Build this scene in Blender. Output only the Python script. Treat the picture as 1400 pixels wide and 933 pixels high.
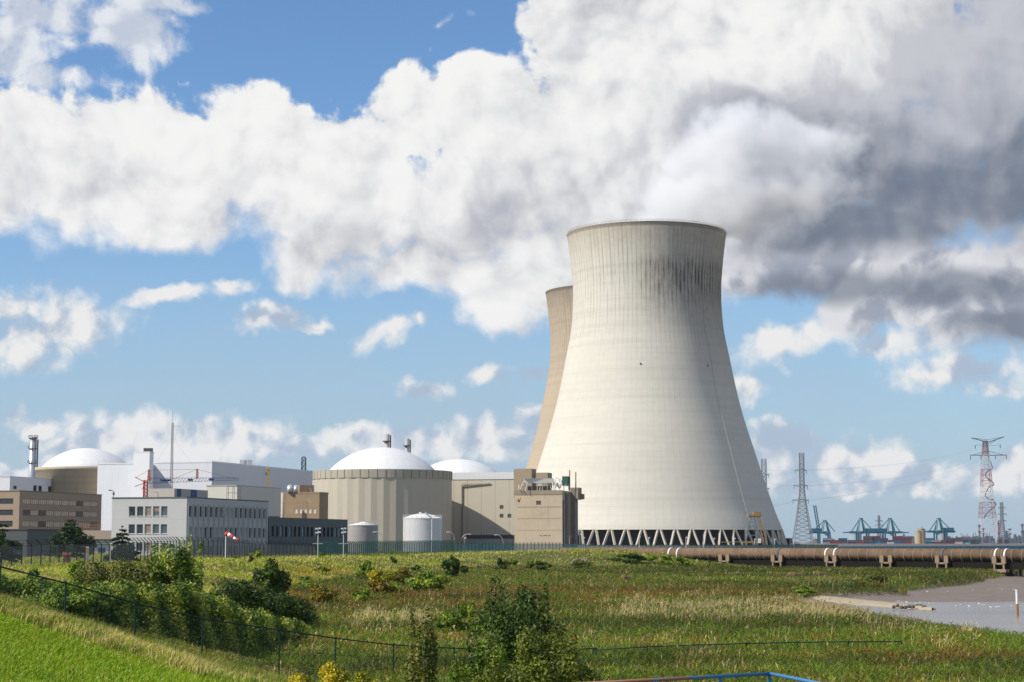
import bpy, math, random
import numpy as np
from mathutils import Vector, Matrix

for o in list(bpy.data.objects):
    bpy.data.objects.remove(o)
scene = bpy.context.scene
col = scene.collection
R = math.radians
rnd = random.Random(7)
rng = np.random.default_rng(11)

# ------------------------------------------------------------------ camera
F = 2490.0                      # focal length in pixels of the 1400 px wide photograph
PITCH = R(6.29)
EYE = 3.0
cam = bpy.data.cameras.new('camera')
cam.lens = 36.0 * F / 1400.0
cam.sensor_width = 36.0
cam.clip_start = 0.5
cam.clip_end = 20000
camo = bpy.data.objects.new('camera', cam)
camo.location = (0, 0, EYE)
camo.rotation_euler = (R(90) + PITCH, 0, 0)
col.objects.link(camo)
scene.camera = camo

# ------------------------------------------------------------------ render settings
scene.render.engine = 'CYCLES'
scene.cycles.use_denoising = True
try:
    scene.cycles.denoiser = 'OPENIMAGEDENOISE'
except Exception:
    pass
scene.cycles.max_bounces = 8
scene.cycles.diffuse_bounces = 3
scene.cycles.glossy_bounces = 3
scene.cycles.transparent_max_bounces = 12
scene.cycles.volume_bounces = 6
scene.cycles.caustics_reflective = False
scene.cycles.caustics_refractive = False
scene.view_settings.view_transform = 'Standard'
scene.view_settings.look = 'None'
scene.view_settings.gamma = 1
scene.view_settings.exposure = 0.0
scene.view_settings.use_curve_mapping = False

# ------------------------------------------------------------------ sun
SUN_AZ = R(-111.7)              # measured from +Y towards +X
SUN_EL = R(42)
sun = bpy.data.lights.new('sun', 'SUN')
sun.energy = 5.0
sun.angle = R(0.5)
sun.color = (1.0, 0.93, 0.83)
suno = bpy.data.objects.new('sun', sun)
sdir = Vector((math.sin(SUN_AZ) * math.cos(SUN_EL), math.cos(SUN_AZ) * math.cos(SUN_EL), math.sin(SUN_EL)))
suno.rotation_euler = sdir.to_track_quat('Z', 'Y').to_euler()
suno.location = (-300, -100, 300)
col.objects.link(suno)


def ray(px, py):
    """direction (x, y, z) of the view ray through a pixel of the photograph"""
    u, v = px - 700.0, 466.5 - py
    return Vector((u, F * math.cos(PITCH) - v * math.sin(PITCH), F * math.sin(PITCH) + v * math.cos(PITCH)))


def P(px, py, Y):
    d = ray(px, py)
    k = Y / d.y
    return Vector((d.x * k, Y, EYE + d.z * k))


def X_(px, Y, py=720):
    return P(px, py, Y).x


def Z_(py, Y, px=700):
    return P(px, py, Y).z


# ------------------------------------------------------------------ world: sky and clouds
world = bpy.data.worlds.new('World')
scene.world = world
world.use_nodes = True
wt = world.node_tree
for n in list(wt.nodes):
    wt.nodes.remove(n)


class NT:
    """small helper to write node graphs as expressions"""
    def __init__(self, tree):
        self.t = tree

    def new(self, kind, **kw):
        n = self.t.nodes.new(kind)
        for k, v in kw.items():
            setattr(n, k, v)
        return n

    def link(self, a, b):
        self.t.links.new(a, b)

    def put(self, sock, v):
        if isinstance(v, bpy.types.NodeSocket):
            self.t.links.new(v, sock)
        else:
            if hasattr(sock.default_value, '__len__') and not hasattr(v, '__len__'):
                v = (v,) * len(sock.default_value)
            if hasattr(sock.default_value, '__len__') and len(sock.default_value) == 4 and len(v) == 3:
                v = tuple(v) + (1,)
            sock.default_value = v

    def m(self, op, a, b=0.0, c=0.0, clamp=False):
        n = self.new('ShaderNodeMath', operation=op, use_clamp=clamp)
        self.put(n.inputs[0], a)
        self.put(n.inputs[1], b)
        self.put(n.inputs[2], c)
        return n.outputs[0]

    def vm(self, op, a, b=(0, 0, 0), out=0, scale=None):
        n = self.new('ShaderNodeVectorMath', operation=op)
        self.put(n.inputs[0], a)
        if op != 'LENGTH':
            self.put(n.inputs[1], b)
        if scale is not None:
            self.put(n.inputs['Scale'], scale)
        return n.outputs['Value'] if op in ('LENGTH', 'DOT_PRODUCT', 'DISTANCE') else n.outputs[0]

    def xyz(self, x, y, z):
        n = self.new('ShaderNodeCombineXYZ')
        self.put(n.inputs[0], x); self.put(n.inputs[1], y); self.put(n.inputs[2], z)
        return n.outputs[0]

    def sep(self, v):
        n = self.new('ShaderNodeSeparateXYZ')
        self.put(n.inputs[0], v)
        return n.outputs

    def mapping(self, v, loc=(0, 0, 0), rot=(0, 0, 0), scale=(1, 1, 1)):
        n = self.new('ShaderNodeMapping')
        self.put(n.inputs[0], v)
        n.inputs[1].default_value = loc
        n.inputs[2].default_value = rot
        n.inputs[3].default_value = scale
        return n.outputs[0]

    def noise(self, v, scale, detail=4, rough=0.5, dist=0.0, color=False, lac=2.0, dim='3D'):
        n = self.new('ShaderNodeTexNoise', noise_dimensions=dim)
        self.put(n.inputs['Vector'], v)
        n.inputs['Scale'].default_value = scale
        n.inputs['Detail'].default_value = detail
        n.inputs['Roughness'].default_value = rough
        n.inputs['Lacunarity'].default_value = lac
        n.inputs['Distortion'].default_value = dist
        return n.outputs['Color' if color else 'Fac']

    def voronoi(self, v, scale, detail=2, rough=0.5, feature='F1', dim='3D'):
        n = self.new('ShaderNodeTexVoronoi', feature=feature, voronoi_dimensions=dim)
        self.put(n.inputs['Vector'], v)
        n.inputs['Scale'].default_value = scale
        n.inputs['Detail'].default_value = detail
        n.inputs['Roughness'].default_value = rough
        if 'Smoothness' in n.inputs and feature == 'SMOOTH_F1':
            n.inputs['Smoothness'].default_value = 0.6
        return n.outputs['Distance']

    def ss(self, v, lo, hi, a=0.0, b=1.0):
        n = self.new('ShaderNodeMapRange', interpolation_type='SMOOTHSTEP')
        self.put(n.inputs['Value'], v)
        self.put(n.inputs['From Min'], lo)
        self.put(n.inputs['From Max'], hi)
        self.put(n.inputs['To Min'], a)
        self.put(n.inputs['To Max'], b)
        return n.outputs[0]

    def lin(self, v, lo, hi, a=0.0, b=1.0):
        n = self.new('ShaderNodeMapRange')
        self.put(n.inputs['Value'], v)
        self.put(n.inputs['From Min'], lo)
        self.put(n.inputs['From Max'], hi)
        self.put(n.inputs['To Min'], a)
        self.put(n.inputs['To Max'], b)
        return n.outputs[0]

    def mix(self, f, a, b, blend='MIX'):
        n = self.new('ShaderNodeMix', data_type='RGBA', blend_type=blend)
        self.put(n.inputs[0], f)
        self.put(n.inputs[6], a)
        self.put(n.inputs[7], b)
        return n.outputs[2]


def srgb(r, g, b):
    f = lambda c: c / 12.92 if c <= 0.04045 else ((c + 0.055) / 1.055) ** 2.4
    return (f(r / 255), f(g / 255), f(b / 255))


SKY_STRENGTH = 0.10


def build_world():
    w = NT(wt)
    sky = w.new('ShaderNodeTexSky', sky_type='NISHITA')
    sky.sun_disc = False
    sky.sun_elevation = SUN_EL
    sky.sun_rotation = SUN_AZ % (2 * math.pi)
    sky.altitude = 0
    sky.air_density = 1.0
    sky.dust_density = 0.6
    sky.ozone_density = 1.6
    tc = w.new('ShaderNodeTexCoord')
    D = w.vm('NORMALIZE', tc.outputs['Generated'])
    dx, dy, dz = w.sep(D)
    az = w.m('ARCTAN2', dx, dy)
    el = w.m('ARCSINE', dz)
    # the clouds are laid out on the sky sphere by azimuth and elevation
    pos = w.xyz(az, el, 0.0)
    def warp(scale, det, rough):
        a = w.noise(pos, scale, det, rough, dim='2D')
        b = w.noise(w.vm('ADD', pos, (3.7, 1.9, 0)), scale, det, rough, dim='2D')
        return w.xyz(a, b, 0.5)
    big = warp(11, 3, 0.55)
    fine = warp(45, 3, 0.6)
    wv = w.vm('ADD', w.vm('SCALE', w.vm('SUBTRACT', big, (0.5, 0.5, 0.5)), scale=0.050),
              w.vm('SCALE', w.vm('SUBTRACT', fine, (0.5, 0.5, 0.5)), scale=0.016))
    wp = w.vm('ADD', pos, wv)
    wp_soft = w.vm('ADD', pos, w.vm('SCALE', w.vm('SUBTRACT', big, (0.5, 0.5, 0.5)), scale=0.035))
    wp_small = w.vm('ADD', pos, w.vm('ADD', w.vm('SCALE', w.vm('SUBTRACT', big, (0.5, 0.5, 0.5)), scale=0.012),
                                     w.vm('SCALE', w.vm('SUBTRACT', fine, (0.5, 0.5, 0.5)), scale=0.014)))

    def sph(px, py):
        d = ray(px, py).normalized()
        return math.atan2(d.x, d.y), math.asin(d.z)

    self_prev = [None]

    def field(p, blobs, k=0.12):
        # each blob waits for the one before it (a tiny z term), which keeps the shader's memory small
        out = self_prev[0]
        qx, qy, _ = w.sep(p)
        for bi, (px, py, rx, ry, *rest) in enumerate(blobs):
            rot = R(rest[0]) if rest else 0.0
            wgt = rest[1] if len(rest) > 1 else 1.0
            a, e = sph(px, py)
            if abs(rot) < 0.05:
                q = w.xyz(qx, qy, w.m('MULTIPLY', out, 1e-6)) if out is not None else p
                n = w.new('ShaderNodeVectorMath', operation='MULTIPLY_ADD')
                w.put(n.inputs[0], q)
                n.inputs[1].default_value = (F / rx, F / ry, 1)
                n.inputs[2].default_value = (-a * F / rx, -e * F / ry, 0)
                v = w.m('SUBTRACT', wgt, w.vm('LENGTH', n.outputs[0]))
                out = v if bi == 0 else w.m('SMOOTH_MAX', out, v, k)
                continue
            n = w.new('ShaderNodeMapping', vector_type='TEXTURE')
            w.put(n.inputs[0], w.xyz(qx, qy, w.m('MULTIPLY', out, 1e-6)) if out is not None else p)
            n.inputs[1].default_value = (a, e, 0)
            n.inputs[2].default_value = (0, 0, rot)
            n.inputs[3].default_value = (rx / F, ry / F, 1)
            v = w.m('SUBTRACT', wgt, w.vm('LENGTH', n.outputs[0]))
            out = v if bi == 0 else w.m('SMOOTH_MAX', out, v, k)
        self_prev[0] = out
        return out

    # billow noise, sampled again a little towards the sun for relief
    def billow(v):
        a = w.noise(v, 20, 6, 0.58, dim='2D')
        b = w.voronoi(v, 26, 2, 0.6, dim='2D')
        return w.m('ADD', w.m('MULTIPLY', a, 1.0), w.m('MULTIPLY', b, -0.45))
    Dw = w.vm('ADD', pos, w.vm('SCALE', w.vm('SUBTRACT', big, (0.5, 0.5, 0.5)), scale=0.03))
    n0 = billow(Dw)
    frayn = w.m('SUBTRACT', w.noise(w.vm('ADD', Dw, (1.3, 0.7, 0)), 95, 5, 0.66, dim='2D'), 0.5)
    n0 = w.m('ADD', n0, w.m('MULTIPLY', frayn, 0.50))
    n1 = billow(w.vm('ADD', Dw, (-0.008, 0.008, 0)))
    relief = w.m('SUBTRACT', w.m('SUBTRACT', n0, w.m('MULTIPLY', frayn, 0.28)), n1)
    n2 = w.noise(w.vm('ADD', Dw, (-0.02, 0.025, 0)), 9, 2, 0.5, dim='2D')
    relief2 = w.m('SUBTRACT', w.noise(Dw, 9, 2, 0.5, dim='2D'), n2)

    white = [(40, 205, 150, 85, 0), (-30, 265, 130, 80, 0), (190, 225, 150, 105), (240, 300, 130, 60, 0), (330, 215, 130, 105),
             (120, 280, 120, 50), (450, 215, 130, 95), (560, 165, 85, 90), (480, 300, 170, 85), (430, 355, 75, 38),
             (680, 180, 110, 105), (640, 300, 180, 90), (600, 370, 190, 42), (790, 230, 170, 150), (700, 395, 100, 50),
             (830, 100, 130, 150), (790, 20, 95, 90), (960, 60, 220, 170), (1150, 40, 220, 130), (1010, 230, 240, 150), (800, 330, 190, 90), (890, 210, 200, 160)]
    grey_w = [(1200, 190, 250, 110, -8), (1340, 110, 210, 160, 0), (1330, 260, 260, 90, 0), (1190, 320, 250, 60, 5),
              (1000, 185, 125, 75, 0, 1.1), (1110, 250, 150, 95, 0), (1430, 60, 180, 170), (1440, 240, 180, 150)]
    low_grey = [(1130, 375, 230, 58, -3), (1330, 385, 230, 70, 0), (1400, 440, 150, 50, 0), (1240, 425, 150, 38, 0), (1080, 340, 140, 50, 0)]
    small = [(60, 455, 120, 55, 12), (10, 420, 60, 40), (30, 490, 45, 25), (240, 402, 95, 16, 6), (310, 392, 35, 14), (375, 435, 66, 24, 8), (432, 440, 28, 11),
             (530, 452, 62, 24, 22), (570, 435, 28, 18), (585, 532, 48, 20, 0), (670, 515, 45, 20, 0, 0.85), (735, 510, 40, 18, 0, 0.85),
             (1060, 470, 90, 36, 8), (1115, 450, 60, 30, 0), (1220, 472, 72, 30, 0), (1320, 512, 115, 30, -4), (1370, 535, 60, 22, 0), (1015, 530, 30, 22, 0), (1375, 350, 70, 28, 20)]
    top_left = [(50, 30, 150, 70, 0, 1.05), (180, 55, 105, 55, -12, 1.05), (240, 12, 100, 22, 0), (80, 120, 180, 36, 0, 0.85), (20, 90, 90, 50, 0, 0.9),
                (610, 40, 34, 20, 40, 0.45), (650, 22, 26, 14, 0, 0.45), (600, 75, 16, 30, 0, 0.3)]
    low = [(190, 598, 110, 42, 0), (110, 622, 90, 24, 0), (290, 600, 130, 40, 0), (390, 615, 80, 22, 0), (20, 570, 35, 24, 0), (50, 582, 24, 16),
           (10, 640, 90, 18), (500, 598, 60, 24, 0), (560, 602, 100, 28, 0), (640, 608, 80, 24), (700, 592, 90, 34, 0), (740, 575, 60, 32), (230, 640, 260, 22),
           (1080, 608, 62, 32, 0), (1150, 630, 120, 36, 0), (1240, 640, 70, 24, 0), (1150, 665, 150, 18), (1345, 650, 60, 24, 0), (1395, 635, 50, 26)]

    fw = w.m('ADD', field(wp, white), w.m('MULTIPLY', w.m('SUBTRACT', n0, 0.28), 0.62))
    fg = w.m('ADD', field(wp_soft, grey_w), w.m('MULTIPLY', w.m('SUBTRACT', n0, 0.22), 0.7))
    flg = w.m('ADD', field(wp_soft, low_grey), w.m('MULTIPLY', w.m('SUBTRACT', n0, 0.22), 0.7))
    fs = w.m('ADD', field(wp_small, small), w.m('MULTIPLY', w.m('SUBTRACT', n0, 0.26), 1.2))
    ft = w.m('ADD', field(wp_soft, top_left), w.m('MULTIPLY', w.m('SUBTRACT', n0, 0.26), 1.5))
    fl = w.m('ADD', field(wp_small, low), w.m('MULTIPLY', w.m('SUBTRACT', n0, 0.26), 1.3))
    # gentle veils and far banks all round the sky so that other views look alike

    # ------- colours: lit tops, shaded undersides
    K = 1.0 / SKY_STRENGTH
    sc = lambda c, k=1.0: tuple(x * K * k for x in c)
    lit = sc((0.92, 0.915, 0.905))
    mid = sc((0.40, 0.42, 0.48))
    gry = sc((0.34, 0.37, 0.45))
    drk = sc((0.165, 0.195, 0.255))
    shade = w.m('ADD', w.m('MULTIPLY', relief, 2.6), w.m('MULTIPLY', relief2, 1.1))

    # white bank: brighter where thin and high, greyer towards its base
    base_shade = field(wp_soft, [(560, 345, 230, 38, 0), (700, 300, 120, 60, 0), (790, 8, 75, 34, 0, 1.1), (60, 240, 90, 30, 0, 0.8), (850, 290, 140, 60, 0), (350, 310, 100, 40, 0, 0.7), (830, 150, 30, 20, 0, 0.6)], 0.2)
    bs = w.m('MULTIPLY', w.ss(base_shade, -1.3, 1.3), 0.46)
    tw = w.m('SUBTRACT', w.m('ADD', w.m('ADD', 0.83, w.m('MULTIPLY', shade, 0.34)), w.m('MULTIPLY', w.m('SUBTRACT', n0, 0.3), 0.45)), bs)
    tw = w.ss(tw, -0.55, 1.02)
    cw = w.mix(tw, mid, lit)
    # grey mass on the right
    gdark = field(wp_soft, [(1300, 250, 190, 62, 0, 1.1), (1190, 320, 140, 34, 0), (1120, 240, 90, 60, 0, 1.1), (1010, 175, 90, 40, 0, 0.8), (1400, 230, 100, 80, 0, 1.1)], 0.2)
    gl = w.m('ADD', w.m('SUBTRACT', 0.95, w.ss(gdark, -0.75, 0.75, 0, 1.05)), w.m('MULTIPLY', shade, 0.34))
    cg = w.mix(w.ss(gl, -0.35, 1.15), drk, sc((0.56, 0.57, 0.62)))
    cl_ = w.mix(w.ss(w.m('ADD', 0.48, w.m('MULTIPLY', shade, 1.6)), -0.35, 1.3), gry, sc((0.74, 0.75, 0.78)))
    low_dark = w.ss(field(wp_soft, [(1330, 400, 130, 30, 0), (1150, 400, 140, 24, 0), (1400, 455, 90, 24, 0)], 0.2), -0.3, 0.6)
    cl_ = w.mix(w.m('MULTIPLY', low_dark, 0.75), cl_, drk)
    cs = w.mix(w.ss(w.m('ADD', 0.62, w.m('MULTIPLY', shade, 1.8)), -0.4, 1.2), sc((0.42, 0.50, 0.62)), sc((0.90, 0.88, 0.85)))
    clow = w.mix(w.ss(w.m('ADD', 0.50, w.m('MULTIPLY', shade, 1.8)), -0.4, 1.2), sc((0.42, 0.51, 0.64)), sc((0.90, 0.885, 0.865)))

    skyc = w.mix(1.0, sky.outputs[0], (0.84, 1.12, 1.40), 'MULTIPLY')
    c = skyc
    # pale bluish veil towards the horizon
    veil = w.m('MULTIPLY', w.ss(el, 0.0, 0.20, 1.0, 0.0), w.lin(w.noise(pos, 7, 3, 0.55, dim='2D'), 0.3, 0.7, 0.55, 1.0), clamp=True)
    c = w.mix(veil, c, sc((0.40, 0.52, 0.65)))
    c = w.mix(w.m('MULTIPLY', w.ss(fl, -0.30, 0.35), 0.92), c, clow)
    c = w.mix(w.m('MULTIPLY', w.ss(fs, -0.15, 0.6), 0.93), c, cs)
    c = w.mix(w.m('MULTIPLY', w.ss(ft, -0.05, 0.6), 0.85), c, w.mix(w.ss(w.m('ADD', 0.6, w.m('MULTIPLY', shade, 1.4)), -0.3, 1.2), sc((0.60, 0.64, 0.72)), sc((0.88, 0.89, 0.90))))
    c = w.mix(w.ss(flg, -0.15, 0.4), c, cl_)
    e_hi, e_lo = sph(700, 215)[1], sph(700, 330)[1]
    soft = w.ss(el, e_lo, e_hi, 1.0, 0.0)           # ragged crisp tops, soft trailing bases
    c = w.mix(w.ss(fw, w.m('MULTIPLY_ADD', soft, -0.20, -0.02), w.m('MULTIPLY_ADD', soft, 0.26, 0.17)), c, cw)
    c = w.mix(w.m('MULTIPLY', w.ss(fg, -0.05, 0.45), 0.98), c, cg)
    bg = w.new('ShaderNodeBackground')
    bg.inputs['Strength'].default_value = SKY_STRENGTH
    w.link(c, bg.inputs['Color'])
    # the rest of the sky, away from the plant: broken cloud of the same colours, in cheaper noise
    back = w.noise(D, 3.2, 5, 0.6)
    c2 = w.mix(w.ss(el, 0.0, 0.17, 0.8, 0.0), skyc, sc((0.34, 0.475, 0.62)))
    c2 = w.mix(w.ss(back, 0.47, 0.60), c2, w.mix(w.lin(back, 0.5, 0.75), sc((0.85, 0.84, 0.83)), sc((0.40, 0.43, 0.5))))
    bg2 = w.new('ShaderNodeBackground')
    bg2.inputs['Strength'].default_value = SKY_STRENGTH
    w.link(c2, bg2.inputs['Color'])
    outside = w.m('MAXIMUM', w.m('MAXIMUM', w.ss(w.m('ABSOLUTE', az), 0.40, 0.55), w.ss(el, 0.36, 0.50)), w.ss(el, -0.03, -0.02, 1.0, 0.0), clamp=True)
    msh = w.new('ShaderNodeMixShader')
    w.link(outside, msh.inputs[0])
    w.link(bg.outputs[0], msh.inputs[1])
    w.link(bg2.outputs[0], msh.inputs[2])
    outn = w.new('ShaderNodeOutputWorld')
    w.link(msh.outputs[0], outn.inputs['Surface'])
    world.cycles.sampling_method = 'MANUAL'
    world.cycles.sample_map_resolution = 512


build_world()

# ================================================================== object helpers
ORG = {}


def thing(name, label, cat, loc, group=None):
    o = bpy.data.objects.new(name, None)
    o.empty_display_size = 0.5
    col.objects.link(o)
    o.location = loc
    o['label'] = label
    o['category'] = cat
    if group:
        o['group'] = group
    ORG[o.name] = Vector(loc)
    return o


def tag(o, label=None, cat=None, group=None, kind=None):
    if label: o['label'] = label
    if cat: o['category'] = cat
    if group: o['group'] = group
    if kind: o['kind'] = kind
    return o


def copy_tree(o, parent=None):
    c = o.copy()
    col.objects.link(c)
    if parent is not None:
        c.parent = parent
    for ch in o.children:
        copy_tree(ch, c)
    return c


class MB:
    """collects faces in world coordinates; build() links them as one mesh object"""
    def __init__(self):
        self.v = []
        self.f = []
        self.s = []

    def quad(self, *pts, smooth=False):
        b = len(self.v)
        self.v += [tuple(p) for p in pts]
        self.f.append(tuple(range(b, b + len(pts))))
        self.s.append(smooth)
        return self

    def box(self, c, size, rz=0.0, tilt=None):
        x, y, z = size[0] / 2, size[1] / 2, size[2] / 2
        ca, sa = math.cos(rz), math.sin(rz)
        b = len(self.v)
        for dz in (-z, z):
            for dx, dy in ((-x, -y), (x, -y), (x, y), (-x, y)):
                self.v.append((c[0] + dx * ca - dy * sa, c[1] + dx * sa + dy * ca, c[2] + dz))
        for f in ((0, 3, 2, 1), (4, 5, 6, 7), (0, 1, 5, 4), (1, 2, 6, 5), (2, 3, 7, 6), (3, 0, 4, 7)):
            self.f.append(tuple(b + i for i in f)); self.s.append(False)
        return self

    def prism(self, poly, z0, z1):
        """vertical prism on a footprint; z0 / z1 numbers or per-point lists"""
        n = len(poly)
        area = sum(poly[i][0] * poly[(i + 1) % n][1] - poly[(i + 1) % n][0] * poly[i][1] for i in range(n))
        if area < 0:
            poly = poly[::-1]
        b = len(self.v)
        self.v += [(p[0], p[1], z0) for p in poly] + [(p[0], p[1], z1) for p in poly]
        for i in range(n):
            j = (i + 1) % n
            self.f.append((b + i, b + j, b + n + j, b + n + i)); self.s.append(False)
        self.f.append(tuple(b + n + i for i in range(n))); self.s.append(False)
        self.f.append(tuple(b + i for i in reversed(range(n)))); self.s.append(False)
        return self

    def bar(self, a, b_, w, h=None, n=4, smooth=False):
        """straight bar (4 sides) or rod (n sides) from a to b"""
        a, b_ = Vector(a), Vector(b_)
        d = (b_ - a)
        if d.length < 1e-6:
            return self
        d.normalize()
        up = Vector((0, 0, 1)) if abs(d.z) < 0.95 else Vector((0, 1, 0))
        s = d.cross(up).normalized()
        t = s.cross(d).normalized()
        h = h or w
        i0 = len(self.v)
        for p in (a, b_):
            for k in range(n):
                an = 2 * math.pi * (k + 0.5) / n
                q = 1 / math.cos(math.pi / n) if n == 4 else 1
                self.v.append(tuple(p + s * math.cos(an) * w / 2 * q + t * math.sin(an) * h / 2 * q))
        for k in range(n):
            l = (k + 1) % n
            self.f.append((i0 + k, i0 + n + k, i0 + n + l, i0 + l)); self.s.append(smooth)
        self.f.append(tuple(i0 + k for k in range(n))); self.s.append(False)
        self.f.append(tuple(i0 + n + k for k in reversed(range(n)))); self.s.append(False)
        return self

    def tube(self, pts, r, n=6):
        rs = r if hasattr(r, '__len__') else [r] * len(pts)
        pts = [Vector(p) for p in pts]
        i0 = len(self.v)
        m_ = len(pts)
        for i, p in enumerate(pts):
            d = (pts[min(i + 1, m_ - 1)] - pts[max(i - 1, 0)]).normalized()
            up = Vector((0, 0, 1)) if abs(d.z) < 0.95 else Vector((0, 1, 0))
            s = d.cross(up).normalized(); t = s.cross(d)
            for k in range(n):
                an = 2 * math.pi * k / n
                self.v.append(tuple(p + (s * math.cos(an) + t * math.sin(an)) * rs[i]))
        for i in range(m_ - 1):
            for k in range(n):
                l = (k + 1) % n
                self.f.append((i0 + i * n + k, i0 + (i + 1) * n + k, i0 + (i + 1) * n + l, i0 + i * n + l)); self.s.append(True)
        self.f.append(tuple(i0 + k for k in range(n))); self.s.append(False)
        self.f.append(tuple(i0 + (m_ - 1) * n + k for k in reversed(range(n)))); self.s.append(False)
        return self

    def lathe(self, cx, cy, prof, n=48, smooth=True, a0=0.0, a1=2 * math.pi, cap=True, wob=None):
        """prof: list of (radius, z) bottom to top, outside"""
        full = abs(a1 - a0 - 2 * math.pi) < 1e-6
        cnt = n if full else n + 1
        i0 = len(self.v)
        for (r, z) in prof:
            for k in range(cnt):
                an = a0 + (a1 - a0) * k / n
                rr = r if wob is None else r * wob(k)
                self.v.append((cx + rr * math.cos(an), cy + rr * math.sin(an), z))
        for i in range(len(prof) - 1):
            for k in range(n):
                l = (k + 1) % cnt
                self.f.append((i0 + i * cnt + k, i0 + i * cnt + l, i0 + (i + 1) * cnt + l, i0 + (i + 1) * cnt + k)); self.s.append(smooth)
        if cap and full:
            self.f.append(tuple(i0 + (len(prof) - 1) * cnt + k for k in range(cnt))); self.s.append(False)
            self.f.append(tuple(i0 + k for k in reversed(range(cnt)))); self.s.append(False)
        return self

    def lattice(self, base, top, w0, w1, n, r, rz=0.0, rb=None, prof=None):
        """square lattice mast with cross bracing"""
        base, top = Vector(base), Vector(top)
        rb = rb or r * 0.6
        lv = []
        for i in range(n + 1):
            t = i / n
            t2 = 1 - (1 - t) ** 1.0
            c = base.lerp(top, t2)
            w = (prof(t) if prof else w0 + (w1 - w0) * t) / 2
            lv.append([c + Vector(((x * math.cos(rz) - y * math.sin(rz)) * w, (x * math.sin(rz) + y * math.cos(rz)) * w, 0)) for x, y in ((-1, -1), (1, -1), (1, 1), (-1, 1))])
        for i in range(n):
            for k in range(4):
                l = (k + 1) % 4
                self.bar(lv[i][k], lv[i + 1][k], r)
                self.bar(lv[i][k], lv[i + 1][l], rb)
                self.bar(lv[i][l], lv[i + 1][k], rb)
                self.bar(lv[i + 1][k], lv[i + 1][l], rb)
        return self

    def build(self, name, mat, parent=None, origin=None):
        me = bpy.data.meshes.new(name)
        if parent is not None:
            org = ORG[parent.name]
        else:
            org = Vector(origin) if origin is not None else Vector((0, 0, 0))
        me.from_pydata([(v[0] - org.x, v[1] - org.y, v[2] - org.z) for v in self.v], [], self.f)
        me.polygons.foreach_set('use_smooth', self.s)
        me.update()
        if mat is not None:
            me.materials.append(mat)
        o = bpy.data.objects.new(name, me)
        col.objects.link(o)
        if parent is not None:
            o.parent = parent
            ORG[o.name] = org
        else:
            o.location = org
            ORG[o.name] = org
        return o


# ================================================================== materials
MATS = {}


def new_mat(name):
    m = bpy.data.materials.new(name)
    m.use_nodes = True
    t = m.node_tree
    for n in list(t.nodes):
        t.nodes.remove(n)
    w = NT(t)
    out = w.new('ShaderNodeOutputMaterial')
    b = w.new('ShaderNodeBsdfPrincipled')
    w.link(b.outputs[0], out.inputs['Surface'])
    return m, w, b, out


def surf(name, c, rough=0.8, var=0.12, scale=0.25, metal=0.0, bump=0.0, bscale=3.0, streak=0.0, stcol=None,
         hline=0.0, hspace=1.2, vline=0.0, vspace=3.0, spec=0.4, vdir=(1, 0), blotch=None):
    """weathered painted / concrete / metal surface: noise mottling, rain streaks and joint lines"""
    if name in MATS:
        return MATS[name]
    m, w, b, out = new_mat(name)
    tc = w.new('ShaderNodeTexCoord')
    v = tc.outputs['Object']
    n1 = w.noise(v, scale, 6, 0.6)
    n2 = w.noise(v, scale * 9, 4, 0.6)
    f = w.m('ADD', w.m('MULTIPLY', w.m('SUBTRACT', n1, 0.5), 2.2 * var), w.m('MULTIPLY', w.m('SUBTRACT', n2, 0.5), 1.2 * var))
    k = w.m('ADD', 1.0, f)
    colr = w.mix(1.0, tuple(c), w.xyz(k, k, k), 'MULTIPLY')
    if streak > 0:
        sv = w.mapping(v, scale=(1.0, 1.0, 0.06))
        s = w.ss(w.noise(sv, 0.9, 5, 0.65), 0.52, 0.75)
        s = w.m('MULTIPLY', s, streak)
        colr = w.mix(s, colr, stcol or tuple(x * 0.35 for x in c))
    if blotch:
        s = w.m('MULTIPLY', w.ss(w.noise(v, blotch[1], 5, 0.7), 0.55, 0.7), blotch[2])
        colr = w.mix(s, colr, blotch[0])
    if hline > 0:
        z = w.sep(v)[2]
        fr = w.m('FRACT', w.m('DIVIDE', w.m('ADD', z, 500.0), hspace))
        ln = w.m('MULTIPLY', w.m('LESS_THAN', fr, 0.07), hline)
        colr = w.mix(ln, colr, tuple(x * 0.45 for x in c))
    if vline > 0:
        sx, sy, _ = w.sep(v)
        u = w.m('ADD', w.m('MULTIPLY', sx, vdir[0]), w.m('MULTIPLY', sy, vdir[1]))
        fr = w.m('FRACT', w.m('DIVIDE', w.m('ADD', u, 500.0), vspace))
        ln = w.m('MULTIPLY', w.m('LESS_THAN', fr, 0.06), vline)
        colr = w.mix(ln, colr, tuple(x * 0.45 for x in c))
    w.link(colr, b.inputs['Base Color'])
    b.inputs['Roughness'].default_value = rough
    b.inputs['Metallic'].default_value = metal
    b.inputs['Specular IOR Level'].default_value = spec
    if bump > 0:
        bn = w.new('ShaderNodeBump')
        bn.inputs['Strength'].default_value = bump
        bn.inputs['Distance'].default_value = 0.1
        w.link(w.noise(v, bscale, 5, 0.6), bn.inputs['Height'])
        w.link(bn.outputs[0], b.inputs['Normal'])
    MATS[name] = m
    return m


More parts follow.
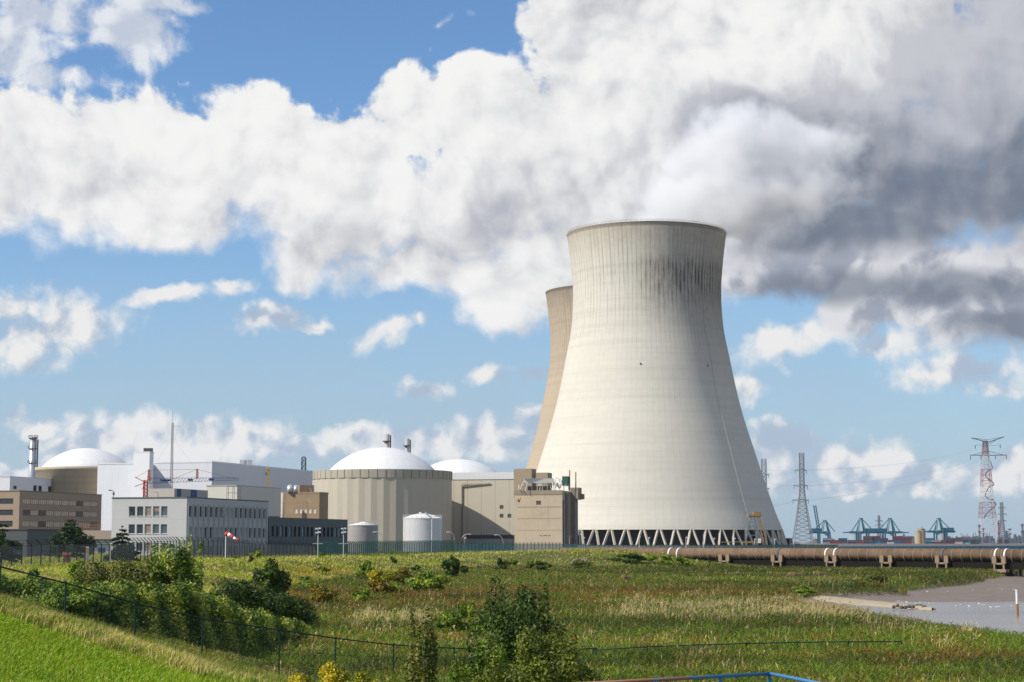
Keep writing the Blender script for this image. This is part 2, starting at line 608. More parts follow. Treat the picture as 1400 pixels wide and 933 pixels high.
def veg_mat(name, trans=0.3, rough=0.55, mul=1.0):
    if name in MATS:
        return MATS[name]
    m, w, b, out = new_mat(name)
    at = w.new('ShaderNodeAttribute')
    at.attribute_name = 'col'
    c = at.outputs['Color']
    if mul != 1.0:
        c = w.mix(1.0, c, (mul, mul, mul), 'MULTIPLY')
    w.link(c, b.inputs['Base Color'])
    b.inputs['Roughness'].default_value = rough
    b.inputs['Specular IOR Level'].default_value = 0.25
    tr = w.new('ShaderNodeBsdfTranslucent')
    w.link(w.mix(1.0, c, (1.1, 1.25, 0.5), 'MULTIPLY'), tr.inputs['Color'])
    ms = w.new('ShaderNodeMixShader')
    ms.inputs[0].default_value = trans
    w.link(b.outputs[0], ms.inputs[1])
    w.link(tr.outputs[0], ms.inputs[2])
    w.link(ms.outputs[0], out.inputs['Surface'])
    MATS[name] = m
    return m


def glass_mat(name, c=(0.03, 0.04, 0.05), rough=0.08, spec=0.6):
    if name in MATS:
        return MATS[name]
    m, w, b, out = new_mat(name)
    tc = w.new('ShaderNodeTexCoord')
    n = w.noise(tc.outputs['Object'], 0.8, 2, 0.5)
    k = w.lin(n, 0.3, 0.7, 0.7, 1.3)
    w.link(w.mix(1.0, tuple(c), w.xyz(k, k, k), 'MULTIPLY'), b.inputs['Base Color'])
    b.inputs['Roughness'].default_value = rough
    b.inputs['Specular IOR Level'].default_value = spec
    MATS[name] = m
    return m


def mesh_mat(name, c, openness, pitch=None):
    """wire mesh too fine to model at its distance: partly see-through sheet of real wire colour"""
    if name in MATS:
        return MATS[name]
    m, w, b, out = new_mat(name)
    b.inputs['Base Color'].default_value = (*c, 1)
    b.inputs['Roughness'].default_value = 0.5
    tp = w.new('ShaderNodeBsdfTransparent')
    ms = w.new('ShaderNodeMixShader')
    tc = w.new('ShaderNodeTexCoord')
    n = w.noise(tc.outputs['Object'], 0.3, 3, 0.5)
    w.link(w.lin(n, 0.3, 0.7, openness - 0.06, openness + 0.06), ms.inputs[0])
    w.link(b.outputs[0], ms.inputs[1])
    w.link(tp.outputs[0], ms.inputs[2])
    w.link(ms.outputs[0], out.inputs['Surface'])
    MATS[name] = m
    return m


# ================================================================== numpy mesh builder and noise
def np_mesh(name, verts, faces_flat, sizes, mat, cols=None, parent=None, origin=(0, 0, 0), smooth=False):
    me = bpy.data.meshes.new(name)
    org = np.array(ORG[parent.name]) if parent is not None else np.array(origin, float)
    verts = verts - org
    nv = len(verts)
    nf = len(sizes)
    me.vertices.add(nv)
    me.vertices.foreach_set('co', verts.astype(np.float32).ravel())
    me.loops.add(len(faces_flat))
    me.loops.foreach_set('vertex_index', faces_flat.astype(np.int32))
    me.polygons.add(nf)
    starts = np.concatenate([[0], np.cumsum(sizes)[:-1]]).astype(np.int32)
    me.polygons.foreach_set('loop_start', starts)
    if smooth:
        me.polygons.foreach_set('use_smooth', np.ones(nf, bool))
    if cols is not None:
        a = me.color_attributes.new('col', 'FLOAT_COLOR', 'POINT')
        c4 = np.ones((nv, 4), np.float32)
        c4[:, :3] = cols
        a.data.foreach_set('color', c4.ravel())
    me.update(calc_edges=True)
    me.materials.append(mat)
    o = bpy.data.objects.new(name, me)
    col.objects.link(o)
    if parent is not None:
        o.parent = parent
    else:
        o.location = tuple(org)
    ORG[o.name] = Vector(org)
    return o


_perm = np.random.default_rng(5).random((257, 257))


def vnoise(x, y, s):
    """value noise, 0..1"""
    x = np.asarray(x) / s + 100.3
    y = np.asarray(y) / s + 57.1
    xi = np.floor(x).astype(int); yi = np.floor(y).astype(int)
    fx = x - xi; fy = y - yi
    fx = fx * fx * (3 - 2 * fx); fy = fy * fy * (3 - 2 * fy)
    g = lambda a, b: _perm[a % 256, b % 256]
    return (g(xi, yi) * (1 - fx) + g(xi + 1, yi) * fx) * (1 - fy) + (g(xi, yi + 1) * (1 - fx) + g(xi + 1, yi + 1) * fx) * fy


def fbm(x, y, s, o=4):
    a = 0; t = 0; k = 1.0
    for i in range(o):
        a = a + k * vnoise(x + 17.3 * i, y - 9.1 * i, s / 2 ** i); t += k; k *= 0.55
    return a / t


def sstep(x, a, b):
    t = np.clip((x - a) / (b - a), 0, 1)
    return t * t * (3 - 2 * t)


# ================================================================== terrain height
PLAT = [(-400, 40), (-45, 40), (-46, 100), (-56, 200), (-48, 300), (-33, 380), (-14, 430), (12, 422), (24, 440), (42, 520), (75, 560), (150, 600), (190, 900), (260, 1600), (-1500, 1600), (-1500, 40)]
WATER_Z = -4.3
MARSH_Z = -3.0


def poly_sd(x, y, poly):
    """distance outside the polygon (0 inside)"""
    x = np.asarray(x, float); y = np.asarray(y, float)
    d = np.full(x.shape, 1e9)
    inside = np.zeros(x.shape, bool)
    n = len(poly)
    for i in range(n):
        x0, y0 = poly[i]; x1, y1 = poly[(i + 1) % n]
        ex, ey = x1 - x0, y1 - y0
        t = np.clip(((x - x0) * ex + (y - y0) * ey) / (ex * ex + ey * ey), 0, 1)
        d = np.minimum(d, np.hypot(x - x0 - t * ex, y - y0 - t * ey))
        c = ((y0 > y) != (y1 > y))
        with np.errstate(divide='ignore', invalid='ignore'):
            c &= x < (x1 - x0) * (y - y0) / (y1 - y0 + 1e-12) + x0
        inside ^= c
    return np.where(inside, 0.0, d)


def shore(y):
    return np.interp(y, [-50, 60, 90, 130, 165, 200, 225, 236, 243, 262, 283, 300, 323, 340, 380, 430, 520, 600, 900, 1600, 3000], [28, 30, 32, 29, 26, 28, 33, 38, 50, 53, 63, 71, 80, 85, 100, 125, 150, 170, 200, 300, 500])


def H(x, y):
    x = np.asarray(x, float); y = np.asarray(y, float)
    d = poly_sd(x, y, PLAT)
    wdt = np.interp(y, [0, 100, 237, 300, 361, 420, 500], [24, 30, 44, 42, 46, 40, 34])
    t = np.clip(d / wdt, 0, 1)
    hill = 0.2 - 3.2 * (t * t * (3 - 2 * t)) ** 0.85
    hill = hill + 0.8 * np.exp(-((x - 14) / 16) ** 2 - ((y - 430) / 24) ** 2) * (d < 60)
    zd = np.minimum(1.45, -2.23 - 0.193 * x)
    q = (x + 16.8) * 0.729 + (y - 60) * 0.685
    zd = zd - 0.125 * np.maximum(q, 0) - 0.35 * sstep(q, 0, 4)
    z = np.maximum(np.maximum(hill, zd), MARSH_Z)
    bumps = (fbm(x, y, 18, 4) - 0.5) * 0.7 * sstep(y, 70, 100) + (fbm(x, y, 4, 2) - 0.5) * 0.12
    z = z + bumps * np.where(z > -2.95, 1.0, 0.35) * (1 - sstep(-d, -1, 0) * 0.85)
    sx = x - shore(y)
    z = z - 1.12 * sstep(sx, -1, 2.5) * sstep(z, 10, -3.5) - np.clip(sx - 2, 0, 60) * np.where((y > 225) & (y < 450), 0.007, 0.03)
    z = np.where(sx > 40, np.maximum(z - 0.04 * (sx - 40), -8), z)
    z = np.where(y > 1700, -6.0, z)
    return z


def h1(x, y):
    return float(H(np.array([x]), np.array([y]))[0])


def G(px, py, Y):
    """ground point under a pixel column at depth Y"""
    x = P(px, py, Y).x
    return Vector((x, Y, h1(x, Y)))

# ================================================================== the ground
def ground_material():
    m, w, b, out = new_mat('ground_soil')
    geo = w.new('ShaderNodeNewGeometry')
    p = geo.outputs['Position']
    x, y, z = w.sep(p)
    n1 = w.noise(p, 0.05, 6, 0.6)
    n2 = w.noise(p, 0.6, 6, 0.65)
    n3 = w.noise(p, 6, 4, 0.7)
    grass = w.mix(w.ss(n1, 0.35, 0.65), (0.055, 0.080, 0.012), (0.11, 0.115, 0.02))
    grass = w.mix(w.ss(n2, 0.45, 0.7), grass, (0.14, 0.13, 0.04))
    grass = w.mix(w.m('MULTIPLY', w.ss(n3, 0.4, 0.7), 0.6), grass, (0.03, 0.03, 0.01))
    lawn = w.m('MULTIPLY', w.ss(y, 72, 62), w.ss(z, -2.6, -2.0))
    grass = w.mix(w.m('MULTIPLY', lawn, 0.85), grass, (0.10, 0.165, 0.014))
    mud = w.mix(w.ss(n2, 0.35, 0.65), (0.170, 0.138, 0.112), (0.225, 0.185, 0.155))
    mud = w.mix(w.m('MULTIPLY', w.ss(n3, 0.5, 0.8), 0.5), mud, (0.09, 0.075, 0.05))
    f = w.ss(w.m('ADD', z, w.m('MULTIPLY', w.m('SUBTRACT', n2, 0.5), 0.5)), -3.75, -3.45)
    c = w.mix(f, mud, grass)
    plat = w.ss(y, 440, 470)
    c = w.mix(w.m('MULTIPLY', plat, w.ss(z, -1, -0.2)), c, (0.16, 0.15, 0.13))
    w.link(c, b.inputs['Base Color'])
    w.link(w.ss(z, -4.3, -4.1, 0.5, 0.92), b.inputs['Roughness'])
    w.link(w.ss(z, -4.3, -3.6, 0.15, 0.2), b.inputs['Specular IOR Level'])
    bn = w.new('ShaderNodeBump')
    bn.inputs['Strength'].default_value = 0.5
    bn.inputs['Distance'].default_value = 0.15
    w.link(w.noise(p, 2.2, 6, 0.65), bn.inputs['Height'])
    w.link(bn.outputs[0], b.inputs['Normal'])
    return m


def build_ground():
    ys = np.concatenate([np.linspace(-150, 15, 24), np.linspace(16, 130, 150), np.linspace(131, 480, 230), np.linspace(483, 1000, 60), np.geomspace(1010, 12000, 40)])
    xs = np.concatenate([-np.geomspace(6000, 130, 30), np.linspace(-128, 128, 330), np.geomspace(130, 6000, 30)])
    Xg, Yg = np.meshgrid(xs, ys)
    Zg = H(Xg, Yg)
    verts = np.stack([Xg.ravel(), Yg.ravel(), Zg.ravel()], 1)
    nx, ny = len(xs), len(ys)
    i = np.arange(ny - 1)[:, None] * nx + np.arange(nx - 1)[None, :]
    f = np.stack([i, i + 1, i + 1 + nx, i + nx], -1).reshape(-1, 4)
    o = np_mesh('ground', verts, f.ravel(), np.full(len(f), 4), ground_material(), smooth=True)
    tag(o, kind='structure')


build_ground()


def build_water():
    m, w, b, out = new_mat('river_water')
    geo = w.new('ShaderNodeNewGeometry')
    p = geo.outputs['Position']
    n = w.noise(w.mapping(p, scale=(0.02, 0.05, 1)), 1.0, 4, 0.6)
    w.link(w.mix(w.ss(n, 0.35, 0.65), (0.21, 0.175, 0.145), (0.27, 0.235, 0.20)), b.inputs['Base Color'])
    b.inputs['Roughness'].default_value = 0.24
    b.inputs['Specular IOR Level'].default_value = 0.38
    bn = w.new('ShaderNodeBump')
    bn.inputs['Strength'].default_value = 0.6
    bn.inputs['Distance'].default_value = 0.06
    h = w.m('ADD', w.noise(w.mapping(p, scale=(0.6, 1.6, 1)), 1.2, 5, 0.6), w.m('MULTIPLY', w.noise(p, 0.15, 3, 0.5), 0.8))
    w.link(h, bn.inputs['Height'])
    w.link(bn.outputs[0], b.inputs['Normal'])
    mb = MB()
    mb.quad((-6000, -150, WATER_Z), (6000, -150, WATER_Z), (6000, 12000, WATER_Z), (-6000, 12000, WATER_Z))
    tag(mb.build('river_water', m), kind='structure')
    # the far bank with the quay
    mq = surf('quay_concrete', (0.24, 0.23, 0.21), var=0.2)
    q = MB()
    q.prism([(250, 2350), (3500, 2350), (3500, 9000), (-3500, 9000), (-3500, 3400), (250, 3400)], -6, 0.2)
    tag(q.build('far_bank', mq), kind='structure')


build_water()

# sand spit
def build_spit():
    m = surf('spit_sand', (0.36, 0.30, 0.20), rough=0.95, var=0.2, scale=0.4, bump=0.4)
    pts = [P(1100, 813, 240), P(1150, 820, 226), P(1200, 824, 214), P(1240, 828, 205), P(1275, 831, 198)]
    n = 60
    verts, faces = [], []
    for i in range(n + 1):
        t = i / n * (len(pts) - 1)
        k = min(int(t), len(pts) - 2)
        c = pts[k].lerp(pts[k + 1], t - k)
        d = (pts[k + 1] - pts[k]).normalized()
        s = Vector((d.y, -d.x, 0)).normalized()
        wd = 4.0 * (1 - (i / n) ** 1.4) + 0.5 + 0.6 * math.sin(i * 0.9)
        for j in range(9):
            a = j / 8 * 2 - 1
            verts.append((c.x + s.x * a * wd, c.y + s.y * a * wd, -4.55 + (0.72 - 0.2 * i / n) * (1 - a * a) + 0.05 * math.sin(i * 1.7 + j)))
    for i in range(n):
        for j in range(8):
            a = i * 9 + j
            faces += [a, a + 1, a + 10, a + 9]
    o = np_mesh('sand_bank', np.array(verts), np.array(faces), np.full(len(faces) // 4, 4), m, smooth=True)
    tag(o, kind='structure')


build_spit()

# ================================================================== cooling towers
TPROF = [(71.9, 1.0), (69.6, 8.9), (65.5, 19.4), (58.0, 42.5), (48.8, 73), (43.1, 100), (40.2, 116), (39.3, 135), (40.6, 152), (42.1, 164), (42.3, 165.5)]


def t_rad(z):
    zs = [p[1] for p in TPROF]; rs = [p[0] for p in TPROF]
    # smooth (Catmull-Rom through the measured outline)
    for i in range(len(zs) - 1):
        if z <= zs[i + 1] or i == len(zs) - 2:
            t = (z - zs[i]) / (zs[i + 1] - zs[i])
            t = min(max(t, 0), 1)
            m0 = (rs[i + 1] - rs[max(i - 1, 0)]) / (zs[i + 1] - zs[max(i - 1, 0)]) * (zs[i + 1] - zs[i])
            j = min(i + 2, len(zs) - 1)
            m1 = (rs[j] - rs[i]) / (zs[j] - zs[i]) * (zs[i + 1] - zs[i])
            return (2 * t**3 - 3 * t**2 + 1) * rs[i] + (t**3 - 2 * t**2 + t) * m0 + (-2 * t**3 + 3 * t**2) * rs[i + 1] + (t**3 - t**2) * m1
    return rs[-1]


def tower_material(name, base, dirt, warm, soot_amt):
    m, w, b, out = new_mat(name)
    tc = w.new('ShaderNodeTexCoord')
    v = tc.outputs['Object']
    x, y, z = w.sep(v)
    an = w.m('ARCTAN2', x, w.m('MULTIPLY', y, -1.0))      # 0 faces -Y, + towards +X
    cyl = w.xyz(w.m('MULTIPLY', an, 45.0), 0.0, z)
    n_big = w.noise(w.mapping(cyl, scale=(0.02, 1, 0.02)), 1.0, 5, 0.55)
    n_fine = w.noise(w.mapping(cyl, scale=(0.25, 1, 0.25)), 1.0, 5, 0.6)
    c = w.mix(w.ss(n_big, 0.3, 0.7), base, tuple(k * 0.93 for k in base))
    c = w.mix(w.m('MULTIPLY', w.ss(n_fine, 0.4, 0.75), 0.35), c, tuple(k * 0.8 for k in base))
    # lift bands: each pour of the shell has its own tone
    band = w.noise(w.xyz(0.0, 0.0, w.m('FLOOR', w.m('DIVIDE', z, 1.25))), 3.71, 1, 0.5)
    c = w.mix(w.lin(band, 0.35, 0.65, 0.0, 0.18), c, tuple(k * 0.72 for k in base))
    band2 = w.noise(w.mapping(cyl, scale=(0.012, 1, 0.35)), 1.0, 4, 0.6)
    c = w.mix(w.m('MULTIPLY', w.ss(band2, 0.48, 0.70), 0.36), c, tuple(k * 0.72 for k in base))
    # horizontal joints
    fz = w.m('FRACT', w.m('DIVIDE', z, 1.25))
    c = w.mix(w.m('MULTIPLY', w.m('LESS_THAN', fz, 0.12), 0.08), c, tuple(k * 0.5 for k in base))
    # vertical formwork ribs, stronger towards the top
    up = w.ss(z, 85, 150, 0.05, 1.0)
    fa = w.m('FRACT', w.m('MULTIPLY', an, 108 / (2 * math.pi)))
    rib = w.m('LESS_THAN', w.m('ABSOLUTE', w.m('SUBTRACT', fa, 0.5)), 0.11)
    rn = w.ss(w.noise(w.mapping(cyl, scale=(0.35, 1, 0.05)), 1.0, 4, 0.6), 0.35, 0.6)
    c = w.mix(w.m('MULTIPLY', w.m('MULTIPLY', rib, rn), w.m('MULTIPLY', up, 0.55)), c, dirt)
    # dirty belt at the rim
    rim = w.ss(z, 146, 166)
    c = w.mix(w.m('MULTIPLY', rim, w.lin(n_fine, 0.3, 0.7, 0.25, 0.75)), c, warm)
    c = w.mix(w.m('MULTIPLY', w.ss(z, 163.3, 164.2), 0.55), c, dirt)
    # vertical dribbles of grime over the upper half
    dn = w.noise(w.mapping(cyl, scale=(0.22, 1, 0.018)), 1.0, 6, 0.7)
    c = w.mix(w.m('MULTIPLY', w.ss(dn, 0.50, 0.74), w.m('MULTIPLY', w.ss(z, 95, 150), 0.4)), c, dirt)
    # greyer tone towards the +X side, stronger with height
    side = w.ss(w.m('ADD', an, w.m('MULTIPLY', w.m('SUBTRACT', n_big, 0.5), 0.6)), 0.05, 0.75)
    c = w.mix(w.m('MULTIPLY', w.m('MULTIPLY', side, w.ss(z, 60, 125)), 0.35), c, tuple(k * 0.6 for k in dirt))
    # black soot streaks below the rim
    zz = w.m('ADD', z, w.m('MULTIPLY', w.m('SUBTRACT', w.noise(w.mapping(cyl, scale=(0.5, 1, 0.0)), 1.0, 3, 0.7), 0.5), 26))
    zm = w.m('MULTIPLY', w.ss(zz, 118, 138), w.ss(zz, 143, 150, 1.0, 0.0))
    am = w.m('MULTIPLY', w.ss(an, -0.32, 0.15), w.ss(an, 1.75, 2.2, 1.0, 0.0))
    sn = w.noise(w.mapping(cyl, scale=(0.75, 1, 0.07)), 1.0, 5, 0.72)
    fa2 = w.m('ABSOLUTE', w.m('SUBTRACT', fa, 0.5))
    col_ = w.m('ADD', 0.45, w.m('MULTIPLY', w.ss(fa2, 0.05, 0.3, 1.0, 0.0), 0.55))
    soot = w.m('MULTIPLY', w.m('MULTIPLY', w.m('MULTIPLY', zm, am), w.ss(sn, 0.40, 0.58)), w.m('MULTIPLY', col_, soot_amt), clamp=True)
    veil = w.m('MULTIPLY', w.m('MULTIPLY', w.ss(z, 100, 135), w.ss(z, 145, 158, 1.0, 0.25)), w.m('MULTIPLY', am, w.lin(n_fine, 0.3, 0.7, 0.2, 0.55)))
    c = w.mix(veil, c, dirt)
    c = w.mix(w.m('MULTIPLY', soot, 0.85), c, (0.030, 0.025, 0.02))
    w.link(c, b.inputs['Base Color'])
    b.inputs['Roughness'].default_value = 0.9
    b.inputs['Specular IOR Level'].default_value = 0.2
    bn = w.new('ShaderNodeBump')
    bn.inputs['Strength'].default_value = 0.35
    bn.inputs['Distance'].default_value = 0.25
    w.link(w.m('ADD', w.m('MULTIPLY', rib, 0.4), w.m('MULTIPLY', n_fine, 0.5)), bn.inputs['Height'])
    w.link(bn.outputs[0], b.inputs['Normal'])
    return m


def cooling_tower(cx, cy, label, mat, detail=True):
    t = thing('cooling_tower', label, 'cooling tower', (cx, cy, 0))
    zs = list(np.linspace(8.9, 165.5, 70))
    prof = [(t_rad(z), z) for z in zs]
    th = lambda z: 0.9 if z > 30 else 1.5
    prof = prof + [(t_rad(165.5) + 0.35, 165.9), (t_rad(165.5) - 1.0, 165.9)] + [(t_rad(z) - th(z), z) for z in reversed(zs)] + [(t_rad(8.9), 8.9)]
    MB().lathe(cx, cy, prof, n=144, cap=False).build('shell', mat, t)
    legm = surf('tower_leg_concrete', (0.50, 0.45, 0.37), var=0.1, scale=0.5)
    npair = 54 if detail else 54
    rb, rt = t_rad(1.0), t_rad(8.9) - 0.7
    for k in range(npair):
        a = 2 * math.pi * (k + 0.5) / npair
        if detail and math.sin(a) > 0.35:
            continue                              # pairs on the far side cannot be seen from the front
        mb = MB()
        da = 2 * math.pi / npair
        top = (cx + rt * math.cos(a), cy + rt * math.sin(a), 9.4)
        for s in (-1, 1):
            aa = a + s * da * 0.42
            ta = a + s * da * 0.07
            mb.bar((cx + rb * math.cos(aa), cy + rb * math.sin(aa), -0.6), (cx + rt * math.cos(ta), cy + rt * math.sin(ta), 9.3), 0.95, 0.95)
        mb.box((cx + (rb + .1) * math.cos(a), cy + (rb + .1) * math.sin(a), 0.0), (1.4, 1.4, 0.9), a)
        mb.build('leg', legm, t)
    # packing wall behind the legs
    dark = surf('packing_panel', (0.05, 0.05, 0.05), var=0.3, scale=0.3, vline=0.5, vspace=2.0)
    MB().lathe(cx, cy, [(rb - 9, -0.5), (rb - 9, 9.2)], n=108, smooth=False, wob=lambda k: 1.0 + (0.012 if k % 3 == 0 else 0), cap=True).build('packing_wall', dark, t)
    # basin kerb
    MB().lathe(cx, cy, [(rb + 2.5, -0.6), (rb + 2.5, 1.1), (rb + 2.0, 1.1), (rb + 2.0, -0.6)], n=96, cap=False).build('basin_wall', surf('basin_concrete', (0.34, 0.31, 0.26), var=0.15, streak=0.3), t)
    return t


TX, TY = P(881.8, 560, 960).x + 1.5, 960.0
tm1 = tower_material('tower_concrete', (0.63, 0.595, 0.505), (0.22, 0.185, 0.14), (0.40, 0.33, 0.235), 1.0)
big_tower = cooling_tower(TX, TY, 'pale concrete cooling tower with black soot streaks under its steaming rim', tm1)
tm2 = tower_material('tower_concrete_brown', (0.45, 0.365, 0.265), (0.16, 0.13, 0.10), (0.19, 0.165, 0.13), 0.35)
cooling_tower(P(835, 560, 1187).x, 1187, 'browner cooling tower half hidden behind the larger pale one', tm2, detail=True)


def tower_extras():
    # ladder running up the shaded flank
    lm = surf('ladder_steel', (0.45, 0.43, 0.38), rough=0.8)
    mb = MB()
    a = R(-90 + 43)
    pts = [(TX + (t_rad(z) + 0.35) * math.cos(a), TY + (t_rad(z) + 0.35) * math.sin(a), z) for z in np.linspace(9, 165, 50)]
    for i in range(len(pts) - 1):
        mb.bar(pts[i], pts[i + 1], 0.16, 0.16)
    mb.build('ladder', lm, big_tower)
    # aviation lamps boxes half way up
    for deg, z in ((-6.5, 92.5), (29, 92.5)):
        a = R(-90 + deg * 1.35)
        r = t_rad(z) + 0.25
        MB().box((TX + r * math.cos(a), TY + r * math.sin(a), z), (0.5, 0.5, 0.8), a).build('warning_lamp', surf('lamp_red', (0.08, 0.05, 0.04)), big_tower)
    # rail round the rim
    rm = surf('rim_rail_steel', (0.30, 0.25, 0.19), rough=0.6)
    mb = MB()
    rr = t_rad(165.5) - 0.3
    n = 96
    for k in range(n):
        a, b2 = 2 * math.pi * k / n, 2 * math.pi * (k + 1) / n
        for z in (166.5, 167.0):
            mb.bar((TX + rr * math.cos(a), TY + rr * math.sin(a), z), (TX + rr * math.cos(b2), TY + rr * math.sin(b2), z), 0.09)
        mb.bar((TX + rr * math.cos(a), TY + rr * math.sin(a), 165.9), (TX + rr * math.cos(a), TY + rr * math.sin(a), 167.0), 0.09)
    mb.build('rim_railing', rm, big_tower)


tower_extras()

# ================================================================== buildings
U1 = Vector((0.28, 0.96))       # the plant is laid out on one grid: this way runs away from us
U2 = Vector((0.96, -0.28))      # and this way across


def reach(C, d, px):
    """distance along d from C until the pixel column px"""
    k = (px - 700.0) / 2505.0
    return (k * C[1] - C[0]) / (d[0] - k * d[1])


def corner(px, Y):
    return Vector(((px - 700.0) / 2505.0 * Y, Y))


def zpy(py, Y):
    return P(700, py, Y).z


def block_plan(px, Y, pl=None, pr=None, L=None, W=None):
    """footprint (CCW, starting at the left end of the left face) of a block whose near corner shows at px"""
    C = corner(px, Y)
    l = L if L is not None else reach(C, -U2, pl)
    r = W if W is not None else reach(C, U1, pr)
    A = C - U2 * l
    B = C + U1 * r
    return [A, C, B, A + U1 * r], l, r


def facade(mb, A, B, z0, z1, ops, depth=0.25):
    """wall sheet from A to B (left to right seen from outside) with real openings (s0, s1, za, zb)"""
    t = (B - A)
    Ln = t.length
    t = t / Ln
    n = Vector((t.y, -t.x))
    ss_ = sorted(set([0.0, Ln] + [round(v, 4) for o in ops for v in o[:2]]))
    zs_ = sorted(set([z0, z1] + [round(v, 4) for o in ops for v in o[2:4]]))
    pt = lambda s, z, d=0.0: (A.x + t.x * s - n.x * d, A.y + t.y * s - n.y * d, z)
    for i in range(len(ss_) - 1):
        sm = (ss_[i] + ss_[i + 1]) / 2
        j = 0
        while j < len(zs_) - 1:
            zm = (zs_[j] + zs_[j + 1]) / 2
            if any(o[0] < sm < o[1] and o[2] < zm < o[3] for o in ops):
                j += 1
                continue
            k = j
            while k + 1 < len(zs_) - 1 and not any(o[0] < sm < o[1] and o[2] < (zs_[k + 1] + zs_[k + 2]) / 2 < o[3] for o in ops):
                k += 1
            mb.quad(pt(ss_[i], zs_[j]), pt(ss_[i + 1], zs_[j]), pt(ss_[i + 1], zs_[k + 1]), pt(ss_[i], zs_[k + 1]))
            j = k + 1
    for (a, b, za, zb) in [o[:4] for o in ops]:
        mb.quad(pt(a, za), pt(b, za), pt(b, za, depth), pt(a, za, depth))
        mb.quad(pt(a, zb, depth), pt(b, zb, depth), pt(b, zb), pt(a, zb))
        mb.quad(pt(a, za), pt(a, za, depth), pt(a, zb, depth), pt(a, zb))
        mb.quad(pt(b, za, depth), pt(b, za), pt(b, zb), pt(b, zb, depth))


WIN = {}


def window(parent, A, B, op, fm, pm, depth=0.2, mull=1, sill=True, bar=0.07, blind=None):
    a, b, za, zb = op[:4]
    t = (B - A).normalized()
    n = Vector((t.y, -t.x))
    w_, h_ = b - a, zb - za
    ang = math.atan2(t.y, t.x)
    c = A + t * ((a + b) / 2) - n * depth
    key = (round(w_, 2), round(h_, 2), fm.name, pm.name, mull, sill, round(bar, 3), blind.name if blind else '')
    if key not in WIN:
        f = MB()
        x, z = w_ / 2, h_ / 2
        f.box((0, 0, -z + bar / 2), (w_, 0.08, bar)); f.box((0, 0, z - bar / 2), (w_, 0.08, bar))
        f.box((-x + bar / 2, 0, 0), (bar, 0.08, h_ - 2 * bar)); f.box((x - bar / 2, 0, 0), (bar, 0.08, h_ - 2 * bar))
        for i in range(1, mull):
            f.box((-x + w_ * i / mull, 0, 0), (bar * 0.8, 0.07, h_ - 2 * bar))
        if sill:
            f.box((0, -depth / 2 - 0.05, -z - 0.03), (w_ + 0.1, depth + 0.1, 0.055))
        g = MB(); g.box((0, 0.02, 0), (w_ - bar, 0.02, h_ - bar))
        fo = f.build('window', fm); go = g.build('pane', pm)
        bo = None
        if blind:
            bl = MB(); bl.box((0, -0.012, z * 0.45), (w_ - 2.2 * bar, 0.02, h_ * 0.5)); bo = bl.build('blind', blind)
        WIN[key] = (fo.data, go.data, bo.data if bo else None)
        for o in (fo, go, bo):
            if o: bpy.data.objects.remove(o)
    fd, gd, bd = WIN[key]
    o = bpy.data.objects.new('window', fd); col.objects.link(o)
    o.parent = parent
    org = ORG[parent.name]
    o.location = (c.x - org.x, c.y - org.y, (za + zb) / 2 - org.z)
    o.rotation_euler = (0, 0, ang)
    g = bpy.data.objects.new('pane', gd); col.objects.link(g); g.parent = o
    if bd:
        q = bpy.data.objects.new('blind', bd); col.objects.link(q); q.parent = o
    return o


def building(name, label, cat, plan, z0, z1, wm, ops={}, roof=None, parapet=0.0, group=None, roof_t=0.35, over=0.12):
    A = plan[0]
    c = sum(plan, Vector((0, 0))) / len(plan)
    root = thing(name, label, cat, (c.x, c.y, z0), group)
    mb = MB()
    n = len(plan)
    for i in range(n):
        facade(mb, plan[i], plan[(i + 1) % n], z0, z1, ops.get(i, []))
    mb.quad(*[(p.x, p.y, z1) for p in plan])
    mb.build('wall', wm, root)
    if roof is not None:
        r = MB()
        cc = c
        outp = [cc + (p - cc) * (1 + over / max((p - cc).length, 1e-3)) for p in plan]
        r.prism([(p.x, p.y) for p in outp], z1 + 0.004, z1 + roof_t)
        r.build('roof', roof, root)
    return root


def dome_profile(r, z0, h, n=14):
    Rs = (r * r + h * h) / (2 * h)
    out = []
    for i in range(n + 1):
        rr = r * (1 - i / n)
        out.append((max(rr, 0.02), z0 + math.sqrt(max(Rs * Rs - rr * rr, 0)) - (Rs - h)))
    return out


def dome_mat():
    m, w, b, out = new_mat('white_dome_paint')
    tc = w.new('ShaderNodeTexCoord')
    v = tc.outputs['Object']
    x, y, z = w.sep(v)
    an = w.m('MULTIPLY', w.m('ARCTAN2', y, x), 36 / (2 * math.pi))
    r = w.m('SQRT', w.m('ADD', w.m('MULTIPLY', x, x), w.m('MULTIPLY', y, y)))
    l1 = w.m('LESS_THAN', w.m('FRACT', an), 0.05)
    l2 = w.m('LESS_THAN', w.m('FRACT', w.m('DIVIDE', r, 2.2)), 0.05)
    ln = w.m('MULTIPLY', w.m('MAXIMUM', l1, l2), 0.3)
    n = w.noise(v, 0.35, 5, 0.6)
    c = w.mix(w.m('MULTIPLY', w.ss(n, 0.45, 0.75), 0.25), (0.72, 0.72, 0.71), (0.56, 0.56, 0.54))
    c = w.mix(ln, c, (0.42, 0.42, 0.42))
    w.link(c, b.inputs['Base Color'])
    b.inputs['Roughness'].default_value = 0.6
    return m


